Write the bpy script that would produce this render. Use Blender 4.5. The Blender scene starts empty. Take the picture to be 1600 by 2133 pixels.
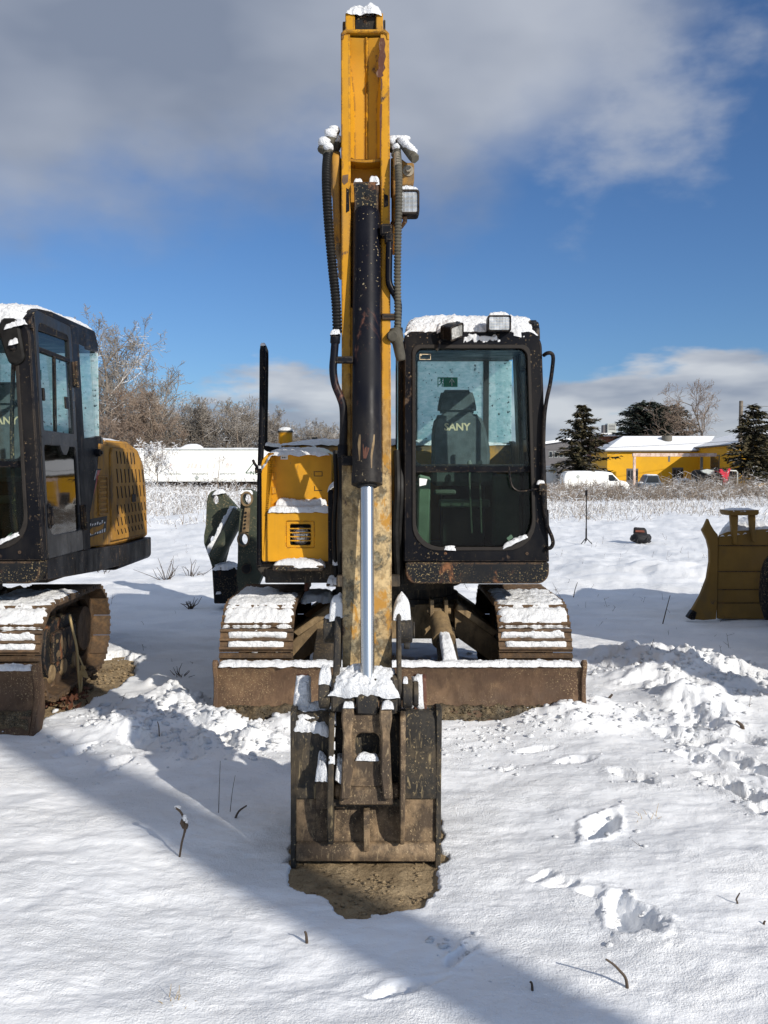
import bpy, bmesh, math, random
import numpy as np
from mathutils import Vector, Matrix, Quaternion

# ------------------------------------------------------------------ camera, light, exposure
SC = bpy.context.scene
COL = SC.collection
F = 1800.0                       # focal length in photo pixels (photo 1600 x 2133)
CAM_H = 1.5
PITCH = math.radians(2.5)
SUN_AZ = math.radians(138.0)     # clockwise from +Y: behind the viewer, to the right
SUN_EL = math.radians(26.0)

cam = bpy.data.cameras.new('camera')
camo = bpy.data.objects.new('camera', cam)
COL.objects.link(camo)
camo.location = (0, 0, CAM_H)
camo.rotation_euler = (math.pi / 2 - PITCH, 0, 0)
cam.sensor_fit = 'VERTICAL'
cam.sensor_height = 24.0
cam.lens = F / 2133.0 * 24.0
cam.clip_start = 0.05
cam.clip_end = 6000
SC.camera = camo

world = bpy.data.worlds.new('World')
SC.world = world
world.use_nodes = True
SKY_STRENGTH = 0.074

sl = bpy.data.lights.new('sun', 'SUN')
sl.energy = 5.0
sl.angle = math.radians(0.6)
sl.color = (1.0, 0.935, 0.83)
slo = bpy.data.objects.new('sun', sl)
COL.objects.link(slo)
sun_dir = Vector((math.sin(SUN_AZ) * math.cos(SUN_EL), math.cos(SUN_AZ) * math.cos(SUN_EL), math.sin(SUN_EL)))
slo.rotation_euler = sun_dir.to_track_quat('Z', 'Y').to_euler()
slo.location = sun_dir * 50

SC.view_settings.view_transform = 'Standard'
SC.view_settings.look = 'None'
SC.view_settings.gamma = 1.0
SC.view_settings.exposure = -0.02
SC.view_settings.use_curve_mapping = False
SC.render.engine = 'CYCLES'
SC.cycles.max_bounces = 8
SC.cycles.transparent_max_bounces = 24


def world_nodes():
    nt = world.node_tree
    nt.nodes.clear()
    N = nt.nodes.new
    L = nt.links.new
    out = N('ShaderNodeOutputWorld')
    bg = N('ShaderNodeBackground')
    bg.inputs['Strength'].default_value = SKY_STRENGTH
    sky = N('ShaderNodeTexSky')
    sky.sky_type = 'NISHITA'
    sky.sun_disc = False
    sky.sun_elevation = SUN_EL
    sky.sun_rotation = SUN_AZ
    sky.altitude = 200
    sky.air_density = 1.0
    sky.dust_density = 0.5
    sky.ozone_density = 2.0
    tc = N('ShaderNodeTexCoord')
    sep = N('ShaderNodeSeparateXYZ')
    L(tc.outputs['Generated'], sep.inputs[0])

    def math_(op, a, b=None, c=None):
        m = N('ShaderNodeMath')
        m.operation = op
        for i, v in enumerate((a, b, c)):
            if v is None:
                continue
            if isinstance(v, (int, float)):
                m.inputs[i].default_value = v
            else:
                L(v, m.inputs[i])
        return m.outputs[0]

    def noise(scale, detail, rough, sx=1, sy=1, sz=1, off=(0, 0, 0)):
        mp = N('ShaderNodeMapping')
        mp.inputs['Scale'].default_value = (sx, sy, sz)
        mp.inputs['Location'].default_value = off
        L(tc.outputs['Generated'], mp.inputs[0])
        n = N('ShaderNodeTexNoise')
        n.inputs['Scale'].default_value = scale
        n.inputs['Detail'].default_value = detail
        n.inputs['Roughness'].default_value = rough
        L(mp.outputs[0], n.inputs['Vector'])
        return n.outputs['Fac']

    def smooth(v, a, b):
        m = N('ShaderNodeMapRange')
        m.interpolation_type = 'SMOOTHSTEP'
        m.inputs['From Min'].default_value = a
        m.inputs['From Max'].default_value = b
        L(v, m.inputs['Value'])
        return m.outputs[0]

    z = sep.outputs['Z']
    x = sep.outputs['X']
    # high cloud deck, ragged lower edge, thinning toward the right of the view (+X)
    n1 = noise(3.0, 5, 0.52, 1, 1, 1.6, (0.3, 1.7, 0.2))
    n1b = noise(9.0, 5, 0.55, 1, 1, 1.8, (2.1, 0.4, 3.3))
    edge = math_('ADD', z, math_('MULTIPLY', math_('SUBTRACT', n1, 0.5), 0.42))
    edge = math_('ADD', edge, math_('MULTIPLY', math_('SUBTRACT', n1b, 0.5), 0.12))
    edge = math_('SUBTRACT', edge, math_('MULTIPLY', math_('MAXIMUM', math_('SUBTRACT', x, 0.06), 0), 1.0))
    deck = smooth(edge, 0.20, 0.40)
    # a separate paler cloud drifting in the gap to the right
    vd = N('ShaderNodeVectorMath')
    vd.operation = 'DISTANCE'
    L(tc.outputs['Generated'], vd.inputs[0])
    vd.inputs[1].default_value = (0.245, 0.885, 0.405)
    dist = math_('ADD', vd.outputs['Value'], math_('MULTIPLY', math_('SUBTRACT', n1b, 0.5), 0.26))
    dist = math_('ADD', dist, math_('MULTIPLY', math_('SUBTRACT', n1, 0.5), 0.16))
    puff = smooth(dist, 0.145, 0.02)
    # low cumulus bank near the horizon
    n2 = noise(5.2, 5, 0.55, 1, 1, 3.2, (4.2, 1.1, 0.6))
    low = math_('SUBTRACT', math_('ADD', math_('MULTIPLY', math_('SUBTRACT', n2, 0.5), 0.34), 0.130), z)
    low = smooth(low, 0.0, 0.045)
    # colours of the clouds (grey undersides, paler where thin)
    n3 = noise(2.6, 4, 0.5, 1, 1, 2.0, (7.0, 3.0, 1.0))
    cr = N('ShaderNodeValToRGB')
    cr.color_ramp.elements[0].position = 0.36
    cr.color_ramp.elements[0].color = (3.2, 3.75, 4.9, 1)
    cr.color_ramp.elements[1].position = 0.66
    cr.color_ramp.elements[1].color = (6.5, 7.0, 8.0, 1)
    L(n3, cr.inputs[0])
    cr2 = N('ShaderNodeValToRGB')
    cr2.color_ramp.elements[0].position = 0.38
    cr2.color_ramp.elements[0].color = (4.2, 4.7, 5.8, 1)
    cr2.color_ramp.elements[1].position = 0.62
    cr2.color_ramp.elements[1].color = (8.6, 8.9, 9.4, 1)
    n4 = noise(6.0, 4, 0.5, 1, 1, 4.0, (1.0, 9.0, 4.0))
    L(n4, cr2.inputs[0])

    def mix(fac, a, b, mode='MIX'):
        m = N('ShaderNodeMix')
        m.data_type = 'RGBA'
        m.blend_type = mode
        if isinstance(fac, (int, float)):
            m.inputs[0].default_value = fac
        else:
            L(fac, m.inputs[0])
        for i, v in ((6, a), (7, b)):
            if isinstance(v, tuple):
                m.inputs[i].default_value = v
            else:
                L(v, m.inputs[i])
        return m.outputs[2]

    blue = mix(1.0, sky.outputs[0], (0.72, 1.02, 1.42, 1), 'MULTIPLY')
    c = mix(math_('MULTIPLY', puff, 0.72), blue, (6.4, 6.9, 7.9, 1))
    c = mix(math_('MULTIPLY', deck, 0.93), c, cr.outputs[0])
    c = mix(math_('MULTIPLY', low, 0.9), c, cr2.outputs[0])
    L(c, bg.inputs['Color'])
    L(bg.outputs[0], out.inputs['Surface'])


world_nodes()

# ------------------------------------------------------------------ helpers
CP, SP = math.cos(PITCH), math.sin(PITCH)


def ray(px, py, d):
    """A point of the place that the photo shows at (px, py), d metres in front of the photographer."""
    u = (px - 800.0) / F
    v = (1066.5 - py) / F
    t = d / (CP + v * SP)
    return Vector((u * t, d, CAM_H + t * (-SP + v * CP)))


def X(px, d, py=1000):
    return ray(px, py, d).x


def Z(py, d):
    return ray(800, py, d).z


def gnd(px, py, h=0.0):
    v = (1066.5 - py) / F
    t = (h - CAM_H) / (-SP + v * CP)
    return Vector(((px - 800.0) / F * t, t * (CP + v * SP), h))


_perm = np.random.RandomState(7).permutation(512)
_grad = np.random.RandomState(3).randn(512, 2)
_grad /= np.linalg.norm(_grad, axis=1)[:, None]


def perlin(x, y):
    x = np.asarray(x, float)
    y = np.asarray(y, float)
    xi = np.floor(x).astype(int)
    yi = np.floor(y).astype(int)
    xf = x - xi
    yf = y - yi
    u = xf * xf * xf * (xf * (xf * 6 - 15) + 10)
    w = yf * yf * yf * (yf * (yf * 6 - 15) + 10)

    def g(ix, iy, dx, dy):
        h = _perm[(_perm[ix & 255] + iy) & 511]
        v = _grad[h]
        return v[..., 0] * dx + v[..., 1] * dy
    a = g(xi, yi, xf, yf)
    b = g(xi + 1, yi, xf - 1, yf)
    c = g(xi, yi + 1, xf, yf - 1)
    d = g(xi + 1, yi + 1, xf - 1, yf - 1)
    return (a * (1 - u) + b * u) * (1 - w) + (c * (1 - u) + d * u) * w * 1.0


def fbm(x, y, oct=4, lac=2.0, gain=0.5):
    s = 0
    a = 1
    for i in range(oct):
        s = s + a * perlin(x * lac ** i + 17.3 * i, y * lac ** i + 9.1 * i)
        a *= gain
    return s


def sstep(a, b, v):
    t = np.clip((v - a) / (b - a), 0, 1)
    return t * t * (3 - 2 * t)


def V(*a):
    return Vector(a)


ORG = Vector((0, 0, 0))          # base of the thing being built; meshes are stored relative to it


def link(o, parent=None, kind=None):
    COL.objects.link(o)
    if parent is not None:
        o.parent = parent
    if kind:
        o['kind'] = kind
    return o


def finish(name, me, m, parent=None, angle=35, kind=None, loc=None):
    if len(me.polygons):
        me.polygons.foreach_set('use_smooth', [True] * len(me.polygons))
        me.set_sharp_from_angle(angle=math.radians(angle))
    for mm in (m if isinstance(m, (list, tuple)) else [m]):
        me.materials.append(mm)
    o = bpy.data.objects.new(name, me)
    if loc is not None:
        o.location = loc
    return link(o, parent, kind)


def build(name, bm, m, parent=None, bevel=0.0, angle=35, kind=None, top=False):
    """One bmesh (world coordinates) becomes one mesh object of its thing."""
    bmesh.ops.remove_doubles(bm, verts=bm.verts, dist=1e-5)
    bmesh.ops.recalc_face_normals(bm, faces=bm.faces)
    if bevel > 0:
        es = [e for e in bm.edges if len(e.link_faces) == 2 and e.calc_face_angle(0) > math.radians(40)]
        if es:
            bmesh.ops.bevel(bm, geom=es, offset=bevel, offset_type='OFFSET', segments=1, affect='EDGES', clamp_overlap=True)
    org = ORG if parent is not None or top else Vector((0, 0, 0))
    bmesh.ops.translate(bm, verts=bm.verts, vec=-org)
    me = bpy.data.meshes.new(name)
    bm.to_mesh(me)
    bm.free()
    o = finish(name, me, m, parent, angle, kind)
    if parent is None and top:
        o.location = org
    return o


def BM():
    return bmesh.new()


def box(bm, lo, hi, rot=None, c=None):
    vs = [bm.verts.new((x, y, z)) for x in (lo[0], hi[0]) for y in (lo[1], hi[1]) for z in (lo[2], hi[2])]
    for f in ((0, 1, 3, 2), (4, 6, 7, 5), (0, 4, 5, 1), (2, 3, 7, 6), (0, 2, 6, 4), (1, 5, 7, 3)):
        bm.faces.new([vs[i] for i in f])
    if rot is not None:
        c = Vector(c) if c is not None else (Vector(lo) + Vector(hi)) / 2
        bmesh.ops.rotate(bm, verts=vs, cent=c, matrix=rot)
    return vs


def rotm(ax, deg):
    return Matrix.Rotation(math.radians(deg), 3, ax)


def prism(bm, pts, a, b, f):
    """pts: outline of 2D points, extruded from a to b through f(u, v, t)."""
    v0 = [bm.verts.new(f(p[0], p[1], a)) for p in pts]
    v1 = [bm.verts.new(f(p[0], p[1], b)) for p in pts]
    n = len(pts)
    bm.faces.new(v0)
    bm.faces.new(v1[::-1])
    for i in range(n):
        j = (i + 1) % n
        bm.faces.new((v0[i], v0[j], v1[j], v1[i]))
    return v0 + v1


def fx(y, z, x):
    return (x, y, z)


def fy(x, z, y):
    return (x, y, z)


def fz(x, y, z):
    return (x, y, z)


def ring(bm, outer, inner, a, b, f):
    n = len(outer)
    o0 = [bm.verts.new(f(p[0], p[1], a)) for p in outer]
    o1 = [bm.verts.new(f(p[0], p[1], b)) for p in outer]
    i0 = [bm.verts.new(f(p[0], p[1], a)) for p in inner]
    i1 = [bm.verts.new(f(p[0], p[1], b)) for p in inner]
    for k in range(n):
        j = (k + 1) % n
        bm.faces.new((o0[k], o0[j], i0[j], i0[k]))
        bm.faces.new((o1[k], i1[k], i1[j], o1[j]))
        bm.faces.new((o0[k], o1[k], o1[j], o0[j]))
        bm.faces.new((i0[k], i0[j], i1[j], i1[k]))


def rrect(u0, u1, v0, v1, r, n=5):
    """rounded rectangle outline; r = (bottom left, bottom right, top right, top left)"""
    if not isinstance(r, (tuple, list)):
        r = (r, r, r, r)
    out = []
    for (cu, cv, rr, a0) in ((u0 + r[0], v0 + r[0], r[0], 180), (u1 - r[1], v0 + r[1], r[1], 270),
                             (u1 - r[2], v1 - r[2], r[2], 0), (u0 + r[3], v1 - r[3], r[3], 90)):
        for i in range(n + 1):
            a = math.radians(a0 + 90 * i / n)
            out.append((cu + max(rr, 1e-4) * math.cos(a), cv + max(rr, 1e-4) * math.sin(a)))
    return out


def ngon(cu, cv, r, n=20, a0=0):
    return [(cu + r * math.cos(a0 + 2 * math.pi * i / n), cv + r * math.sin(a0 + 2 * math.pi * i / n)) for i in range(n)]


def cyl(bm, p0, p1, r0, r1=None, n=16, cap=True):
    p0, p1 = Vector(p0), Vector(p1)
    r1 = r0 if r1 is None else r1
    q = (p1 - p0).to_track_quat('Z', 'Y')
    a = [bm.verts.new(p0 + q @ Vector((r0 * math.cos(2 * math.pi * i / n), r0 * math.sin(2 * math.pi * i / n), 0))) for i in range(n)]
    b = [bm.verts.new(p1 + q @ Vector((r1 * math.cos(2 * math.pi * i / n), r1 * math.sin(2 * math.pi * i / n), 0))) for i in range(n)]
    for i in range(n):
        j = (i + 1) % n
        bm.faces.new((a[i], a[j], b[j], b[i]))
    if cap:
        bm.faces.new(a[::-1])
        bm.faces.new(b)


def lathe(bm, p0, axis, prof, n=20):
    """prof: (distance along the axis, radius)"""
    p0 = Vector(p0)
    q = Vector(axis).normalized().to_track_quat('Z', 'Y')
    rows = []
    for (h, r) in prof:
        rows.append([bm.verts.new(p0 + q @ Vector((r * math.cos(2 * math.pi * i / n), r * math.sin(2 * math.pi * i / n), h))) for i in range(n)])
    for a, b in zip(rows, rows[1:]):
        for i in range(n):
            j = (i + 1) % n
            bm.faces.new((a[i], a[j], b[j], b[i]))
    bm.faces.new(rows[0][::-1])
    bm.faces.new(rows[-1])


def spline(pts, k=8):
    P = [Vector(p) for p in pts]
    if len(P) < 3:
        return [P[0].lerp(P[-1], i / k) for i in range(k + 1)]
    out = []
    Q = [P[0] * 2 - P[1]] + P + [P[-1] * 2 - P[-2]]
    for i in range(1, len(Q) - 2):
        a, b, c, d = Q[i - 1], Q[i], Q[i + 1], Q[i + 2]
        for s in range(k):
            t = s / k
            out.append(0.5 * ((2 * b) + (c - a) * t + (2 * a - 5 * b + 4 * c - d) * t * t + (3 * b - a - 3 * c + d) * t ** 3))
    out.append(P[-1])
    return out


def resample(pts, step):
    out = [pts[0].copy()]
    acc = 0
    for a, b in zip(pts, pts[1:]):
        L = (b - a).length
        d = step - acc
        while d <= L:
            out.append(a.lerp(b, d / L))
            d += step
        acc = (acc + L) % step
    return out


def tube(bm, pts, r, n=10, cap=True):
    P = [Vector(p) for p in pts]
    t0 = (P[1] - P[0]).normalized()
    up = Vector((0, 0, 1)) if abs(t0.z) < 0.9 else Vector((1, 0, 0))
    nrm = t0.cross(up).normalized()
    rows = []
    for i, p in enumerate(P):
        t = (P[min(i + 1, len(P) - 1)] - P[max(i - 1, 0)]).normalized()
        nrm = (nrm - t * nrm.dot(t)).normalized()
        bi = t.cross(nrm)
        rr = r(i) if callable(r) else r
        rows.append([bm.verts.new(p + (nrm * math.cos(2 * math.pi * k / n) + bi * math.sin(2 * math.pi * k / n)) * rr) for k in range(n)])
    for a, b in zip(rows, rows[1:]):
        for k in range(n):
            j = (k + 1) % n
            bm.faces.new((a[k], a[j], b[j], b[k]))
    if cap:
        bm.faces.new(rows[0][::-1])
        bm.faces.new(rows[-1])


_padseed = [0]


def pad(bm, c, h, nu=24, nv=8, rag=0.25, lump=0.5, nrm=(0, 0, 1), freq=14.0, p=4, melt=0.30):
    """A cushion of snow lying on the four-cornered patch c (p00, p10, p11, p01)."""
    _padseed[0] += 1
    s = _padseed[0] * 13.7
    c = [Vector(q) for q in c]
    nrm = Vector(nrm)
    nu = int(nu * 1.5) + 2
    nv = int(nv * 1.5) + 2
    us = np.linspace(0, 1, nu + 1)
    vs = np.linspace(0, 1, nv + 1)
    lu = (c[1] - c[0]).length
    lv = (c[3] - c[0]).length
    g = []
    for i, u in enumerate(us):
        row = []
        for j, v in enumerate(vs):
            uu, vv = u, v
            ru = float(perlin(v * lv * freq + s, s * 0.3)) * rag * min(0.5, lv / max(lu, 1e-6))
            rv = float(perlin(u * lu * freq + s, s * 0.7)) * rag + float(perlin(u * lu * freq * 3 + s, s)) * rag * 0.5
            uu = u + ru * (2 * u - 1) ** 3
            vv = v + rv * (2 * v - 1) ** 3
            b = (c[0] * (1 - uu) + c[1] * uu) * (1 - vv) + (c[3] * (1 - uu) + c[2] * uu) * vv
            pr = max(0, 1 - abs(2 * u - 1) ** (p * max(1, lu / lv * 0.5))) ** 0.5 * max(0, 1 - abs(2 * v - 1) ** p) ** 0.5
            qx, qy = uu * lu + c[0].x, vv * (lv + 2.2 * h)
            hh = h * pr * (1 + lump * float(fbm(qx * freq * 0.6 + s, qy * freq * 0.6 + s * 0.37, 3)))
            fine = float(fbm(qx * 38 + s, qy * 38 + s * 0.4, 3))
            hh += min(h, 0.05) * (0.22 * fine * (0.4 + pr) - melt * 0.5 * (1 + 1.6 * float(fbm(qx * 15 + s * 2, qy * 15, 2))) * max(0.0, 1 - pr * 1.1))
            row.append(bm.verts.new(b + nrm * (hh - 0.004)))
        g.append(row)
    for i in range(nu):
        for j in range(nv):
            bm.faces.new((g[i][j], g[i + 1][j], g[i + 1][j + 1], g[i][j + 1]))


def clump(bm, c, r, seed=0, squash=(1, 1, 0.7), amp=0.35, sub=3):
    res = bmesh.ops.create_icosphere(bm, subdivisions=sub, radius=1.0)
    c = Vector(c)
    for v in res['verts']:
        p = v.co
        k = 1 + amp * float(fbm(p.x * 1.6 + seed, p.y * 1.6 + p.z * 1.9 + seed * 1.7, 3))
        v.co = c + Vector((p.x * r * k * squash[0], p.y * r * k * squash[1], p.z * r * k * squash[2]))


def mesh_from(name, verts, faces, m, parent=None, angle=35, kind=None, smooth=True):
    me = bpy.data.meshes.new(name)
    me.from_pydata([tuple(v) for v in verts], [], [tuple(f) for f in faces])
    o = finish(name, me, m, parent, angle, kind)
    return o


def fast_mesh(name, verts, quads):
    """verts (n,3) float array, quads (m,4) or tris (m,3) int array"""
    me = bpy.data.meshes.new(name)
    k = quads.shape[1]
    me.vertices.add(len(verts))
    me.vertices.foreach_set('co', np.asarray(verts, np.float32).ravel())
    me.loops.add(quads.size)
    me.loops.foreach_set('vertex_index', np.asarray(quads, np.int32).ravel())
    me.polygons.add(len(quads))
    me.polygons.foreach_set('loop_start', np.arange(0, quads.size, k, dtype=np.int32))
    me.update(calc_edges=True)
    me.validate()
    return me


def thing(name, label, cat, loc=(0, 0, 0), group=None, rotz=0):
    o = bpy.data.objects.new(name, None)
    o.empty_display_size = 0.3
    o.location = loc
    o.rotation_euler = (0, 0, rotz)
    tag(o, label, cat, group)
    COL.objects.link(o)
    return o


def tag(o, label, cat, group=None):
    o['label'] = label
    o['category'] = cat
    if group:
        o['group'] = group
    return o


def kids(o):
    return [c for c in bpy.data.objects if c.parent == o]


def copy_tree(o, index, parent=None):
    c = o.copy()
    COL.objects.link(c)
    if parent is not None:
        c.parent = parent
    for ch in index.get(o.name, []):
        copy_tree(ch, index, c)
    return c


def child_index():
    d = {}
    for o in bpy.data.objects:
        if o.parent is not None:
            d.setdefault(o.parent.name, []).append(o)
    return d


def text(name, body, m, p, width, height, right=(1, 0, 0), up=(0, 0, 1), parent=None, thick=0.002, bold=0.0):
    """Flat lettering whose lower left corner is p."""
    cu = bpy.data.curves.new(name, 'FONT')
    cu.body = body
    cu.extrude = 0.0
    cu.offset = bold
    cu.resolution_u = 2
    t = bpy.data.objects.new(name, cu)
    COL.objects.link(t)
    dg = bpy.context.evaluated_depsgraph_get()
    me = bpy.data.meshes.new_from_object(t.evaluated_get(dg))
    bpy.data.objects.remove(t)
    co = np.empty(len(me.vertices) * 3)
    me.vertices.foreach_get('co', co)
    co = co.reshape(-1, 3)
    lo, hi = co.min(0), co.max(0)
    s = (co - lo) / np.maximum(hi - lo, 1e-9)
    r, u, p = np.array(right, float), np.array(up, float), np.array(p, float)
    org = np.array(ORG) if parent is not None else np.zeros(3)
    w = p + s[:, :1] * width * r + s[:, 1:2] * height * u - org
    me.vertices.foreach_set('co', w.ravel())
    me.update()
    me.name = name
    me.materials.clear()
    me.materials.append(m)
    o = bpy.data.objects.new(name, me)
    return link(o, parent)
# ------------------------------------------------------------------ materials
class M:
    def __init__(s, name):
        s.m = bpy.data.materials.new(name)
        s.m.use_nodes = True
        s.nt = s.m.node_tree
        s.b = s.nt.nodes['Principled BSDF']
        s.out = s.nt.nodes['Material Output']
        s.tc = s.nt.nodes.new('ShaderNodeTexCoord')

    def n(s, t):
        return s.nt.nodes.new(t)

    def l(s, a, b):
        s.nt.links.new(a, b)

    def put(s, inp, v):
        if isinstance(v, (int, float)):
            inp.default_value = v
        elif isinstance(v, (tuple, list)):
            inp.default_value = tuple(v) if len(v) == 4 or inp.type == 'VECTOR' else tuple(v) + (1,)
        else:
            s.l(v, inp)

    def coord(s, sc=(1, 1, 1), world=False):
        mp = s.n('ShaderNodeMapping')
        mp.inputs['Scale'].default_value = sc
        if world:
            g = s.n('ShaderNodeNewGeometry')
            s.l(g.outputs['Position'], mp.inputs[0])
        else:
            s.l(s.tc.outputs['Object'], mp.inputs[0])
        return mp.outputs[0]

    def noise(s, scale, detail=4, rough=0.55, sc=(1, 1, 1), dist=0.0, world=False):
        n = s.n('ShaderNodeTexNoise')
        n.inputs['Scale'].default_value = scale
        n.inputs['Detail'].default_value = detail
        n.inputs['Roughness'].default_value = rough
        n.inputs['Distortion'].default_value = dist
        s.l(s.coord(sc, world), n.inputs['Vector'])
        return n.outputs['Fac']

    def voro(s, scale, sc=(1, 1, 1), out='Distance', rand=1.0):
        n = s.n('ShaderNodeTexVoronoi')
        n.inputs['Scale'].default_value = scale
        n.inputs['Randomness'].default_value = rand
        s.l(s.coord(sc), n.inputs['Vector'])
        return n.outputs[out]

    def step(s, v, a, b, lo=0.0, hi=1.0):
        m = s.n('ShaderNodeMapRange')
        m.interpolation_type = 'SMOOTHSTEP'
        m.inputs['From Min'].default_value = a
        m.inputs['From Max'].default_value = b
        m.inputs['To Min'].default_value = lo
        m.inputs['To Max'].default_value = hi
        s.l(v, m.inputs['Value'])
        return m.outputs[0]

    def math(s, op, a, b=0.0):
        m = s.n('ShaderNodeMath')
        m.operation = op
        s.put(m.inputs[0], a)
        s.put(m.inputs[1], b)
        return m.outputs[0]

    def mix(s, fac, a, b, mode='MIX'):
        m = s.n('ShaderNodeMix')
        m.data_type = 'RGBA'
        m.blend_type = mode
        s.put(m.inputs[0], fac)
        s.put(m.inputs[6], a)
        s.put(m.inputs[7], b)
        return m.outputs[2]

    def pos(s, axis='Z', world=False):
        sp = s.n('ShaderNodeSeparateXYZ')
        s.l(s.coord((1, 1, 1), world), sp.inputs[0])
        return sp.outputs[axis]

    def normal(s, axis='Z'):
        g = s.n('ShaderNodeNewGeometry')
        sp = s.n('ShaderNodeSeparateXYZ')
        s.l(g.outputs['Normal'], sp.inputs[0])
        return sp.outputs[axis]

    def edges(s, radius=0.012, samples=4):
        bv = s.n('ShaderNodeBevel')
        bv.samples = samples
        bv.inputs['Radius'].default_value = radius
        g = s.n('ShaderNodeNewGeometry')
        dp = s.n('ShaderNodeVectorMath')
        dp.operation = 'DOT_PRODUCT'
        s.l(bv.outputs[0], dp.inputs[0])
        s.l(g.outputs['Normal'], dp.inputs[1])
        return s.step(s.math('SUBTRACT', 1.0, dp.outputs['Value']), 0.01, 0.12)

    def bump(s, h, strength=0.3, dist=0.01, prev=None):
        b = s.n('ShaderNodeBump')
        b.inputs['Strength'].default_value = strength
        b.inputs['Distance'].default_value = dist
        s.l(h, b.inputs['Height'])
        if prev is not None:
            s.l(prev, b.inputs['Normal'])
        s.l(b.outputs[0], s.b.inputs['Normal'])
        return b.outputs[0]

    def set(s, color=None, rough=None, metal=None, spec=None):
        if color is not None:
            s.put(s.b.inputs['Base Color'], color)
        if rough is not None:
            s.put(s.b.inputs['Roughness'], rough)
        if metal is not None:
            s.put(s.b.inputs['Metallic'], metal)
        if spec is not None:
            s.put(s.b.inputs['Specular IOR Level'], spec)
        return s


def plain(name, col, rough=0.6, metal=0.0, var=0.12, scale=6.0, bump=0.0, spec=0.3):
    k = M(name)
    n = k.noise(scale, 5, 0.6)
    c = k.mix(k.step(n, 0.3, 0.7), tuple(x * (1 - var) for x in col), tuple(min(1, x * (1 + var)) for x in col))
    k.set(c, k.step(n, 0.2, 0.8, rough * 0.85, min(1, rough * 1.15)), metal, spec)
    if bump:
        k.bump(k.noise(scale * 8, 4), bump, 0.004)
    return k.m


def paint(name, base, rough=0.42, chip=None, chip_thr=0.68, chip_scale=9.0, dirt=(0.25, 0.17, 0.09), dirt_amt=0.35,
          speck=None, speck_thr=0.60, speck_scale=70.0, streak=0.0, fade=0.15, spec=0.5, low=None, edge=None, edge_r=0.014):
    """Weathered machine paint: fading, dried mud, spatter, chips down to rust."""
    k = M(name)
    n1 = k.noise(2.3, 5, 0.6)
    c = k.mix(k.step(n1, 0.3, 0.72), tuple(x * (1 - fade) for x in base), tuple(min(1, x * (1 + fade)) for x in base))
    n2 = k.noise(4.1, 6, 0.62, (1, 1, 0.55))
    dm = k.math('MULTIPLY', k.step(n2, 0.46, 0.74), dirt_amt)
    if low is not None:                         # mud climbing up from the ground end: stays put when the light moves
        z0, z1, lowcol, amt = low
        zz = k.math('ADD', k.pos('Z'), k.math('MULTIPLY', k.math('SUBTRACT', k.noise(6.5, 5, 0.6, (1.6, 1, 0.5)), 0.5), 0.9))
        lm = k.step(zz, z0, z1, amt, 0.0)
        fl = k.noise(48, 8, 0.78, (1, 1, 0.9))
        md = k.noise(9, 8, 0.74, (1.0, 1, 0.75), 0.5)
        lc = k.mix(k.step(fl, 0.40, 0.60), tuple(x * 1.45 for x in lowcol), tuple(x * 0.75 for x in lowcol))
        gg = k.mix(k.step(fl, 0.42, 0.56), (0.20, 0.18, 0.125), (0.075, 0.066, 0.045))
        if lowcol[0] > 0.2:
            lc = k.mix(k.step(md, 0.49, 0.57), lc, gg)
        og = k.noise(8, 8, 0.74, (1.2, 1, 0.6), 0.4)
        if lowcol[0] > 0.2:
            lc = k.mix(k.step(og, 0.535, 0.60, 0.0, 0.9), lc, (0.40, 0.19, 0.02))
        c = k.mix(lm, c, lc)
    c = k.mix(dm, c, dirt)
    if streak:
        n3 = k.noise(1.0, 4, 0.6, (30, 30, 1.3))
        c = k.mix(k.math('MULTIPLY', k.step(n3, 0.55, 0.75), streak), c, dirt)
    r = k.step(n2, 0.3, 0.75, rough, min(1, rough + 0.35))
    if speck is not None:
        n4 = k.noise(speck_scale, 3, 0.6)
        big = k.noise(3.4, 3, 0.5)
        sm = k.math('MULTIPLY', k.step(n4, speck_thr - 0.01, speck_thr + 0.025), k.step(big, 0.38, 0.62))
        c = k.mix(sm, c, speck)
        r = k.mix(sm, r, (0.9, 0.9, 0.9))
    if chip is not None:
        n5 = k.noise(chip_scale, 7, 0.66, (1, 1, 0.6), 0.4)
        cm = k.step(n5, chip_thr, chip_thr + 0.012)
        ru = k.noise(40, 4, 0.6)
        cc = k.mix(k.step(ru, 0.35, 0.65), chip, tuple(min(1, x * 2.2) for x in chip))
        halo = k.math('MULTIPLY', k.step(n5, chip_thr - 0.05, chip_thr), 0.4)
        c = k.mix(halo, c, tuple(x * 1.6 for x in chip))
        c = k.mix(cm, c, cc)
        h = k.math('SUBTRACT', 1.0, cm)
        nb = k.bump(h, 0.25, 0.002)
        k.bump(k.noise(60, 4, 0.6), 0.10, 0.003, nb)
    else:
        k.bump(k.noise(60, 4, 0.6), 0.12, 0.003)
    if edge is not None:                        # paint rubbed off along the edges of the plates
        em = k.edges(edge_r)
        en = k.noise(26, 6, 0.7)
        e2 = k.noise(5, 4, 0.6)
        ee = k.step(k.math('MULTIPLY', em, k.math('ADD', k.step(en, 0.42, 0.60), k.step(e2, 0.5, 0.7))), 0.18, 0.36)
        c = k.mix(k.math('MULTIPLY', ee, 0.9), c, edge)
    k.set(c, r, 0.0, spec)
    return k.m


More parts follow.
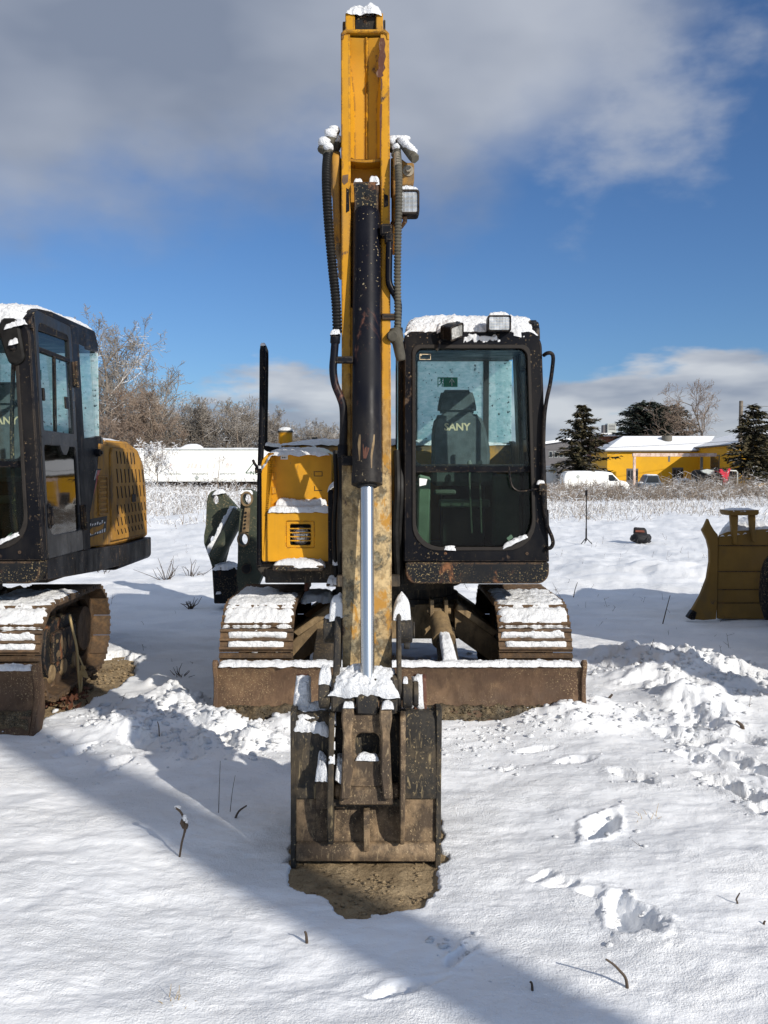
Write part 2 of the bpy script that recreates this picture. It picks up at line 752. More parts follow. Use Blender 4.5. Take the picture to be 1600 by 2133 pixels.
def rusty(name, a, b, c3, rough=0.75, scale=5.0, pale=(0.30, 0.22, 0.13), pale_thr=0.66, bump=0.35, streak=0.35, dark=0.85, deep=0.65):
    k = M(name)
    n1 = k.noise(scale, 8, 0.72)
    n2 = k.noise(scale * 3.5, 8, 0.72, (1, 1, 0.45))
    c = k.mix(k.step(n1, 0.44, 0.60), a, b)
    c = k.mix(k.step(n2, 0.44, 0.68, 0.0, dark), c, c3)
    nd = k.noise(scale * 0.45, 5, 0.6)
    c = k.mix(k.step(nd, 0.5, 0.62, 0.0, deep), c, c3)
    sk = k.noise(1.0, 6, 0.7, (scale * 14, scale * 14, scale * 2.2), 0.6)
    c = k.mix(k.math('MULTIPLY', k.step(sk, 0.56, 0.66), streak), c, pale)
    n3 = k.noise(scale * 24, 4, 0.65)
    big = k.noise(scale * 0.8, 3, 0.5)
    c = k.mix(k.math('MULTIPLY', k.step(n3, pale_thr - 0.03, pale_thr + 0.01), k.step(big, 0.42, 0.58)), c, pale)
    k.set(c, k.step(n2, 0.3, 0.7, rough * 0.8, min(1, rough * 1.2)), 0.0, 0.35)
    nb = k.bump(n2, bump, 0.006)
    k.bump(n3, bump * 0.6, 0.003, nb)
    return k.m


def snow_mat(name, grain=220.0, drift=True):
    k = M(name)
    n = k.noise(1.7, 4, 0.55)
    c = k.mix(k.step(n, 0.3, 0.7), (0.79, 0.81, 0.84), (0.86, 0.87, 0.885))
    k.set(c, 0.75, 0.0, 0.25)
    try:
        k.b.inputs['Subsurface Weight'].default_value = 0.0
    except Exception:
        pass
    g1 = k.noise(grain, 3, 0.7)
    g2 = k.noise(grain * 0.22, 5, 0.65)
    nb = None
    if drift:
        g3 = k.noise(9.0, 5, 0.6, (1.0, 1.7, 1.0), 0.3)
        nb = k.bump(g3, 0.14, 0.03)
    if drift:                                  # wind-packed smooth areas alternate with loose grainy ones
        loose = k.step(k.noise(1.3, 5, 0.62, (1, 1.6, 1)), 0.40, 0.62, 0.15, 1.35)
        g2 = k.math('MULTIPLY', g2, loose)
        g1 = k.math('MULTIPLY', g1, loose)
    nb = k.bump(g2, 0.45 if drift else 0.8, 0.011 if drift else 0.016, nb)
    nb = k.bump(g1, 0.75, 0.006, nb)
    nb = k.bump(k.noise(grain * 0.5, 3, 0.7), 0.35 if drift else 0.5, 0.007, nb)
    # tiny ice facets that catch the sun
    sp = k.voro(150.0, out='Color')
    ss = k.n('ShaderNodeSeparateXYZ')
    k.l(sp, ss.inputs[0])
    gl = k.step(ss.outputs['X'], 0.985, 0.99)
    k.put(k.b.inputs['Roughness'], k.math('SUBTRACT', 0.75, k.math('MULTIPLY', gl, 0.5)))
    return k.m


def glass_mat(name, tint, refl=1.0, dirt=0.10, rough=0.02, grime=(0.45, 0.42, 0.36), veil=0.0, veil_col=(0.3, 0.36, 0.36)):
    k = M(name)
    nt = k.nt
    tr = k.n('ShaderNodeBsdfTransparent')
    tr.inputs[0].default_value = tuple(tint) + (1,)
    gl = k.n('ShaderNodeBsdfGlossy')
    gl.inputs['Roughness'].default_value = rough
    gl.inputs['Color'].default_value = (refl, refl, refl, 1)
    fr = k.n('ShaderNodeFresnel')
    fr.inputs['IOR'].default_value = 1.5
    wv = k.noise(1.6, 3, 0.5)
    bp = k.n('ShaderNodeBump')
    bp.inputs['Strength'].default_value = 0.05
    bp.inputs['Distance'].default_value = 0.02
    k.l(wv, bp.inputs['Height'])
    k.l(bp.outputs[0], gl.inputs['Normal'])
    m1 = k.n('ShaderNodeMixShader')
    gb = k.n('ShaderNodeNewGeometry')             # the inner face of the pane does not reflect a second time
    k.l(k.math('MULTIPLY', fr.outputs[0], k.math('SUBTRACT', 1.0, gb.outputs['Backfacing'])), m1.inputs[0])
    k.l(tr.outputs[0], m1.inputs[1])
    k.l(gl.outputs[0], m1.inputs[2])
    df = k.n('ShaderNodeBsdfDiffuse')
    n1 = k.noise(5.0, 6, 0.65)
    n2 = k.noise(90.0, 3, 0.6)
    k.put(df.inputs[0], k.mix(k.step(n2, 0.5, 0.7), veil_col, grime))
    m2 = k.n('ShaderNodeMixShader')
    am = k.math('ADD', veil, k.math('MULTIPLY', k.step(n1, 0.4, 0.75), dirt))
    am = k.math('ADD', am, k.math('MULTIPLY', k.step(n2, 0.67, 0.72), dirt * 2.5))
    k.l(am, m2.inputs[0])
    k.l(m1.outputs[0], m2.inputs[1])
    k.l(df.outputs[0], m2.inputs[2])
    k.l(m2.outputs[0], k.out.inputs['Surface'])
    return k.m


def frosted(name):
    """A window pane with a layer of wet snow stuck to its outer side."""
    k = M(name)
    n1 = k.noise(28.0, 5, 0.65, (1, 1, 2.2))
    n2 = k.noise(9.0, 4, 0.6)
    c = k.mix(k.step(n1, 0.35, 0.65), (0.66, 0.84, 0.83), (0.93, 1.0, 0.985))
    sp = k.noise(42.0, 2, 0.5)
    hole = k.step(sp, 0.665, 0.685)
    c = k.mix(hole, c, (0.08, 0.12, 0.13))
    df = k.n('ShaderNodeBsdfDiffuse')
    k.put(df.inputs[0], c)
    tl = k.n('ShaderNodeBsdfTranslucent')
    k.put(tl.inputs[0], c)
    m = k.n('ShaderNodeMixShader')
    m.inputs[0].default_value = 0.88
    k.l(df.outputs[0], m.inputs[1])
    k.l(tl.outputs[0], m.inputs[2])
    k.l(m.outputs[0], k.out.inputs['Surface'])
    return k.m


def snowy(name, base, base2, thr=0.35, scale=3.0, rough=0.85, amount=1.0, nscale=2.0):
    """Bark or needles with snow lodged on whatever faces up."""
    k = M(name)
    n = k.noise(scale, 4, 0.6)
    c = k.mix(k.step(n, 0.35, 0.65), base, base2)
    g = k.n('ShaderNodeNewGeometry')
    sp = k.n('ShaderNodeSeparateXYZ')
    k.l(g.outputs['True Normal'], sp.inputs[0])
    nz = sp.outputs['Z']
    big = k.noise(nscale, 4, 0.6)
    s = k.step(k.math('ADD', nz, k.math('MULTIPLY', k.math('SUBTRACT', big, 0.5), 1.4)), thr, thr + 0.25, 0.0, amount)
    c = k.mix(s, c, (0.82, 0.84, 0.87))
    k.set(c, rough, 0.0, 0.2)
    return k.m


YEL = (0.455, 0.215, 0.010)
mt_yellow = paint('yellow_paint', YEL, 0.38, chip=(0.035, 0.02, 0.014), chip_thr=0.655, chip_scale=10, dirt=(0.24, 0.15, 0.06), dirt_amt=0.45, spec=0.25, edge=(0.07, 0.035, 0.018))
mt_yellow_box = paint('yellow_paint_door', (0.58, 0.275, 0.009), 0.36, chip=(0.05, 0.045, 0.03), chip_thr=0.690, chip_scale=15, dirt=(0.36, 0.19, 0.03), dirt_amt=0.5, streak=0.15, spec=0.3, edge=(0.16, 0.10, 0.035), edge_r=0.008)
mt_yellow_side = paint('yellow_paint_muddy', (0.40, 0.20, 0.03), 0.55, chip=(0.08, 0.045, 0.02), chip_thr=0.64, dirt=(0.15, 0.105, 0.062), dirt_amt=1.3, streak=0.8, spec=0.2, edge=(0.10, 0.06, 0.03))
mt_stick = paint('yellow_paint_scoured', YEL, 0.4, chip=(0.05, 0.03, 0.02), chip_thr=0.645, chip_scale=11, dirt=(0.25, 0.16, 0.07), dirt_amt=0.55, spec=0.25, edge=(0.075, 0.04, 0.022), edge_r=0.013,
                 low=(1.30, 2.15, (0.37, 0.275, 0.145), 0.97))
mt_black = paint('black_paint', (0.005, 0.0055, 0.008), 0.32, chip=(0.05, 0.035, 0.025), chip_thr=0.655, dirt=(0.032, 0.028, 0.024), dirt_amt=0.38,
                 speck=(0.26, 0.19, 0.11), speck_thr=0.655, speck_scale=75, streak=0.12, spec=0.10, edge=(0.07, 0.055, 0.042), edge_r=0.010)
mt_blackmud = paint('black_paint_muddy', (0.010, 0.011, 0.013), 0.5, chip=(0.10, 0.045, 0.022), chip_thr=0.61, chip_scale=6, dirt=(0.055, 0.044, 0.032), dirt_amt=0.6,
                    speck=(0.30, 0.23, 0.12), speck_thr=0.60, speck_scale=85, spec=0.15, edge=(0.12, 0.075, 0.045))
mt_cyl = paint('black_cylinder_paint', (0.0045, 0.005, 0.009), 0.28, chip=(0.075, 0.035, 0.025), chip_thr=0.655, chip_scale=7, dirt=(0.022, 0.021, 0.020), dirt_amt=0.4,
               speck=(0.32, 0.26, 0.16), speck_thr=0.67, speck_scale=70, spec=0.12, low=(1.50, 1.85, (0.035, 0.030, 0.024), 0.45))
mt_door = paint('charcoal_door_paint', (0.012, 0.0135, 0.017), 0.20, dirt=(0.05, 0.045, 0.036), dirt_amt=0.22, spec=0.30, speck=(0.22, 0.17, 0.10), speck_thr=0.67)
mt_rust = rusty('rusty_blade_steel', (0.100, 0.058, 0.034), (0.155, 0.094, 0.052), (0.060, 0.037, 0.024), pale=(0.34, 0.25, 0.14), pale_thr=0.62, dark=0.6, deep=0.5, streak=0.18)
mt_rustred = rusty('red_rust', (0.085, 0.030, 0.015), (0.13, 0.05, 0.024), (0.08, 0.03, 0.02), pale_thr=0.75)
mt_track = rusty('track_steel', (0.085, 0.052, 0.029), (0.15, 0.088, 0.043), (0.05, 0.035, 0.025), scale=6.0, pale=(0.24, 0.18, 0.10))
mt_bucket = rusty('bucket_steel', (0.024, 0.021, 0.017), (0.080, 0.060, 0.036), (0.010, 0.011, 0.013), scale=4.2, pale=(0.26, 0.20, 0.11), pale_thr=0.64, bump=0.5, streak=0.75, dark=0.6, deep=0.5)
mt_bucket_low = rusty('bucket_steel_scoured', (0.070, 0.048, 0.030), (0.24, 0.165, 0.095), (0.022, 0.019, 0.017), scale=5.5, pale=(0.36, 0.27, 0.16), pale_thr=0.64, bump=0.5, streak=0.5, dark=0.55, deep=0.75)
mt_under = rusty('muddy_undercarriage', (0.03, 0.026, 0.022), (0.085, 0.062, 0.038), (0.018, 0.017, 0.017), scale=3.4)
mt_dirt = rusty('packed_dirt', (0.055, 0.042, 0.025), (0.12, 0.085, 0.045), (0.025, 0.02, 0.014), scale=11, pale=(0.34, 0.27, 0.16), pale_thr=0.60)
mt_tanmud = rusty('dried_mud_steel', (0.22, 0.15, 0.075), (0.30, 0.21, 0.11), (0.10, 0.07, 0.04), scale=4.5)
mt_link = rusty('link_steel', (0.022, 0.020, 0.018), (0.075, 0.058, 0.036), (0.018, 0.018, 0.02), scale=6, pale=(0.27, 0.21, 0.12))
mt_olive = paint('olive_paint', (0.035, 0.045, 0.028), 0.5, chip=(0.12, 0.055, 0.03), chip_thr=0.66, dirt=(0.10, 0.085, 0.05), dirt_amt=0.5, speck=(0.25, 0.2, 0.11))
mt_tanplate = rusty('tan_wear_plate', (0.17, 0.115, 0.06), (0.25, 0.175, 0.09), (0.09, 0.06, 0.035), scale=7)
mt_chrome = M('chrome_rod').set((0.66, 0.65, 0.63), 0.27, 1.0).m
mt_bolt = plain('bolt_steel', (0.30, 0.26, 0.20), 0.5, 0.6)
mt_hose = plain('hose_rubber', (0.011, 0.0105, 0.010), 0.5, 0, 0.3, 20, 0, 0.15)
mt_hosegrey = plain('hose_rubber_dusty', (0.075, 0.068, 0.052), 0.75, 0, 0.3, 20)
mt_rubber = plain('window_seal', (0.018, 0.015, 0.013), 0.7, 0, 0.3, 20)
mt_dark = plain('dark_void', (0.006, 0.006, 0.006), 0.8)
mt_cabin = plain('cab_lining', (0.030, 0.034, 0.036), 0.8, 0, 0.3, 5)
mt_trim = plain('cab_trim_grey', (0.10, 0.115, 0.10), 0.7, 0, 0.3, 5)
mt_pillar = plain('pale_cab_pillar', (0.34, 0.40, 0.34), 0.6, 0, 0.2, 5)
mt_seat = plain('seat_fabric', (0.085, 0.098, 0.105), 0.9, 0, 0.25, 14, 0.3)
mt_gold = plain('gold_lettering', (0.62, 0.50, 0.32), 0.6)
mt_exit = plain('exit_sign_green', (0.015, 0.30, 0.17), 0.5)
mt_white = plain('white_paint', (0.80, 0.79, 0.75), 0.55, 0, 0.05, 1.5)
mt_label = plain('white_label', (0.80, 0.80, 0.78), 0.5, 0, 0.04)
mt_ink = plain('black_ink', (0.02, 0.02, 0.02), 0.6)
mt_redstripe = plain('red_stripe', (0.36, 0.02, 0.025), 0.4)
mt_greystripe = plain('grey_stripe', (0.30, 0.28, 0.28), 0.5)
mt_glass = glass_mat('cab_glass_teal', (0.90, 0.965, 0.96), 0.55, 0.010, veil=0.006, veil_col=(0.14, 0.25, 0.26))
mt_glass_low = glass_mat('cab_glass_dusty', (0.60, 0.69, 0.63), 0.35, 0.012, veil=0.0, veil_col=(0.14, 0.16, 0.13))
mt_glass_side = glass_mat('door_glass', (0.86, 0.94, 0.94), 0.8, 0.010, veil=0.004, veil_col=(0.12, 0.20, 0.21))
mt_glass_mirror = glass_mat('door_glass_reflecting', (0.03, 0.035, 0.035), 1.0, 0.02, rough=0.03)
mt_frost = frosted('snow_covered_glass')
mt_snow = snow_mat('packed_snow', 200.0, False)
mt_ground = snow_mat('snow_field', 150.0, True)


def lens_mat():
    k = M('lamp_lens')
    a = k.voro(55.0, (1, 1, 1), 'Distance', 0.0)
    n = k.noise(14, 3)
    c = k.mix(k.step(n, 0.35, 0.65), (0.42, 0.42, 0.40), (0.85, 0.84, 0.80))
    k.set(c, 0.18, 0.55, 0.6)
    k.bump(a, 0.6, 0.006)
    return k.m


mt_lens = lens_mat()


def sand_mat():
    k = M('bare_sand')
    n = k.noise(5, 6, 0.65)
    n2 = k.noise(60, 4, 0.7)
    c = k.mix(k.step(n, 0.35, 0.65), (0.30, 0.22, 0.13), (0.47, 0.355, 0.215))
    c = k.mix(k.step(n2, 0.55, 0.75), c, (0.13, 0.09, 0.05))
    k.set(c, 0.95, 0, 0.15)
    nb = k.bump(k.noise(45, 6, 0.75), 0.9, 0.03)
    k.bump(n2, 0.7, 0.008, nb)
    return k.m


mt_sand = sand_mat()
mt_bark = snowy('bare_bark', (0.13, 0.105, 0.082), (0.21, 0.17, 0.135), 0.45, 0.8, nscale=0.35)
mt_twig = snowy('bare_twigs', (0.19, 0.165, 0.14), (0.31, 0.275, 0.235), 0.47, 0.5, nscale=0.30, amount=0.95)
mt_twig_brown = snowy('russet_twigs', (0.20, 0.145, 0.11), (0.30, 0.23, 0.175), 0.52, 0.5, nscale=0.30, amount=0.9)
mt_needle = snowy('spruce_needles', (0.024, 0.028, 0.016), (0.105, 0.082, 0.042), 1.02, 1.5, nscale=0.9, amount=0.85)
mt_needle_dark = snowy('cedar_needles', (0.026, 0.036, 0.028), (0.055, 0.065, 0.05), 1.1, 1.5, nscale=0.7, amount=0.75)
mt_weed = snowy('dry_weeds', (0.15, 0.118, 0.09), (0.29, 0.235, 0.185), 0.36, 1.5, nscale=0.8, amount=0.95)
mt_frostweed = snowy('frosted_weeds', (0.20, 0.16, 0.125), (0.34, 0.28, 0.22), 0.10, 1.5, nscale=0.5, amount=0.97)
mt_straw = plain('straw', (0.42, 0.31, 0.15), 0.8)
mt_twigdark = plain('dark_twig', (0.075, 0.055, 0.040), 0.8)
mt_wood = rusty('weathered_wood', (0.16, 0.13, 0.10), (0.24, 0.20, 0.155), (0.09, 0.07, 0.055), scale=2, pale=(0.3, 0.26, 0.2))
mt_wall = plain('yellow_wall', (0.66, 0.35, 0.012), 0.7, 0, 0.06, 0.7)
mt_brick = plain('brick_wall', (0.24, 0.10, 0.06), 0.85, 0, 0.2, 3)
mt_greywall = plain('grey_wall', (0.12, 0.115, 0.12), 0.8, 0, 0.1, 1)
mt_metalgrey = plain('grey_metal', (0.42, 0.44, 0.42), 0.5, 0.2)
mt_winblack = M('far_window').set((0.02, 0.025, 0.03), 0.12, 0, 0.6).m
mt_fascia = plain('fascia', (0.14, 0.13, 0.11), 0.7)
mt_pink = rusty('faded_pink_steel', (0.62, 0.46, 0.38), (0.70, 0.58, 0.50), (0.36, 0.20, 0.14), scale=1.2, pale=(0.8, 0.76, 0.7), bump=0.1)
mt_redpaint = plain('red_car_paint', (0.52, 0.025, 0.05), 0.35, 0, 0.15, 2)
mt_carblue = plain('slate_car_paint', (0.10, 0.125, 0.16), 0.4, 0, 0.1, 2)
mt_tyre = plain('tyre', (0.015, 0.015, 0.016), 0.8)
mt_bag = plain('black_canvas', (0.016, 0.016, 0.018), 0.7, 0, 0.4, 18, 0.4)
mt_bagred = plain('bag_lining', (0.17, 0.055, 0.035), 0.8)
mt_dozer = paint('dozer_yellow', (0.20, 0.112, 0.016), 0.6, chip=(0.035, 0.025, 0.018), chip_thr=0.69, chip_scale=5, dirt=(0.12, 0.09, 0.05), dirt_amt=0.6)
# ------------------------------------------------------------------ the ground
PRINTS = [  # photo px, py, half length, half width, heading (deg from +X), depth
    (1252, 1718, 0.155, 0.048, 57, 0.10), (1310, 1905, 0.135, 0.075, 98, 0.11), (1318, 1622, 0.11, 0.055, 140, 0.08),
    (1512, 1578, 0.12, 0.08, 110, 0.10), (1582, 1612, 0.13, 0.08, 120, 0.11), (1492, 1630, 0.10, 0.06, 130, 0.08),
    (1525, 1642, 0.10, 0.07, 100, 0.07), (1565, 1660, 0.10, 0.07, 80, 0.08), (1440, 1582, 0.10, 0.05, 90, 0.06),
    (1452, 1545, 0.16, 0.09, 80, 0.09), (1438, 1495, 0.24, 0.11, 75, 0.08), (1460, 1510, 0.20, 0.10, 60, 0.07),
    (1415, 1440, 0.25, 0.13, 30, 0.08), (1560, 1440, 0.35, 0.12, 35, 0.06), (1345, 1430, 0.22, 0.10, 10, 0.06),
    (1300, 1395, 0.25, 0.12, 160, 0.06), (1420, 1390, 0.25, 0.15, 20, 0.08), (1520, 1410, 0.3, 0.15, 160, 0.08), (1250, 1378, 0.2, 0.1, 20, 0.05),
    (850, 2055, 0.13, 0.03, 25, 0.022),
    (960, 1985, 0.08, 0.03, 50, 0.04), (160, 1560, 0.16, 0.05, 60, 0.04), (240, 1590, 0.14, 0.045, 70, 0.04),
    (470, 1545, 0.16, 0.07, 120, 0.06), (540, 1560, 0.14, 0.07, 60, 0.06), (400, 1570, 0.15, 0.07, 100, 0.05),
    (330, 1490, 0.18, 0.09, 40, 0.06), (440, 1500, 0.16, 0.09, 150, 0.07), (290, 1545, 0.18, 0.07, 130, 0.05),
    (1120, 1560, 0.12, 0.035, 20, 0.035), (1195, 1585, 0.12, 0.04, 15, 0.035), (1170, 1840, 0.07, 0.03, 10, 0.025),
    (1240, 1865, 0.07, 0.03, 160, 0.025), (1060, 1600, 0.05, 0.03, 40, 0.03),
    (1240, 1480, 0.10, 0.05, 60, 0.05), (1330, 1500, 0.10, 0.05, 80, 0.05), (1390, 1530, 0.10, 0.06, 70, 0.05), (1560, 1540, 0.12, 0.06, 100, 0.06), (1500, 1490, 0.12, 0.06, 80, 0.06), (1590, 1690, 0.08, 0.05, 60, 0.05), (1130, 1825, 0.06, 0.03, 30, 0.02),
]
LUMPS = [  # photo px, py, radius, height
    (470, 1520, 0.12, 0.10), (420, 1500, 0.17, 0.09), (520, 1545, 0.09, 0.07), (385, 1470, 0.16, 0.09), (560, 1550, 0.10, 0.07), (350, 1450, 0.14, 0.08),
    (440, 1545, 0.09, 0.06), (300, 1470, 0.15, 0.06), (1190, 1495, 0.35, 0.10), (1290, 1370, 0.3, 0.08), (1390, 1385, 0.3, 0.10),
    (1480, 1400, 0.3, 0.10), (1440, 1465, 0.25, 0.09), (1350, 1415, 0.3, 0.08), (270, 1510, 0.18, 0.07), (330, 1420, 0.10, 0.06), (600, 1510, 0.12, 0.05),
    (560, 1110, 1.0, 0.10), (1300, 1195, 0.9, 0.10), (1400, 1200, 0.8, 0.09), (1250, 1175, 0.8, 0.08), (1480, 1195, 0.9, 0.09),
]


def sand_masks(x, y):
    n = fbm(x * 7, y * 7, 4) * 0.30 + fbm(x * 25, y * 25, 3) * 0.08
    # scraped bare by the bucket (front) and under the neighbour's track
    cx, cy = -0.075, 3.32
    ex_ = np.abs(x - cx) / np.where(x < cx, 0.272, 0.278)
    low = (ex_ ** 2.6 + np.clip((cy - y) / (0.29 + 0.11 * sstep(cx - 0.16, cx - 0.05, x)), 0, 9) ** 2.6) ** (1 / 2.6)
    a = np.where(y < cy, low, np.maximum(np.abs(x - cx) / 0.30, (y - cy) / 0.75))
    m1 = sstep(1.06, 0.97, np.maximum(a + n * 0.42, a * 0.75))
    b = np.sqrt(((x + 2.27 - (y - 6.2) * 0.07) / 0.36) ** 2 + ((y - 6.1) / 1.05) ** 2)
    m2 = sstep(1.05, 0.9, np.maximum(b + n * 0.5, b * 0.75))
    c = np.sqrt(((x - 0.10) / 0.9) ** 2 + ((y - 6.3) / 0.8) ** 2)
    m3 = sstep(1.05, 0.9, np.maximum(c + n * 0.5, c * 0.75))
    return m1, m2, m3


def snow_height(x, y):
    h = 0.050 * perlin(x * 0.45 + 3, y * 0.45 + 1) + 0.022 * perlin(x * 1.3, y * 1.1 + 5)
    h = h + 0.010 * fbm(x * 3.3 + 11, y * 4.6, 3) + 0.005 * fbm(x * 9, y * 13, 3)
    h = h + 0.014 * fbm(x * 1.7 + 31, y * 2.6 + 7, 3)
    mid = sstep(8.5, 12, y) * sstep(45, 25, y)
    h = h + mid * 0.085 * fbm(x * 0.75 + 5, y * 0.5 + 3, 4)
    far = sstep(8, 30, y)
    h = h + far * (0.16 * fbm(x * 0.11 + 4, y * 0.16, 3) + 0.05 * fbm(x * 0.7, y * 0.45, 3))
    # ridges of drifted and trodden snow across the yard behind
    rid = 1 - np.abs(fbm(x * 0.40 + 2, y * 0.65 + 9, 4)) * 2
    h = h + 0.020 * sstep(9, 12, y) * sstep(30, 18, y) * np.clip(rid, -1, 1)
    # churned snow: right of the blade and beside the left end of the blade
    c1 = np.exp(-(((x - 2.5) / 1.25) ** 2 + ((y - 6.7) / 0.75) ** 2) ** 1.5)
    c2 = np.exp(-(((x + 1.45) / 0.65) ** 2 + ((y - 5.35) / 0.55) ** 2) ** 1.5)
    c3 = np.exp(-(((x - 2.0) / 0.3) ** 2 + ((y - 5.0) / 0.9) ** 2) ** 1.5)
    rg = (1 - 2.2 * np.abs(fbm(x * 2.6, y * 3.0, 4)))
    ch = np.clip(c1 + c2 * 0.8 + c3 * 0.6, 0, 1)
    h = h + ch * (0.021 * rg + 0.018 * fbm(x * 7, y * 8, 4))
    for (px, py, r, hh) in LUMPS:
        g = gnd(px, py)
        dd = ((x - g.x) ** 2 + (y - g.y) ** 2) / (r * r)
        sel = dd < 6
        if sel.any():
            q = np.exp(-dd[sel] ** 1.3) * hh * (1 + 0.6 * fbm(x[sel] * min(9, 1.6 / r), y[sel] * min(9, 1.6 / r), 3))
            h[sel] += q
    for (px, py, a, b, deg, dep) in PRINTS:
        g = gnd(px, py)
        t = math.radians(deg)
        sel = (np.abs(x - g.x) < a * 2.2) & (np.abs(y - g.y) < a * 2.2)
        if not sel.any():
            continue
        dx, dy = x[sel] - g.x, y[sel] - g.y
        u = dx * math.cos(t) + dy * math.sin(t)
        v = -dx * math.sin(t) + dy * math.cos(t)
        w = b * (1 + 0.35 * np.sin(u / a * 2.2 + px))
        r = np.sqrt((u / a) ** 2 + (v / w) ** 2) + 0.32 * fbm(x[sel] * 16, y[sel] * 16, 3)
        q = -dep * 0.72 * sstep(1.12, 0.45, r) + 0.10 * dep * np.exp(-((r - 1.3) / 0.25) ** 2)
        q = q + sstep(1.2, 0.6, r) * 0.016 * fbm(x[sel] * 22, y[sel] * 22, 3)
        h[sel] += q
    m1, m2, m3 = sand_masks(x, y)
    # a soft lip, then the cut down to the soil
    h = np.where(m1 > 0, np.minimum(h, 0.03), h)
    h = h - 0.12 * m1 - 0.16 * m2 - 0.13 * m3
    # snow banked against the bucket sides
    return h


def make_ground():
    pys = np.concatenate([np.linspace(2700, 2140, 40, False), np.linspace(2140, 1500, 330, False), np.linspace(1500, 1180, 170, False),
                          np.linspace(1180, 1020, 90, False), np.linspace(1020, 996, 16)])
    d = 2700.0 / (pys - 988.0)
    d = np.concatenate([d, [500, 800, 1500, 3500]])
    us = np.concatenate([np.linspace(-1.05, -0.47, 50, False), np.linspace(-0.47, 0.47, 540, False), np.linspace(0.47, 1.05, 51)])
    D, U = np.meshgrid(d, us, indexing='ij')
    x = (D + 0.15) * U
    y = D.copy()
    hh = snow_height(x.ravel().copy(), y.ravel().copy()).reshape(x.shape)
    fade = sstep(700, 200, y)
    z = hh * fade
    nr, nc = x.shape
    idx = np.arange(nr * nc).reshape(nr, nc)
    q = np.stack([idx[:-1, :-1], idx[:-1, 1:], idx[1:, 1:], idx[1:, :-1]], -1).reshape(-1, 4)
    me = fast_mesh('snow_ground', np.stack([x, y, z], -1).reshape(-1, 3), q)
    finish('snow_ground', me, mt_ground, None, 180, 'structure')
    # the wide field all round
    g = np.concatenate([-np.geomspace(3000, 2, 26), np.geomspace(2, 3000, 26)])
    gx, gy = np.meshgrid(g, g, indexing='ij')
    gz = np.full(gx.shape, -0.30)
    n = len(g)
    idx = np.arange(n * n).reshape(n, n)
    q = np.stack([idx[:-1, :-1], idx[1:, :-1], idx[1:, 1:], idx[:-1, 1:]], -1).reshape(-1, 4)
    me = fast_mesh('snow_field', np.stack([gx, gy, gz], -1).reshape(-1, 3), q)
    finish('snow_field', me, mt_ground, None, 180, 'structure')
    # bare soil showing where the snow has been scraped away
    for nm, (x0, x1, y0, y1, st, lev) in (('bare_sand', (-0.75, 0.6, 2.65, 4.3, 0.011, -0.030)), ('bare_sand', (-3.1, -1.3, 4.5, 7.8, 0.03, -0.035)),
                                          ('bare_sand', (-1.1, 1.3, 5.3, 7.4, 0.04, -0.07))):
        xs = np.arange(x0, x1, st)
        ys = np.arange(y0, y1, st)
        gx, gy = np.meshgrid(xs, ys, indexing='ij')
        gz = lev + 0.010 * fbm(gx * 9, gy * 9, 4) + 0.008 * fbm(gx * 30, gy * 30, 2)
        a, b = gx.shape
        idx = np.arange(a * b).reshape(a, b)
        q = np.stack([idx[:-1, :-1], idx[1:, :-1], idx[1:, 1:], idx[:-1, 1:]], -1).reshape(-1, 4)
        mk = np.maximum.reduce(sand_masks(gx.ravel(), gy.ravel()))
        q = q[(mk[q] > 0.01).any(1)]
        me = fast_mesh(nm, np.stack([gx, gy, gz], -1).reshape(-1, 3), q)
        finish(nm, me, mt_sand, None, 180, 'structure')


make_ground()


def clods(name, seed, spots, m, label):
    """loose crumbs lying about: one body of many small lumps"""
    rs = np.random.RandomState(seed)
    ico = bmesh.new()
    bmesh.ops.create_icosphere(ico, subdivisions=1, radius=1.0)
    ico.verts.ensure_lookup_table()
    V0 = np.array([v.co[:] for v in ico.verts])
    F0 = np.array([[v.index for v in f.verts] for f in ico.faces])
    ico.free()
    P, R = [], []
    for (px, py, sx, sy, n, r0, r1) in spots:
        c = gnd(px, py)
        P.append(np.stack([c.x + rs.normal(0, sx, n), c.y + rs.normal(0, sy, n)], 1))
        R.append(r0 + (r1 - r0) * rs.rand(n) ** 3)
    P = np.concatenate(P)
    R = np.concatenate(R)
    if m is mt_sand:
        k1, k2, k3 = sand_masks(P[:, 0], P[:, 1])
        kp = np.maximum(k1, k2) > 0.6
        P, R = P[kp], R[kp]
    h = snow_height(P[:, 0].copy(), P[:, 1].copy())
    m1, m2, m3 = sand_masks(P[:, 0], P[:, 1])
    h = np.where(m1 > 0.5, -0.028, np.where(m2 > 0.5, -0.03, h))
    n = len(P)
    jit = 1 + 0.45 * rs.normal(0, 0.6, (n, len(V0), 1)).clip(-1, 1)
    sq = np.stack([1 + 0.5 * rs.rand(n), 0.8 + 0.5 * rs.rand(n), 0.55 + 0.3 * rs.rand(n)], 1)[:, None, :]
    v = V0[None] * jit * sq * R[:, None, None] + np.stack([P[:, 0], P[:, 1], h + R * 0.25], 1)[:, None, :]
    f = F0[None] + (np.arange(n) * len(V0))[:, None, None]
    me = fast_mesh(name, v.reshape(-1, 3), f.reshape(-1, 3))
    o = finish(name, me, m, None, 180, 'stuff')
    o['label'] = label
    return o


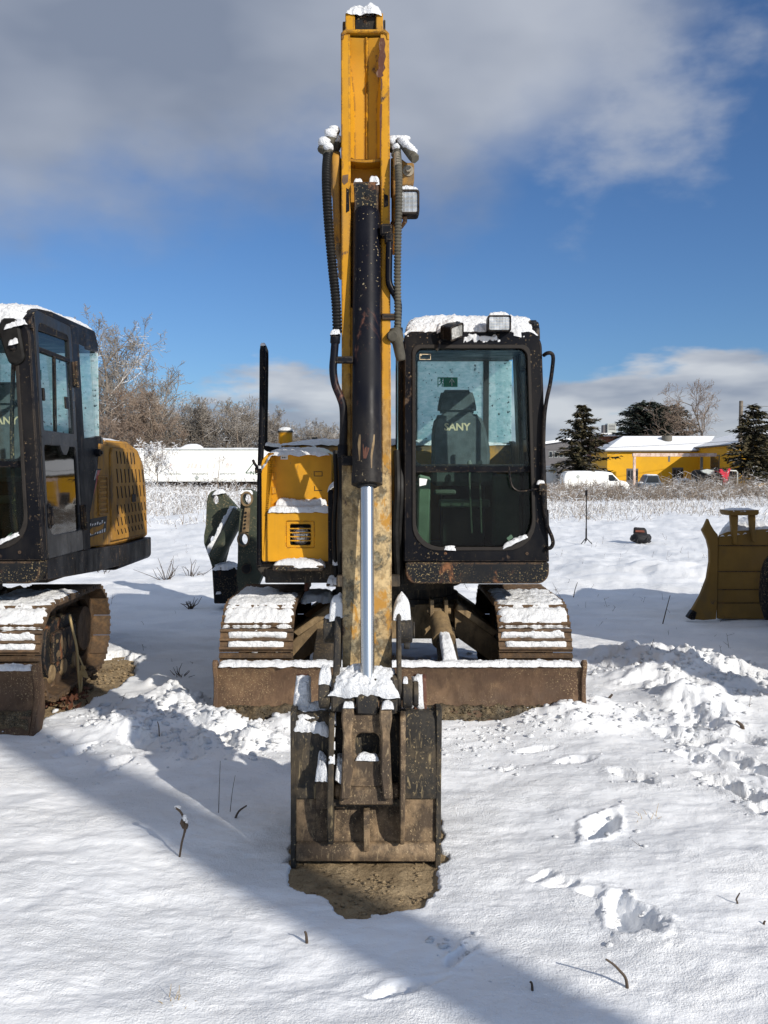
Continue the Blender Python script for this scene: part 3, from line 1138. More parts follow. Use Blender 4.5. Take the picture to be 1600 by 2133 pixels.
_sp = [(470, 1525, 0.25, 0.22, 200, 0.003, 0.028), (420, 1490, 0.25, 0.25, 170, 0.003, 0.03), (540, 1550, 0.2, 0.15, 150, 0.003, 0.022), (300, 1500, 0.3, 0.25, 140, 0.004, 0.03),
       (1330, 1390, 0.5, 0.28, 170, 0.003, 0.022), (1440, 1410, 0.4, 0.3, 170, 0.003, 0.024), (1520, 1420, 0.4, 0.3, 200, 0.003, 0.03), (1450, 1510, 0.18, 0.35, 180, 0.003, 0.022),
       (1000, 1530, 0.35, 0.12, 160, 0.003, 0.016), (1180, 1510, 0.3, 0.12, 160, 0.003, 0.02), (960, 1560, 0.12, 0.12, 70, 0.003, 0.014)]
for (px, py, a, b, deg, dep) in PRINTS:
    if dep > 0.028:
        _sp.append((px, py, a * 0.75, a * 0.75, 28, 0.002, 0.012))
clods('snow_clods', 9, _sp, mt_snow, 'loose crumbs of snow kicked up around footprints and blade')
clods('soil_clods', 10, [(760, 1850, 0.16, 0.12, 420, 0.0015, 0.0075), (760, 1895, 0.10, 0.05, 120, 0.0015, 0.006), (230, 1400, 0.12, 0.35, 260, 0.003, 0.014)], mt_sand, 'crumbs of bare sandy soil')
# ------------------------------------------------------------------ the excavator
def snow_part(parent, patches, name='snow_cap'):
    if len(patches) <= 8:
        for p in patches:
            bm = BM()
            pad(bm, **p)
            o = build(name, bm, mt_snow, parent, angle=180)
        return o
    bm = BM()
    for p in patches:
        pad(bm, **p)
    return build(name, bm, mt_snow, parent, angle=180, kind='stuff')


def quad_h(x0, x1, y0, y1, z, dz=0):
    return [(x0, y0, z), (x1, y0, z), (x1, y1, z + dz), (x0, y1, z + dz)]


def make_excavator():
    global ORG
    ORG = Vector((0.08, 6.4, 0))
    ex = thing('excavator', 'yellow and black excavator facing the viewer with its raised arm and bucket in the middle', 'excavator', ORG,
               'row of snow dusted excavators')

    # ---------------- dozer blade
    x0, x1 = X(443, 5.22, 1450), X(1223, 5.22, 1450)
    ztop = Z(1383, 5.28)
    face = [(5.175, -0.04), (5.225, 0.03), (5.265, 0.12), (5.275, 0.20), (5.262, 0.28), (5.235, ztop)]
    back = [(5.262, ztop), (5.30, 0.28), (5.318, 0.2), (5.31, 0.10), (5.29, 0.0), (5.24, -0.04)]
    bm = BM()
    prism(bm, face + back, x0 + 0.02, x1 - 0.02, fx)
    box(bm, (x0 + 0.05, 5.30, ztop - 0.10), (x1 - 0.05, 5.36, ztop - 0.03))
    box(bm, (x0 + 0.05, 5.30, 0.03), (x1 - 0.05, 5.37, 0.10))
    for xr in (-0.6, -0.2, 0.3, 0.75):
        box(bm, (xr, 5.29, 0.02), (xr + 0.02, 5.35, ztop - 0.04))
    blade = build('dozer_blade', bm, mt_rust, ex, 0.003)
    for xs in (x0, x1 - 0.028):
        bm = BM()
        prism(bm, [(5.155, -0.05), (5.21, 0.05), (5.248, 0.15), (5.250, 0.24), (5.222, ztop - 0.02), (5.215, ztop + 0.02), (5.24, ztop + 0.035), (5.275, ztop + 0.02),
                   (5.34, 0.25), (5.35, 0.05), (5.29, -0.05)], xs, xs + 0.028, fx)
        build('end_plate', bm, mt_rust, blade, 0.004)
    bm = BM()
    prism(bm, [(5.150, -0.07), (5.158, -0.07), (5.222, 0.055), (5.212, 0.06)], x0 + 0.03, x1 - 0.03, fx)
    build('cutting_edge', bm, mt_rust, blade, 0.002)
    bm = BM()                                  # dirt and pebbles stuck along the cutting edge
    pad(bm, [(x0 + 0.04, 5.178, 0.005), (x1 - 0.04, 5.178, 0.005), (x1 - 0.04, 5.246, 0.085), (x0 + 0.04, 5.246, 0.085)], 0.020, 220, 8, 0.30, 1.2, (0, -0.85, 0.5), 14)
    rs = random.Random(4)
    for i in range(260):
        xx = rs.uniform(x0 + 0.05, x1 - 0.05)
        tt = rs.random()
        clump(bm, (xx, 5.165 + 0.06 * tt, 0.012 + 0.075 * tt), rs.uniform(0.004, 0.011), i * 3.1, (1.3, 0.8, 0.8), 0.4, 1)
    build('packed_dirt', bm, mt_dirt, blade, angle=180, kind='stuff')
    snow_part(blade, [dict(c=quad_h(x0 + 0.03, x1 - 0.03, 5.225, 5.30, ztop), h=0.027, nu=150, nv=6, rag=0.18, lump=0.6, freq=16)])
    # push arms and their cylinder
    for xa in (-0.40, 0.42):
        bm = BM()
        prism(bm, [(5.30, 0.10), (5.30, 0.24), (6.0, 0.50), (6.2, 0.50), (6.2, 0.36), (6.0, 0.34)], xa - 0.06, xa + 0.06, fx)
        build('blade_arm', bm, mt_under, ex, 0.006)
    pa, pb = ray(914, 1288, 5.78), ray(938, 1392, 5.36)
    bm = BM()
    cyl(bm, pa, pa.lerp(pb, 0.45), 0.068, 0.07, 18)
    cyl(bm, pa.lerp(pb, 0.40), pa.lerp(pb, 0.47), 0.078, 0.078, 18)
    box(bm, (pa.x - 0.06, pa.y - 0.04, pa.z + 0.0), (pa.x - 0.035, pa.y + 0.12, pa.z + 0.13))
    box(bm, (pa.x + 0.035, pa.y - 0.04, pa.z + 0.0), (pa.x + 0.06, pa.y + 0.12, pa.z + 0.13))
    cyl(bm, (pa.x - 0.08, pa.y, pa.z + 0.05), (pa.x + 0.08, pa.y, pa.z + 0.05), 0.022, 0.022, 10)
    cy_ = build('blade_cylinder', bm, mt_tanmud, ex, 0.003)
    bm = BM()
    cyl(bm, pa.lerp(pb, 0.47), pb, 0.05, 0.05, 14)
    build('rod', bm, mt_under, cy_)
    up = Vector((0, -0.35, 0.9)).normalized()
    q0, q1 = pa.lerp(pb, 0.46) + up * 0.062, pb + up * 0.05
    snow_part(cy_, [dict(c=[q0 + V(-0.035, 0, 0), q0 + V(0.035, 0, 0), q1 + V(0.05, 0, 0), q1 + V(-0.05, 0, 0)], h=0.030, nu=8, nv=16, nrm=up, rag=0.1, lump=0.4)])

    # ---------------- tracks
    ya, yb, zc, R = 5.72, 6.52, 0.345, 0.285
    Ls = yb - ya
    per = 2 * Ls + 2 * math.pi * R
    NS = 23
    sm = BM()
    W2 = 0.232
    box(sm, (-W2, -0.073, 0.0), (W2, 0.073, 0.016))
    for yy in (-0.058, 0.0, 0.055):
        prism(sm, [(yy - 0.013, 0.0162), (yy + 0.013, 0.0162), (yy + 0.007, 0.036), (yy - 0.007, 0.036)], -W2, W2, fx)
    for xx in (-0.085, -0.045, 0.045, 0.085):
        cyl(sm, (xx, 0.028, 0.0162), (xx, 0.028, 0.027), 0.012, 0.012, 6)
    for xx in (-0.09, 0.09):
        box(sm, (xx - 0.022, -0.085, -0.075), (xx + 0.022, 0.085, -0.0005))
    bmesh.ops.recalc_face_normals(sm, faces=sm.faces)
    shoe_me = bpy.data.meshes.new('track_shoe')
    sm.to_mesh(shoe_me)
    sm.free()
    shoe_me.materials.append(mt_track)

    def track_at(s):
        s %= per
        if s < math.pi * R:                       # front wheel, from the top down
            a = math.pi / 2 + s / R
            return (ya + R * math.cos(a), zc + R * math.sin(a), a)
        s -= math.pi * R
        if s < Ls:
            return (ya + s, zc - R, -math.pi / 2)
        s -= Ls
        if s < math.pi * R:
            a = -math.pi / 2 + s / R
            return (yb + R * math.cos(a), zc + R * math.sin(a), a)
        s -= math.pi * R
        return (yb - s, zc + R, math.pi / 2)

    for side, (tx0, tx1) in enumerate(((-1.04, -0.576), (0.726, 1.19))):
        xc = (tx0 + tx1) / 2
        inner = 1 if side == 0 else -1
        bm = BM()
        prism(bm, [(ya + 0.12, 0.13), (ya + 0.05, 0.25), (ya + 0.10, 0.45), (ya + 0.25, 0.50), (yb - 0.25, 0.50), (yb - 0.10, 0.42), (yb - 0.15, 0.13)], xc - 0.12, xc + 0.12, fx)
        box(bm, (xc + 0.12, ya + 0.16, 0.22), (xc + 0.145, yb - 0.2, 0.42))
        box(bm, (xc - 0.145, ya + 0.16, 0.22), (xc - 0.12, yb - 0.2, 0.42))
        tr = build('track', bm, mt_blackmud, ex, 0.006)
        if side == 1:
            bm = BM()
            rt = random.Random(33)
            for (ys_, zs_, w_, h_) in ((ya + 0.24, 0.27, 0.05, 0.03), (ya + 0.31, 0.34, 0.03, 0.06), (ya + 0.36, 0.31, 0.04, 0.08), (ya + 0.44, 0.33, 0.03, 0.06), (ya + 0.50, 0.30, 0.02, 0.03), (ya + 0.22, 0.36, 0.03, 0.02)):
                pl = [(ys_ + w_ * math.cos(q) * rt.uniform(.5, 1), zs_ + h_ * math.sin(q) * rt.uniform(.5, 1)) for q in np.linspace(0, 6.28, 9)[:-1]]
                bm = BM()
                pl = pl[:8]
                prism(bm, pl, xc + 0.1452, xc + 0.1462, fx)
                build('torn_print', bm, mt_tanplate, tr)
            bm = BM()
            for i in range(26):
                clump(bm, (xc + rt.uniform(0.10, 0.24), rt.uniform(ya + 0.1, yb), rt.uniform(-0.04, 0.07)), rt.uniform(0.012, 0.03), i * 1.9, (1, 1.5, 0.7), 0.6, 2)
            build('mud_lumps', bm, mt_track, tr, angle=180, kind='stuff')
        bm = BM()
        lathe(bm, (xc - 0.055, ya, zc), (1, 0, 0), [(0, 0.19), (0.0, 0.255), (0.03, 0.262), (0.035, 0.278), (0.075, 0.278), (0.08, 0.262), (0.11, 0.255), (0.11, 0.19)], 28)
        build('idler', bm, mt_track, tr)
        bm = BM()
        teeth = []
        for i in range(44):
            a = 2 * math.pi * i / 44
            r = 0.262 if i % 4 in (0, 1) else 0.232
            teeth.append((yb + r * math.cos(a), zc + r * math.sin(a)))
        prism(bm, teeth, xc - 0.025, xc + 0.025, fx)
        cyl(bm, (xc - 0.14, yb, zc), (xc + 0.14, yb, zc), 0.16, 0.16, 22)
        build('sprocket', bm, mt_track, tr, 0.003)
        for i in range(3):
            yy = ya + 0.18 + i * 0.22
            bm = BM()
            lathe(bm, (xc - 0.13, yy, 0.155), (1, 0, 0), [(0, 0.05), (0.02, 0.07), (0.1, 0.07), (0.11, 0.055), (0.15, 0.055), (0.16, 0.07), (0.24, 0.07), (0.26, 0.05)], 16)
            build('roller', bm, mt_tanmud, tr)
        bm = BM()
        lathe(bm, (xc - 0.06, (ya + yb) / 2, 0.535), (1, 0, 0), [(0, 0.03), (0, 0.05), (0.12, 0.05), (0.12, 0.03)], 14)
        build('roller', bm, mt_track, tr)
        patches = []
        rs = random.Random(20 + side)
        for i in range(NS):
            y, z, a = track_at((i + 0.35) * per / NS)
            sh = bpy.data.objects.new('track_shoe', shoe_me)
            sh.parent = tr
            nrm = Vector((0, math.cos(a), math.sin(a)))
            tan = Vector((0, -math.sin(a), math.cos(a)))
            xv = tan.cross(nrm)
            mt = Matrix((xv, tan, nrm)).transposed().to_4x4()
            mt.translation = Vector((xc, y, z)) - ORG
            sh.matrix_local = mt
            COL.objects.link(sh)
            top = math.sin(a)
            c0 = Vector((xc, y, z)) + nrm * 0.016
            if top > 0.25 and y < 6.30 - 0.10 * side:
                # a nearly full cover on the shoulder of the track, cut by the grousers
                for (t0, t1) in (((-0.0745, 0.0745),) if top > 0.50 else ((-0.062, -0.008), (0.008, 0.062))):
                    wx0, wx1 = -0.225, 0.225
                    hh = 0.034 if top > 0.50 else 0.024
                    if side == 0 and y > 6.05:
                        wx1 = 0.10 - rs.random() * 0.1
                    if top < 0.62:
                        wx0 += rs.random() * 0.05
                        wx1 -= rs.random() * 0.05
                    upv = (nrm * 0.7 + Vector((0, 0, 0.5))).normalized()
                    patches.append(dict(c=[c0 + V(wx0, 0, 0) + tan * t1, c0 + V(wx1, 0, 0) + tan * t1, c0 + V(wx1, 0, 0) + tan * t0, c0 + V(wx0, 0, 0) + tan * t0],
                                        h=hh, nu=30, nv=6, nrm=upv, rag=0.08 if top > 0.5 else 0.4, lump=0.55, freq=15, p=8 if top > 0.5 else 4, melt=0.22 if top > 0.5 else 0.6))
            elif -0.72 < top <= 0.25 and y < ya:
                # ledges of snow held on the upright grousers
                for tt in (-0.058, 0.0, 0.055):
                    if rs.random() < 0.40:
                        continue
                    wa, wb = sorted((rs.uniform(-0.22, 0.1), rs.uniform(-0.05, 0.22)))
                    if wb - wa < 0.08:
                        continue
                    g0 = c0 + tan * tt + nrm * 0.0
                    z_ = V(0, 0, -0.012)
                    patches.append(dict(c=[g0 + V(wa, 0, 0) + nrm * 0.022 + z_, g0 + V(wb, 0, 0) + nrm * 0.022 + z_, g0 + V(wb, 0, 0) + z_, g0 + V(wa, 0, 0) + z_],
                                        h=0.040, nu=22, nv=4, nrm=(0, -0.25, 0.95), rag=0.3, lump=0.8))
        snow_part(tr, patches)

    # ---------------- undercarriage
    bm = BM()
    prism(bm, [(-0.36, 0.36), (0.52, 0.36), (0.52, 0.60), (-0.36, 0.60)], 5.95, 6.85, fy)
    for s in (-1, 1):
        for y0 in (5.86, 6.62):
            xa = 0.08 + s * 0.40
            xb = 0.08 + s * 0.72
            prism(bm, [(xa, 0.40), (xb, 0.17), (xb, 0.34), (xb - s * 0.05, 0.40), (xa, 0.585)], y0, y0 + 0.20, fy)
            prism(bm, [(xa, 0.585), (xb - s * 0.06, 0.40), (xb - s * 0.02, 0.43), (xa + s * 0.02, 0.625)], y0 - 0.05, y0 + 0.22, fy)
    build('undercarriage_frame', bm, mt_tanmud, ex, 0.006)
    bm = BM()
    lathe(bm, (0.08, 6.4, 0.58), (0, 0, 1), [(0, 0.42), (0, 0.47), (0.05, 0.47), (0.05, 0.44), (0.12, 0.44), (0.12, 0.49), (0.19, 0.49), (0.19, 0.40)], 40)
    build('slew_ring', bm, mt_under, ex)
    snow_part(ex, [dict(c=quad_h(X(628, 6.1), X(690, 6.1), 5.95, 6.35, 0.62), h=0.05, nu=14, nv=10, rag=0.3)])

    # ---------------- upper deck
    bm = BM()
    box(bm, (-0.80, 5.78, 0.77), (0.975, 8.0, 0.87))
    box(bm, (-0.30, 5.42, 0.79), (0.10, 5.779, 0.86))
    box(bm, (-0.30, 5.80, 0.871), (-0.26, 6.6, 1.30))
    box(bm, (0.06, 5.80, 0.871), (0.10, 6.6, 1.30))
    build('upper_deck', bm, mt_under, ex, 0.006)
    bm = BM()                                                # counterweight and lower skirts
    pts = rrect(-0.86, 1.045, 0.70, 0.895, (0.05, 0.05, 0.01, 0.01), 4)
    prism(bm, pts, 7.15, 8.16, fy)
    build('counterweight', bm, mt_black, ex, 0.012)
    bm = BM()
    outl = rrect(X(845, 5.46, 1190), X(1144, 5.46, 1190), Z(1216, 5.46), Z(1172, 5.46), (0.07, 0.075, 0.012, 0.012), 6)
    prism(bm, outl, 5.46, 5.58, fy)
    build('cab_skirt', bm, mt_blackmud, ex, 0.006)
    bm = BM()
    prism(bm, [(5.585, 0.965), (7.145, 0.905), (7.145, 0.735), (6.6, 0.755), (5.585, 0.812)], 0.985, 1.047, fx)
    build('side_skirt', bm, mt_black, ex, 0.005)

    # bits seen between deck and track on the viewer's left
    bm = BM()
    xl = X(540, 5.78)
    prism(bm, [(X(530, 5.8), Z(1172, 5.8)), (X(700, 5.8), Z(1172, 5.8)), (X(700, 5.8), Z(1196, 5.8)), (X(672, 5.8), Z(1212, 5.8)), (X(560, 5.8), Z(1212, 5.8)), (X(536, 5.8), Z(1190, 5.8))], 5.80, 6.3, fy)
    box(bm, (X(672, 5.76), 5.74, Z(1206, 5.74)), (X(700, 5.76), 5.8, Z(1168, 5.74)))
    sb = build('deck_support', bm, mt_under, ex, 0.008)
    bm = BM()
    box(bm, (X(568, 5.66), 5.60, Z(1190, 5.60)), (X(676, 5.66), 5.81, Z(1178, 5.60)))
    stp = build('step_plate', bm, mt_blackmud, ex, 0.006)
    snow_part(stp, [dict(c=quad_h(X(570, 5.66), X(676, 5.66), 5.60, 5.80, Z(1179, 5.60)), h=0.045, nu=30, nv=8, rag=0.12, lump=0.35, freq=7)])
    bm = BM()
    box(bm, (X(680, 5.6), 5.56, Z(1222, 5.56)), (X(716, 5.6), 5.7, Z(1216, 5.56)))
    ltb = build('hose_tray', bm, mt_track, ex, 0.003)
    snow_part(ltb, [dict(c=quad_h(X(681, 5.6), X(714, 5.6), 5.56, 5.7, Z(1216, 5.56)), h=0.045, nu=12, nv=8, rag=0.2)])
    bm = BM()
    box(bm, (X(633, 5.9), 5.9, Z(1232, 5.9)), (X(640, 5.9), 6.2, Z(1212, 5.9)))
    box(bm, (X(600, 5.9), 5.9, Z(1214, 5.9)), (X(640, 5.9), 6.2, Z(1211, 5.9)))
    build('bracket', bm, mt_rustred, ex, 0.002)

    # ---------------- side box with lamp
    yb0 = 5.73
    bx0, bx1 = X(544, yb0), X(692, yb0)
    zb, zl, zt = Z(1170, yb0), Z(1066, yb0), Z(944, yb0 + 0.12)
    xs = X(566, yb0 + 0.1)
    bm = BM()
    prism(bm, rrect(bx0, xs, zb, zt, (0.015, 0.004, 0.01, 0.08), 5), yb0 + 0.02, 6.6, fy)
    prism(bm, rrect(xs - 0.001, bx1 - 0.01, zl - 0.02, zt, (0.003, 0.003, 0.02, 0.003), 3), yb0 + 0.10, 6.6, fy)
    bxo = build('side_box', bm, mt_yellow_box, ex, 0.008)
    # lower panel with a pressed surround and five slots
    gx0, gx1, gz0, gz1 = X(605, yb0, 1115), X(645.5, yb0, 1115), Z(1135, yb0), Z(1093, yb0)
    bm = BM()
    ring(bm, rrect(xs - 0.02, bx1, zb, zl, (0.012, 0.012, 0.03, 0.012), 4), rrect(gx0 - 0.03, gx1 + 0.03, gz0 - 0.02, gz1 + 0.025, 0.012, 4), yb0, yb0 + 0.04, fy)
    ring(bm, rrect(gx0 - 0.0305, gx1 + 0.0305, gz0 - 0.0205, gz1 + 0.0255, 0.012, 4), rrect(gx0 - 0.005, gx1 + 0.005, gz0 - 0.003, gz1 + 0.003, 0.012, 4), yb0 + 0.012, yb0 + 0.03, fy)
    prism(bm, [(yb0 + 0.001, zl - 0.001), (yb0 + 0.10, zl + 0.05), (yb0 + 0.11, zl + 0.045), (yb0 + 0.11, zl - 0.03), (yb0 + 0.03, zl - 0.03)], xs - 0.018, bx1 - 0.002, fx)
    lp = build('lower_panel', bm, mt_yellow_box, ex, 0.004)
    bm = BM()
    box(bm, (gx0 - 0.02, yb0 + 0.07, gz0 - 0.02), (gx1 + 0.02, yb0 + 0.09, gz1 + 0.02))
    build('lamp_recess', bm, mt_dark, lp)
    pitch = (gz1 - gz0) / 5
    bm = BM()
    for i in range(1, 5):
        zz = gz0 + pitch * i
        prism(bm, rrect(gx0 - 0.008, gx1 + 0.008, zz - 0.004, zz + 0.004, 0.003, 2), yb0 + 0.013, yb0 + 0.026, fy)
    build('lamp_grille', bm, mt_yellow_box, lp)
    bm = BM()
    cx, cz = (gx0 + gx1) / 2, gz0 + pitch * 2.1
    lathe(bm, (cx, yb0 + 0.068, cz), (0, -1, 0), [(0, 0.062), (0.012, 0.060), (0.026, 0.045), (0.032, 0.02)], 24)
    build('headlamp', bm, mt_lens, lp)
    for pz in (965, 992, 1022):
        bm = BM()
        cyl(bm, (xs + 0.008, yb0 + 0.092, Z(pz + 7, yb0)), (xs + 0.008, yb0 + 0.092, Z(pz - 7, yb0)), 0.008, 0.008, 8)
        box(bm, (xs - 0.004, yb0 + 0.094, Z(pz + 7, yb0)), (xs + 0.03, yb0 + 0.0995, Z(pz - 7, yb0)))
        build('hinge', bm, mt_yellow_box, bxo)
    bm = BM()
    box(bm, (X(585, yb0 + .1), yb0 + 0.0965, Z(957, yb0 + .1)), (X(600, yb0 + .1), yb0 + 0.0995, Z(947.5, yb0 + .1)))
    stk = build('label_plate', bm, mt_label, bxo)
    bm = BM()
    for i, w in enumerate((2.2, 1.2, 2.4, 1.0, 1.6)):
        a = X(588 + i * 1.9, yb0 + .1)
        box(bm, (a, yb0 + 0.0945, Z(954.5, yb0 + .1)), (a + w * 0.002, yb0 + 0.0960, Z(951.5, yb0 + .1)))
    build('print', bm, mt_ink, stk)
    bm = BM()
    for (pa_, pb_, qa, qb) in ((655, 671, 982, 983.2), (655, 671, 991, 992.2), (654, 655.2, 982, 992), (670.5, 671.7, 982, 992), (655, 671, 1021, 1022.4), (655, 656.3, 1012, 1022)):
        box(bm, (X(pa_, yb0 + .1), yb0 + 0.0975, Z(qb, yb0 + .1)), (X(pb_, yb0 + .1), yb0 + 0.1, Z(qa, yb0 + .1)))
    build('door_latch', bm, mt_ink, bxo)
    snow_part(lp, [dict(c=quad_h(xs - 0.01, bx1 + 0.005, yb0 - 0.012, yb0 + 0.045, zl + 0.004), h=0.036, nu=60, nv=6, rag=0.15, lump=0.45),
                   dict(c=quad_h(xs + 0.03, bx1 - 0.04, yb0 + 0.05, yb0 + 0.105, zl + 0.042), h=0.042, nu=50, nv=6, rag=0.12, lump=0.5)])
    snow_part(bxo, [dict(c=quad_h(bx0 + 0.03, bx1 - 0.02, yb0 + 0.015, 6.6, zt - 0.006), h=0.05, nu=30, nv=30, rag=0.04, lump=0.35, freq=8),
                    dict(c=[(bx0 - 0.004, yb0 + 0.02, zt - 0.12), (bx0 + 0.07, yb0 + 0.015, zt - 0.01), (bx0 + 0.07, 6.4, zt - 0.01), (bx0 - 0.004, 6.4, zt - 0.12)], h=0.03, nu=8, nv=30, nrm=(-0.5, 0, 0.8), rag=0.1)])

    # ---------------- engine hood
    bm = BM()
    prof = [(6.70, 0.90), (6.70, 1.66), (6.78, 1.735), (7.55, 1.745), (7.85, 1.69), (8.03, 1.56), (8.11, 1.36), (8.14, 1.0), (8.14, 0.90)]
    prism(bm, prof, -0.83, 1.018, fx)
    hood = build('engine_hood', bm, mt_yellow_side, ex, 0.02)
    bm = BM()                                              # raised side door with its frame
    prism(bm, [(6.98, 0.945), (6.98, 1.62), (7.04, 1.68), (7.60, 1.69), (7.80, 1.64), (7.96, 1.52), (8.03, 1.34), (8.06, 0.93)], 1.018, 1.036, fx)
    hd = build('hood_door', bm, mt_yellow_side, hood, 0.006)
    bm = BM()
    for (za, zb_, n, ya_, yb_) in ((1.555, 1.655, 6, 7.12, 7.62), (1.40, 1.515, 8, 7.12, 7.90), (1.275, 1.375, 8, 7.12, 7.92), (1.150, 1.225, 9, 7.12, 7.96), (1.055, 1.125, 9, 7.12, 7.96), (0.985, 1.03, 8, 7.12, 7.85)):
        for i in range(n):
            yy = ya_ + (yb_ - ya_) * i / (n - 1)
            w = 0.017
            prism(bm, [(yy, zb_), (yy + w, zb_ - 0.004), (yy + w + 0.035, za + 0.004), (yy + 0.035, za)], 1.0355, 1.0395, fx)
    build('vent_slots', bm, mt_dark, hd, kind='stuff')
    bm = BM()
    prism(bm, rrect(7.55, 7.66, 1.235, 1.30, 0.006, 2), 1.0365, 1.045, fx)
    build('door_catch', bm, mt_blackmud, hd)
    # quarter panel between cab and hood
    bm = BM()
    prism(bm, [(6.30, 0.95), (6.30, 1.12), (6.66, 1.50), (6.72, 1.70), (6.95, 1.70), (6.965, 0.92)], 1.0, 1.030, fx)
    qp = build('quarter_panel', bm, mt_yellow_side, ex, 0.006)
    bm = BM()
    ring(bm, rrect(6.66, 6.89, 1.16, 1.46, 0.015, 3), rrect(6.675, 6.875, 1.175, 1.445, 0.012, 3), 1.0302, 1.040, fx)
    for i in range(6):
        zz = 1.19 + i * 0.043
        prism(bm, rrect(6.69, 6.86, zz, zz + 0.025, 0.008, 2), 1.0302, 1.038, fx)
    build('vent_panel', bm, mt_yellow_side, qp, 0.002)
    bm = BM()
    prism(bm, [(6.33, 1.015), (6.30, 1.10), (6.33, 1.135), (6.40, 1.13), (6.38, 1.02)], 1.0302, 1.033, fx)
    prism(bm, [(6.37, 1.16), (6.42, 1.16), (6.65, 1.42), (6.72, 1.50), (6.66, 1.50)], 1.0302, 1.033, fx)
    build('red_stripe', bm, mt_redstripe, qp)
    bm = BM()
    prism(bm, [(6.34, 1.17), (6.365, 1.16), (6.655, 1.50), (6.63, 1.50)], 1.0302, 1.0335, fx)
    build('grey_stripe', bm, mt_greystripe, qp)
    bm = BM()
    prism(bm, [(6.41, 1.012), (6.42, 1.145), (6.88, 1.15), (6.84, 1.03)], 1.0302, 1.0325, fx)
    dec = build('torn_decal', bm, mt_ink, qp)
    bm = BM()
    rs = random.Random(12)
    for row, z0 in enumerate((1.093, 1.028)):
        for i in range(7):
            y0 = 6.455 + i * 0.056
            hh = 0.032 * rs.uniform(0.4, 1.0)
            prism(bm, [(y0, z0), (y0 + 0.018 + rs.random() * 0.02, z0 + rs.uniform(0, 0.012)), (y0 + 0.036, z0 + hh), (y0 + 0.006, z0 + hh)], 1.0327, 1.0335, fx)
    build('torn_print', bm, mt_label, dec)
    bm = BM()
    prism(bm, [(6.43, 1.06), (6.52, 1.085), (6.66, 1.082), (6.80, 1.10), (6.76, 1.06), (6.62, 1.045), (6.5, 1.03)], 1.0337, 1.0343, fx)
    build('torn_patch', bm, mt_yellow_side, dec)
    snow_part(hood, [dict(c=quad_h(-0.81, 1.0, 6.75, 7.62, 1.738), h=0.05, nu=40, nv=20, rag=0.03, lump=0.35, freq=6),
                     dict(c=[(-0.81, 7.6, 1.735), (1.0, 7.6, 1.735), (1.0, 8.06, 1.50), (-0.81, 8.06, 1.50)], h=0.035, nu=40, nv=14, nrm=(0, 0.4, 0.9), rag=0.06, lump=0.5)])

    # air filter canister and the other pipe beyond the hood
    bm = BM()
    yc = 6.95
    xc, r = X(594.5, yc, 900), 15 / 1800 * yc
    lathe(bm, (xc, yc, Z(945, yc)), (0, 0, 1), [(0, r * 0.97), (0.10, r), (Z(903, yc) - Z(945, yc), r), (Z(903, yc) - Z(945, yc), r * 1.05), (Z(901, yc) - Z(945, yc), r * 1.05)], 26)
    air = build('air_intake', bm, mt_yellow_box, ex)
    bm = BM()
    lathe(bm, (xc, yc, Z(901.5, yc)), (0, 0, 1), [(0, r * 1.08), (0.012, r * 1.06), (0.022, r * 0.95)], 26)
    build('cap', bm, mt_hosegrey, air)
    bm = BM()
    lathe(bm, (xc, yc, Z(898.5, yc)), (0, 0, 1), [(-0.01, r * 1.0), (0.008, r * 1.02), (0.024, r * 0.85), (0.033, r * 0.45)], 26)
    build('snow_cap', bm, mt_snow, air, angle=180)
    bm = BM()
    xe = X(655.5, 7.3, 920)
    lathe(bm, (xe, 7.3, 1.70), (0, 0, 1), [(0, 0.028), (Z(917, 7.3) - 1.70, 0.028), (Z(911, 7.3) - 1.70, 0.022)], 14)
    exh = build('exhaust_pipe', bm, mt_hosegrey, ex)

    # ---------------- hand rail
    bm = BM()
    yr = 5.78
    pts = [ray(541, 1178, yr), ray(541, 1100, yr), ray(542, 1000, yr), ray(546, 860, yr), ray(547, 745, yr), ray(547.5, 728, yr + 0.02), ray(549, 723, yr + 0.07),
           ray(552, 729, yr + 0.16), ray(553.5, 745, yr + 0.20), ray(552.5, 850, yr + 0.21), ray(551.5, 915, yr + 0.21), ray(553, 929, yr + 0.22), ray(562, 936, yr + 0.24), ray(590, 937, yr + 0.25)]
    tube(bm, spline(pts, 5), 0.020, 12)
    hr = build('hand_rail', bm, mt_black, ex)
    bm = BM()
    a = ray(538, 975, yr - 0.02)
    box(bm, (a.x - 0.022, yr - 0.03, a.z - 0.035), (a.x + 0.03, yr + 0.03, a.z + 0.005))
    tube(bm, [a + V(0, -0.02, 0), a + V(-0.02, -0.03, 0.03), a + V(-0.03, -0.035, 0.055)], 0.01, 8)
    build('clamp', bm, mt_black, hr, 0.004)
    snow_part(hr, [dict(c=[ray(552, 930, yr + .2) + V(0, -.02, .012), ray(588, 935, yr + .24) + V(0, -.02, .012), ray(588, 935, yr + .24) + V(0, .02, .012), ray(552, 930, yr + .2) + V(0, .02, .012)], h=0.022, nu=14, nv=5),
                   dict(c=quad_h(a.x - 0.02, a.x + 0.03, yr - 0.03, yr + 0.03, a.z + 0.004), h=0.02, nu=6, nv=6),
                   dict(c=quad_h(pts[6].x - 0.015, pts[6].x + 0.018, yr, yr + 0.12, pts[6].z + 0.006), h=0.02, nu=6, nv=8)])
    # blocks and hoses left of the boom foot
    bm = BM()
    for (pa_, qa, pb_, qb, d) in ((683, 1020, 694, 1175, 5.62), (700, 1010, 705, 1210, 5.60)):
        box(bm, (X(pa_, d), d, Z(qb, d)), (X(pb_, d), d + 0.05, Z(qa, d)))
    hb = build('hose_guard', bm, mt_black, ex, 0.004)
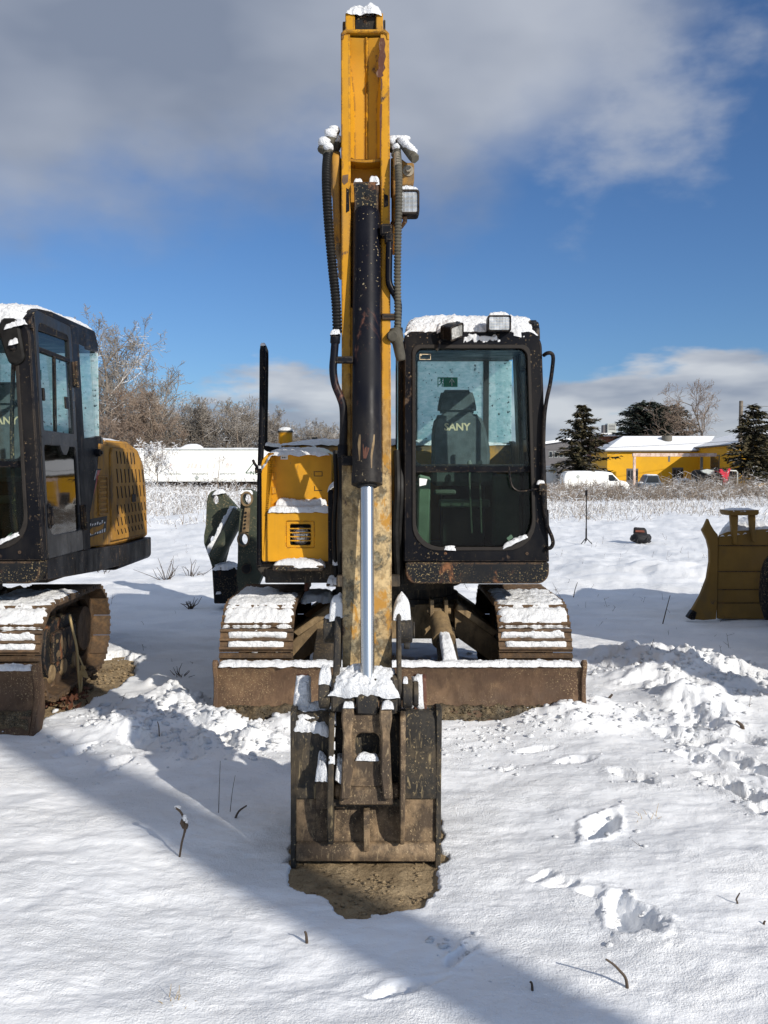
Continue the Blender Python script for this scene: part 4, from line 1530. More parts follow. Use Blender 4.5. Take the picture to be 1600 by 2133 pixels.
    snow_part(hb, [dict(c=[ray(682, 1022, 5.6), ray(700, 1006, 5.6), ray(702, 1006, 5.68), ray(684, 1022, 5.68)], h=0.028, nu=10, nv=6),
                   dict(c=quad_h(X(692, 5.58), X(706, 5.58), 5.56, 5.66, Z(1172, 5.58)), h=0.05, nu=8, nv=8)])
    bm = BM()
    for (px_, d, r_) in ((699, 5.5, 0.018), (709, 5.45, 0.02), (826, 5.42, 0.022), (834, 5.5, 0.018)):
        tube(bm, spline([ray(px_, 940, d + .1), ray(px_ + 2, 1020, d), ray(px_ - 2, 1110, d + 0.03), ray(px_ + 3, 1215, d + 0.12)], 8), r_, 8)
    build('hose', bm, mt_hose, ex)
    return ex
# ------------------------------------------------------------------ its cab
def make_cab(ex):
    yf = 5.5
    cx0, cx1 = X(841, yf, 1100), X(1145, yf, 1100)
    zb, zr = Z(1171, yf), Z(690, yf)

    def lean(x, z):
        return x - 0.042 * max(0, (z - zb)) * (x - cx0) / (cx1 - cx0)

    def ff(x, z, y):
        return (lean(x, z), y, z)

    def fs(y, z, t):                              # t metres outward of the outer side wall
        return (lean(cx1, z) + t, y, z)

    # front frame with its one big opening
    outer = rrect(cx0, cx1, zb, zr, (0.012, 0.012, 0.10, 0.055), 8)
    hole = rrect(X(863, yf), X(1115, yf, 1080), Z(1143, yf), Z(722, yf), (0.165, 0.19, 0.055, 0.05), 8)
    bm = BM()
    ring(bm, outer, hole, yf, yf + 0.075, ff)
    # floor, rear wall and pillars
    box(bm, (cx0 + 0.02, yf + 0.06, zb), (cx1 - 0.03, 6.80, zb + 0.05))
    cab = build('cab', bm, mt_black, ex, 0.008)
    bm = BM()
    seal = [(p[0] + (0.010 if p[0] < 0.5 else -0.010), p[1] + (0.012 if p[1] < 1.6 else -0.012)) for p in hole]
    out2 = [(p[0] + (-0.012 if p[0] < 0.5 else 0.012), p[1] + (-0.012 if p[1] < 1.6 else 0.012)) for p in hole]
    ring(bm, out2, seal, yf - 0.008, yf + 0.012, ff)
    build('window_seal', bm, mt_rubber, cab, 0.003)
    # pressed line below the glass
    bm = BM()
    for px_ in (893, 928, 1098):
        cyl(bm, (X(px_, yf, 1150), yf - 0.004, Z(1153, yf)), (X(px_, yf, 1150), yf + 0.01, Z(1153, yf)), 0.010, 0.010, 10)
    build('bolt', bm, mt_blackmud, cab)

    # panes
    zs0, zs1 = Z(984, yf), Z(968, yf)
    bm = BM()
    pu = rrect(hole[0][0] - 0.17, X(1113, yf), zs0, Z(716, yf), (0.02, 0.02, 0.06, 0.06), 6)
    prism(bm, rrect(X(860, yf), X(1116, yf), zs1 - 0.01, Z(720, yf), (0.03, 0.03, 0.05, 0.05), 6), yf + 0.030, yf + 0.034, ff)
    w1 = build('windshield', bm, mt_glass, cab)
    bm = BM()
    ring(bm, rrect(X(859, yf), X(1117, yf), zs0, Z(719, yf), (0.02, 0.02, 0.05, 0.05), 6), rrect(X(868, yf), X(1108, yf), zs1 + 0.004, Z(728, yf), (0.04, 0.04, 0.045, 0.045), 6), yf + 0.0345, yf + 0.055, ff)
    build('window_frame', bm, mt_black, w1, 0.003)
    bm = BM()
    prism(bm, rrect(X(862, yf), X(1116, yf), Z(1144, yf), zs0 + 0.006, (0.16, 0.18, 0.004, 0.004), 8), yf + 0.038, yf + 0.042, ff)
    build('lower_windshield', bm, mt_glass_low, cab)

    # roof
    bm = BM()
    xl, xr_ = cx0 + 0.004, lean(cx1, 2.42) - 0.004
    prism(bm, [(yf + 0.002, zr - 0.10), (yf + 0.002, zr - 0.03), (yf + 0.03, zr + 0.01), (5.66, 2.50), (5.9, 2.535), (6.66, 2.56), (6.80, 2.53), (6.84, 2.45), (6.84, 2.39), (yf + 0.08, zr - 0.10)],
          xl + 0.03, xr_ - 0.02, fx)
    roof = build('roof', bm, mt_black, cab, 0.02)
    snow_part(roof, [dict(c=[(cx0 + 0.005, yf + 0.005, zr - 0.015), (xr_ - 0.02, yf + 0.005, zr - 0.015), (xr_ - 0.03, 5.68, 2.495), (cx0 + 0.02, 5.68, 2.495)], melt=0.5, h=0.040, nu=110, nv=16, nrm=(0, -0.35, 0.93), rag=0.22, lump=0.4, freq=10),
                     dict(c=[(cx0 + 0.02, 5.62, 2.475), (xr_ - 0.005, 5.62, 2.475), (xr_ - 0.01, 6.82, 2.545), (cx0 + 0.03, 6.82, 2.545)], h=0.065, p=10, nu=50, nv=40, rag=0.03, lump=0.3, freq=6),
                     dict(c=quad_h(X(965, yf), X(1040, yf), yf - 0.002, yf + 0.02, zr - 0.060, 0.03), h=0.02, nu=40, nv=5, nrm=(0, -0.7, 0.7), rag=0.5, lump=1.6, freq=30)])

    # outer side: pillars, sills, door
    T = 0.022
    bm = BM()
    prism(bm, [(yf + 0.07, zb), (yf + 0.07, zr - 0.02), (5.575, zr + 0.01), (5.575, zb)], -0.045, 0.0, fs)     # front pillar
    prism(bm, [(6.25, zb), (6.25, 2.50), (6.40, 2.51), (6.40, zb)], -0.05, 0.0, fs)
    prism(bm, [(5.55, 2.36), (5.55, 2.43), (5.66, 2.50), (5.9, 2.525), (6.78, 2.545), (6.84, 2.46), (6.84, 2.40)], -0.05, -0.001, fs)
    prism(bm, [(6.395, zb), (6.395, 1.72), (6.80, 1.76), (6.80, 1.52), (6.66, 1.47), (6.44, 1.19), (6.37, 1.0), (6.37, zb)], -0.04, -0.002, fs)
    prism(bm, [(6.395, 2.36), (6.395, 2.48), (6.80, 2.50), (6.80, 2.39)], -0.04, -0.002, fs)
    build('side_wall', bm, mt_black, cab, 0.006)
    # quarter glass wrapping the rear corner
    bm = BM()
    prof = [(6.40, 0.0), (6.64, -0.004), (6.73, -0.02), (6.785, -0.06), (6.805, -0.13)]
    rows = []
    for zz in (1.735, 2.0, 2.39):
        rows.append([bm.verts.new((lean(cx1, zz) + t, y, zz)) for (y, t) in prof])
    for a, b in zip(rows, rows[1:]):
        for i in range(len(prof) - 1):
            bm.faces.new((a[i], a[i + 1], b[i + 1], b[i]))
    build('quarter_window', bm, mt_glass_side, cab, angle=60)
    # door
    y0, y1 = 5.585, 6.235
    dz0, dz1 = zb + 0.005, 2.485
    wo = rrect(y0 + 0.045, y1 - 0.055, 1.745, 2.415, (0.02, 0.02, 0.05, 0.06), 5)
    lo = rrect(y0 + 0.03, y1 - 0.045, 1.085, 1.655, (0.10, 0.05, 0.03, 0.03), 5)
    bm = BM()
    ring(bm, rrect(y0, y1, 1.70, dz1, (0.004, 0.004, 0.03, 0.05), 5), wo, -0.03, 0.004, fs)
    ring(bm, rrect(y0, y1, dz0, 1.70, (0.01, 0.01, 0.004, 0.004), 5), lo, -0.03, 0.004, fs)
    door = build('door', bm, mt_door, cab, 0.004)
    bm = BM()
    prism(bm, rrect(y0 + 0.045, y1 - 0.055, 2.26, 2.415, (0.01, 0.01, 0.05, 0.06), 5), -0.016, -0.012, fs)
    build('top_pane', bm, mt_glass_side, door)
    bm = BM()
    prism(bm, rrect(y0 + 0.045, y0 + 0.30, 1.745, 2.235, 0.01, 3), -0.020, -0.016, fs)
    build('sliding_pane', bm, mt_glass_side, door)
    bm = BM()
    prism(bm, rrect(y0 + 0.28, y1 - 0.055, 1.745, 2.235, 0.01, 3), -0.010, -0.006, fs)
    build('sliding_pane', bm, mt_glass_side, door)
    bm = BM()
    box(bm, (lean(cx1, 2.19) - 0.03, y0 + 0.04, 2.232), (lean(cx1, 2.19) + 0.002, y1 - 0.05, 2.26))
    box(bm, (lean(cx1, 1.96) - 0.02, y0 + 0.285, 1.745), (lean(cx1, 1.96) + 0.001, y0 + 0.305, 2.232))
    prism(bm, rrect(y0 + 0.075, y0 + 0.10, 1.93, 2.01, 0.008, 2), -0.015, 0.004, fs)
    prism(bm, rrect(y0 + 0.46, y0 + 0.52, 1.91, 1.99, 0.006, 2), -0.006, 0.006, fs)
    build('window_bar', bm, mt_black, door, 0.002)
    bm = BM()
    prism(bm, rrect(y0 + 0.028, y1 - 0.043, 1.083, 1.657, (0.10, 0.05, 0.03, 0.03), 5), -0.012, -0.006, fs)
    build('door_glass', bm, mt_glass_mirror, door)
    bm = BM()
    prism(bm, rrect(y0 + 0.018, y0 + 0.075, 1.13, 1.29, 0.025, 4), 0.0042, 0.012, fs)
    prism(bm, rrect(y0 + 0.035, y0 + 0.058, 1.15, 1.27, 0.01, 3), 0.012, 0.03, fs)
    build('door_handle', bm, mt_black, door, 0.003)
    bm = BM()
    prism(bm, [(y0 + 0.30, 1.665), (y0 + 0.33, 1.62), (y0 + 0.37, 1.598), (y0 + 0.42, 1.60), (y0 + 0.46, 1.63), (y0 + 0.49, 1.665)], -0.010, 0.0055, fs)
    build('latch_cup', bm, mt_door, door, 0.002)
    for zz in (2.16, 1.17):
        bm = BM()
        prism(bm, rrect(y1 - 0.015, y1 + 0.05, zz - 0.085, zz + 0.085, 0.006, 2), 0.004, 0.016, fs)
        cyl(bm, fs(y1 + 0.018, zz - 0.09, 0.022), fs(y1 + 0.018, zz + 0.09, 0.022), 0.011, 0.011, 10)
        build('door_hinge', bm, mt_blackmud, door, 0.002)
    bm = BM()                                              # round knob on the rear corner
    cyl(bm, fs(6.66, 1.63, -0.005), fs(6.66, 1.63, 0.03), 0.03, 0.026, 14)
    cyl(bm, fs(6.66, 1.63, 0.03), fs(6.66, 1.63, 0.045), 0.016, 0.012, 10)
    build('grip_knob', bm, mt_black, cab)

    # inner side next to the boom: bowed out a little, mostly glass
    xi = X(829, 5.62)
    bm = BM()
    box(bm, (xi, yf + 0.075, zb), (xi + 0.03, 6.80, 1.64))
    box(bm, (xi, yf + 0.075, 2.33), (xi + 0.03, 6.80, 2.44))
    box(bm, (xi, yf + 0.075, 1.64), (xi + 0.03, yf + 0.11, 2.33))
    box(bm, (xi, 6.74, 1.64), (xi + 0.03, 6.80, 2.33))
    box(bm, (xi + 0.005, yf + 0.07, zb), (cx0 + 0.02, yf + 0.10, zr - 0.05))
    build('inner_wall', bm, mt_black, cab, 0.004)
    bm = BM()
    box(bm, (xi + 0.010, yf + 0.11, 1.64), (xi + 0.014, 6.74, 2.33))
    build('inner_window', bm, mt_frost, cab)

    # rear wall with snow on the outside of its glass
    yr = 6.82
    bm = BM()
    rx0, rx1 = cx0 - 0.02, lean(cx1, 2.0) - 0.14
    box(bm, (rx0, yr - 0.03, zb), (cx1 - 0.03, yr, 1.745))
    box(bm, (rx0, yr - 0.03, 2.385), (cx1 - 0.08, yr, 2.45))
    box(bm, (rx0, yr - 0.03, 1.745), (X(869, yr), yr, 2.385))
    box(bm, (X(1005.5, yr), yr - 0.03, 1.745), (X(1016.5, yr), yr, 2.385))
    build('rear_wall', bm, mt_cabin, cab)
    for (a, b) in ((869.2, 1005.3), (1016.7, 1064)):
        bm = BM()
        box(bm, (X(a, yr), yr - 0.012, 1.746), (X(b, yr), yr - 0.006, 2.384))
        rw = build('rear_window', bm, mt_frost, cab)
        if a < 900:
            rear = rw
    # emergency exit sticker: a running figure, a door and an arrow
    yd = yr - 0.016
    s0, s1, s2, t0, t1 = X(911, yd), X(926, yd), X(952.5, yd), Z(806, yd), Z(786, yd)
    bm = BM()
    box(bm, (s1, yd, t0), (s2, yd + 0.002, t1))
    w = s1 - s0
    h = t1 - t0
    for pts in ([(0, 0), (.12, 0), (.12, 1), (0, 1)], [(0, .88), (1, .88), (1, 1), (0, 1)], [(.8, .0), (1, 0), (1, 1), (.8, 1)]):
        prism(bm, [(s0 + p[0] * w, t0 + p[1] * h) for p in pts], yd, yd + 0.002, fy)
    for pts in ([(.42, .45), (.62, .42), (.58, .72), (.40, .74)], [(.2, .62), (.42, .70), (.42, .60), (.24, .52)], [(.56, .70), (.8, .55), (.8, .47), (.56, .60)],
                [(.42, .48), (.3, .30), (.12, .26), (.12, .16), (.36, .2), (.54, .45)], [(.5, .45), (.62, .24), (.56, .02), (.68, .02), (.76, .26), (.62, .46)]):
        prism(bm, [(s0 + p[0] * w, t0 + p[1] * h) for p in pts], yd, yd + 0.002, fy)
    prism(bm, ngon(s0 + .55 * w, t0 + .80 * h, 0.011, 10), yd, yd + 0.002, fy)
    es = build('exit_sign', bm, mt_exit, cab)
    bm = BM()
    ax = (s1 + s2) / 2 + 0.005
    for pts in ([(-.08, .12), (.08, .12), (.08, .62), (-.08, .62)], [(0, .92), (-.42, .55), (-.42, .40), (0, .74)], [(0, .92), (.42, .55), (.42, .40), (0, .74)]):
        prism(bm, [(ax + p[0] * h * 0.62, t0 + p[1] * h) for p in pts], yd - 0.001, yd - 0.0004, fy)
    build('arrow', bm, mt_label, es)
    # small yellow outlined sticker at the top corner of the windshield
    bm = BM()
    a0, a1, b0, b1 = X(876, yf), X(901, yf), Z(748, yf), Z(736, yf)
    ring(bm, rrect(a0, a1, b0, b1, 0.001, 1), rrect(a0 + 0.004, a1 - 0.004, b0 + 0.004, b1 - 0.004, 0.001, 1), yf + 0.0285, yf + 0.0295, ff)
    prism(bm, [(a0, b1 - 0.012), (a0 + 0.016, b1 - 0.012), (a0 + 0.008, b1 + 0.004)], yf + 0.0272, yf + 0.0282, ff)
    build('sticker', bm, mt_gold, w1)
    bm = BM()
    prism(bm, [(X(875, yf), Z(1013, yf)), (X(889, yf), Z(1010, yf)), (X(892, yf), Z(998, yf)), (X(875, yf), Z(996, yf))], yf + 0.034, yf + 0.036, ff)
    build('paper_tag', bm, mt_label, cab)

    # interior
    bm = BM()
    box(bm, (xi + 0.031, yf + 0.12, zb + 0.05), (xi + 0.10, 6.78, 1.62))
    box(bm, (X(868, 5.9), 5.9, 1.0), (X(897, 5.9), 6.5, 1.45))
    box(bm, (0.75, 5.95, 1.0), (0.95, 6.6, 1.50))
    build('side_console', bm, mt_trim, cab, 0.02)
    bm = BM()
    prism(bm, [(X(868, 5.72), 1.04), (X(893, 5.72), 1.04), (X(897, 5.72), 1.48), (X(872, 5.72), 1.50)], 5.70, 5.80, fy)
    build('door_pillar', bm, mt_pillar, cab, 0.01)
    bm = BM()
    box(bm, (cx1 - 0.14, yf + 0.12, 1.0), (cx1 - 0.10, yf + 0.16, 1.56))
    build('inner_pillar', bm, mt_cabin, cab)
    ys = 6.30
    bm = BM()
    hx0, hx1 = X(911, ys), X(991, ys)
    prism(bm, [(hx0, Z(861, ys)), (hx1, Z(861, ys)), (hx1 - 0.004, Z(840, ys)), (hx1 - 0.035, Z(813, ys)), (hx0 + 0.03, Z(813, ys)), (hx0 + 0.004, Z(840, ys))], ys - 0.05, ys + 0.05, fy)
    bmesh.ops.bevel(bm, geom=list(bm.edges), offset=0.02, segments=3, affect='EDGES', clamp_overlap=True)
    prism_b = BM()
    bx0, bx1 = X(899, ys), X(1020, ys)
    prism(prism_b, [(bx0, Z(985, ys)), (bx1 - 0.01, Z(985, ys)), (bx1, Z(940, ys)), (X(1008, ys), Z(885, ys)), (X(998, ys), Z(866, ys)), (X(986, ys), Z(861, ys)), (X(916, ys), Z(861, ys)), (X(905, ys), Z(870, ys)), (bx0, Z(900, ys))], ys - 0.06, ys + 0.06, fy)
    bmesh.ops.bevel(prism_b, geom=list(prism_b.edges), offset=0.025, segments=3, affect='EDGES', clamp_overlap=True)
    seat = build('seat', prism_b, mt_seat, cab, angle=50)
    build('headrest', bm, mt_seat, seat, angle=50)
    bm = BM()
    box(bm, (bx0 - 0.01, 5.98, 1.42), (bx1 + 0.01, 6.34, 1.55))
    build('cushion', bm, mt_seat, seat, 0.03)
    bm = BM()
    box(bm, (bx0 + 0.06, 6.05, 1.0), (bx1 - 0.06, 6.3, 1.42))
    build('seat_base', bm, mt_cabin, seat, 0.01)
    text('seat_lettering', 'SANY', mt_gold, (X(925, ys - .0615), ys - 0.0615, Z(897, ys - .06)), X(980, ys - .06) - X(925, ys - .06), Z(881, ys - .06) - Z(897, ys - .06), parent=seat, bold=0.03)
    for (a, b) in ((978, 983), (1000, 1003)):
        bm = BM()
        tube(bm, [ray(b, 1110, 5.75), ray(a, 1000, 5.82), ray(a, 985, 5.83)], 0.006, 8)
        lathe(bm, ray(a, 985, 5.83), (0, 0, 1), [(0, 0.010), (0.03, 0.016), (0.07, 0.016), (0.085, 0.008)], 10)
        build('lever', bm, mt_trim, cab)
    bm = BM()
    box(bm, (X(915, 5.9), 5.85, Z(1056, 5.9)), (X(1020, 5.9), 5.98, Z(1040, 5.9)))
    box(bm, (X(905, 5.9), 5.88, Z(1030, 5.9)), (X(950, 5.9), 6.0, Z(1020, 5.9)))
    build('pedal_board', bm, mt_trim, cab, 0.01)
    bm = BM()
    pts = [(X(1056, 5.6), Z(1121, 5.6)), (X(1066, 5.6), Z(1113, 5.6)), (X(1070, 5.6), Z(1120, 5.6)), (X(1060, 5.6), Z(1127, 5.6))]
    prism(bm, pts, 5.60, 5.603, fy)
    build('paper_scrap', bm, mt_label, cab)
    snow_part(cab, [dict(c=[ray(1048, 1141, yf) + V(0, -.012, 0), ray(1099, 1117, yf) + V(0, -.012, 0), ray(1099, 1117, yf) + V(0, .03, 0), ray(1048, 1141, yf) + V(0, .03, 0)], h=0.026, nu=26, nv=5, rag=0.3, lump=0.6),
                    dict(c=[ray(925, 1143, yf) + V(0, -.012, 0), ray(950, 1144, yf) + V(0, -.012, 0), ray(950, 1144, yf) + V(0, .02, 0), ray(925, 1143, yf) + V(0, .02, 0)], h=0.022, nu=14, nv=5, rag=0.3, lump=0.8)])

    # roof lamps
    def lamp(c, w, h, d, rot, m_body=mt_black, lens_tilt=0, par=cab):
        bm = BM()
        o = rrect(-w / 2, w / 2, -h / 2, h / 2, 0.012, 3)
        i = rrect(-w / 2 + 0.010, w / 2 - 0.010, -h / 2 + 0.010, h / 2 - 0.010, 0.008, 3)
        ring(bm, o, i, -d / 2, d / 2 - 0.02, fy)
        prism(bm, rrect(-w / 2 + 0.001, w / 2 - 0.001, -h / 2 + 0.001, h / 2 - 0.001, 0.012, 3), d / 2 - 0.021, d / 2, fy)
        bmesh.ops.rotate(bm, verts=bm.verts, cent=(0, 0, 0), matrix=rot)
        bmesh.ops.translate(bm, verts=bm.verts, vec=c)
        lo_ = build('work_light', bm, m_body, par, 0.003)
        bm = BM()
        prism(bm, rrect(-w / 2 + 0.0105, w / 2 - 0.0105, -h / 2 + 0.0105, h / 2 - 0.0105, 0.008, 3), -d / 2 + 0.006, -d / 2 + 0.012, fy)
        bmesh.ops.rotate(bm, verts=bm.verts, cent=(0, 0, 0), matrix=rot)
        bmesh.ops.translate(bm, verts=bm.verts, vec=c)
        build('lens', bm, mt_lens, lo_)
        return lo_

    yl = 5.47
    c = ray(1038.5, 676, yl)
    l1 = lamp(c, 48 / 1800 * yl, 33 / 1800 * yl, 0.10, Matrix.Identity(3))
    bm = BM()
    tube(bm, [c + V(0, 0.02, -0.05), c + V(-0.005, 0.05, -0.09), c + V(-0.02, 0.08, -0.12)], 0.012, 8)
    build('bracket', bm, mt_black, l1)
    snow_part(l1, [dict(c=quad_h(c.x - 0.066, c.x + 0.066, yl - 0.045, yl + 0.05, c.z + 0.047), h=0.034, nu=24, nv=12, rag=0.1, lump=0.3)])
    c = ray(942, 690, yl)
    R2 = rotm('Z', 42) @ rotm('X', 34)
    R2 = rotm('Y', -28) @ R2
    l2 = lamp(c, 0.135, 0.092, 0.085, R2)
    bm = BM()
    tube(bm, [c + V(-0.02, 0.02, -0.02), ray(915, 712, yl), ray(915, 722, yl), ray(909, 730, yl - 0.005)], 0.009, 8)
    build('bracket', bm, mt_black, l2)
    snow_part(l2, [dict(c=[ray(908, 694, yl + .02), ray(952, 664, yl + .02), ray(960, 668, yl + .12), ray(915, 690, yl + .12)], h=0.04, nu=24, nv=12, nrm=(-0.25, 0, 0.95), rag=0.2, lump=0.6)])
    return cab, fs, lean, cx1


def make_cab_rails(ex, parent_cab):
    y = 5.475
    bm = BM()
    pts = [ray(1133, 740, y + .03), ray(1139, 736, y), ray(1147, 735.5, y), ray(1152, 742, y), ray(1151.5, 760, y), ray(1146, 800, y), ray(1139, 832, y), ray(1134, 870, y), ray(1132, 930, y), ray(1131, 1005, y),
           ray(1132, 1040, y), ray(1136, 1075, y), ray(1141, 1098, y), ray(1149, 1117, y), ray(1152, 1130, y), ray(1149, 1139, y), ray(1143, 1142, y), ray(1138, 1140, y + .03)]
    tube(bm, spline(pts, 5), 0.0125, 10)
    rl = build('grab_rail', bm, mt_black, ex)
    bm = BM()
    a = ray(1131, 1014, y - 0.005)
    box(bm, (a.x - 0.025, a.y - 0.018, a.z - 0.028), (a.x + 0.022, a.y + 0.02, a.z + 0.022))
    cyl(bm, (a.x - 0.018, a.y, a.z - 0.05), (a.x - 0.018, a.y, a.z + 0.03), 0.006, 0.006, 8)
    build('clamp', bm, mt_blackmud, rl, 0.003)
    snow_part(rl, [dict(c=quad_h(a.x - 0.04, a.x + 0.012, a.y - 0.018, a.y + 0.02, a.z + 0.022), h=0.018, nu=8, nv=6)])
    bm = BM()
    tube(bm, spline([ray(1128, 1017, y), ray(1105, 1021, y), ray(1085, 1023, y), ray(1073, 1019, y), ray(1066, 1010, y), ray(1062, 990, y), ray(1060, 971, y)], 6), 0.0055, 8)
    build('wiper_arm', bm, mt_black, ex)
# ------------------------------------------------------------------ boom, stick, linkage and bucket
def make_arm(ex):
    xc = -0.078

    # boom: a bent box section that rises from the deck and reaches forward to the stick
    bm = BM()
    bt = [(5.80, 1.20), (5.68, 1.22), (5.60, 1.38), (5.52, 1.60), (5.36, 1.92), (4.92, 2.62), (4.62, 2.80), (3.98, 2.72), (3.92, 2.78), (3.90, 2.93), (3.98, 3.0), (4.50, 3.20), (4.85, 3.18), (5.12, 2.98), (5.66, 2.05), (5.82, 1.70), (5.88, 1.35)]
    prism(bm, bt, xc - 0.095, xc + 0.105, fx)
    boom = build('boom', bm, mt_yellow, ex, 0.008)
    yb = 3.92
    for (pa, pb) in ((689, 712), (812, 830)):
        bm = BM()
        x0, x1 = X(pa, yb, 400), X(pb, yb, 400)
        x0, x1 = min(x0, x1), max(x0, x1)
        o = [(3.80, Z(345, yb)), (3.86, Z(325, yb)), (4.0, Z(330, yb)), (4.5, 2.95), (4.5, 2.75), (4.02, Z(520, yb)), (3.94, Z(500, yb)), (3.86, Z(440, yb)), (3.81, Z(400, yb))]
        prism(bm, o, x0 + 0.012, x1 - 0.004, fx)
        cyl(bm, (x0 + 0.004, 3.93, Z(370, yb)), (x1, 3.93, Z(370, yb)), 0.085, 0.085, 22)
        build('boom_tip_plate', bm, mt_yellow_side, boom, 0.004)
    # boss bracket with bolt, on the right
    bm = BM()
    yk = 3.80
    pts = [(X(836, yk, 350), Z(386, yk)), (X(860, yk, 350), Z(386, yk)), (X(863, yk, 350), Z(375, yk)), (X(863, yk, 350), Z(340, yk)), (X(858, yk, 350), Z(338, yk)), (X(848, yk, 350), Z(339, yk)), (X(836, yk, 350), Z(330, yk))]
    prism(bm, pts, yk, yk + 0.06, fy)
    bk = build('bolted_bracket', bm, mt_yellow_side, boom, 0.004)
    bm = BM()
    b = ray(850.5, 356, yk)
    cyl(bm, b, b + V(0, -0.03, 0), 0.014, 0.014, 6)
    cyl(bm, b, b + V(0, -0.006, 0), 0.024, 0.024, 14)
    build('bolt', bm, mt_bolt, bk)
    # lamp on the boom
    yl = 3.80
    w, h = 44 / 1800 * yl, 50 / 1800 * yl
    c = ray(851, 425, yl)
    bm = BM()
    ring(bm, rrect(c.x - w / 2, c.x + w / 2, c.z - h / 2, c.z + h / 2, 0.014, 4), rrect(c.x - w / 2 + 0.009, c.x + w / 2 - 0.009, c.z - h / 2 + 0.010, c.z + h / 2 - 0.010, 0.008, 4), yl - 0.035, yl + 0.02, fy)
    prism(bm, rrect(c.x - w / 2 + 0.001, c.x + w / 2 - 0.001, c.z - h / 2 + 0.001, c.z + h / 2 - 0.001, 0.014, 4), yl + 0.0201, yl + 0.05, fy)
    lt = build('work_light', bm, mt_black, boom, 0.003)
    bm = BM()
    prism(bm, rrect(c.x - w / 2 + 0.0095, c.x + w / 2 - 0.0095, c.z - h / 2 + 0.0105, c.z + h / 2 - 0.0105, 0.008, 4), yl - 0.029, yl - 0.022, fy)
    build('lens', bm, mt_lens, lt)
    bm = BM()
    tube(bm, [c + V(-0.015, 0, -h / 2), c + V(-0.015, 0.01, -h / 2 - 0.02), c + V(-0.03, 0.05, -h / 2 - 0.03), c + V(-0.07, 0.1, -h / 2)], 0.010, 8)
    build('bracket', bm, mt_rust, lt)
    snow_part(lt, [dict(c=quad_h(c.x - w / 2 - 0.002, c.x + w / 2 - 0.004, yl - 0.032, yl + 0.05, c.z + h / 2 - 0.002), h=0.028, nu=16, nv=10, rag=0.1, lump=0.3)])
    # dried mud and ice hanging down the left flank of the boom
    bm = BM()
    rs = random.Random(8)
    for i in range(34):
        t = i / 33
        py = 430 + 145 * t
        clump(bm, ray(705 + 4.0 * t + rs.uniform(-2, 2), py, 3.97), 0.026 * (1.1 - 0.6 * t), i * 2.3, (0.8, 1, 1.1), 0.5, 2)
    build('mud_crust', bm, mt_tanmud, boom, angle=180)
    # lift cylinder in front of the boom
    p0, p1 = V(xc, 5.43, 1.02), V(xc, 4.97, 2.62)
    bm = BM()
    cyl(bm, p0, p0.lerp(p1, 0.62), 0.062, 0.062, 18)
    cyl(bm, p0.lerp(p1, 0.60), p0.lerp(p1, 0.64), 0.07, 0.07, 18)
    bc = build('boom_cylinder', bm, mt_cyl, ex, 0.002)
    bm = BM()
    cyl(bm, p0.lerp(p1, 0.64), p1, 0.034, 0.034, 14)
    build('rod', bm, mt_chrome, bc)
    bm = BM()
    for s in (-1, 1):
        prism(bm, [(5.36, 0.862), (5.36, 1.04), (5.42, 1.10), (5.50, 1.06), (5.66, 1.28), (5.74, 1.36), (5.84, 1.34), (5.95, 1.1), (5.95, 0.872), (5.79, 0.872), (5.78, 0.862)], xc + s * 0.10 - 0.012, xc + s * 0.10 + 0.012, fx)
    build('boom_foot', bm, mt_under, ex, 0.004)

    # stick
    df0, df1 = 3.50, 3.86                                   # front face depth at bottom and top
    zbot, ztop = Z(1440, 3.52), Z(70, df1)

    def fr(z):
        return df0 + (df1 - df0) * (z - zbot) / (ztop - zbot)

    def xl(z):
        t = (z - zbot) / (ztop - zbot)
        return X(713, df0, 1300) * (1 - t) + X(710.5, df1, 300) * t, X(817, df0, 1300) * (1 - t) + X(811, df1, 300) * t

    zch = Z(392, 3.78)                                       # where the channel ends behind the cylinder
    zw = Z(325, 3.80)
    levels = [zbot, 1.0, 1.6, 2.2, zch, 2.95, 3.15, ztop]
    bm = BM()
    def backy(z):
        return fr(z) + (0.20 if z < 1 else 0.20 + 0.14 * min(1, (z - 1) / 1.6) if z < 2.75 else max(0.20, 0.34 - 0.2 * (z - 2.75)))
    lip = 0.040
    # side plates with inward lips, full length
    for s in (0, 1):
        for za, zb in zip(levels, levels[1:]):
            xa, xb = xl(za)[s], xl(zb)[s]
            sg = 1 if s == 0 else -1
            vs = []
            for (z, x) in ((za, xa), (zb, xb)):
                vs.append([bm.verts.new(p) for p in ((x, fr(z), z), (x + sg * lip, fr(z), z), (x + sg * lip, fr(z) + 0.045, z), (x + sg * 0.022, fr(z) + 0.075, z), (x + sg * 0.022, backy(z), z), (x, backy(z), z))])
            for k in range(6):
                j = (k + 1) % 6
                bm.faces.new((vs[0][k], vs[0][j], vs[1][j], vs[1][k]))
            if za == levels[0]:
                bm.faces.new(vs[0][::-1])
            if zb == levels[-1]:
                bm.faces.new(vs[1])
    # back plate
    for za, zb in zip(levels, levels[1:]):
        a, b = xl(za), xl(zb)
        f = [(a[0] + 0.004, backy(za) - 0.02, za), (a[1] - 0.004, backy(za) - 0.02, za), (b[1] - 0.004, backy(zb) - 0.02, zb), (b[0] + 0.004, backy(zb) - 0.02, zb)]
        g = [(p[0], p[1] + 0.019, p[2]) for p in f]
        v0 = [bm.verts.new(p) for p in f]
        v1 = [bm.verts.new(p) for p in g]
        bm.faces.new(v0[::-1]); bm.faces.new(v1)
        for k in range(4):
            j = (k + 1) % 4
            bm.faces.new((v0[k], v0[j], v1[j], v1[k]))
    stick = build('stick', bm, mt_stick, ex, 0.004)
    # front plate of the lower half, flush between the flanges
    bm = BM()
    zt = Z(640, 3.7)
    zw_ = Z(985, 3.58)
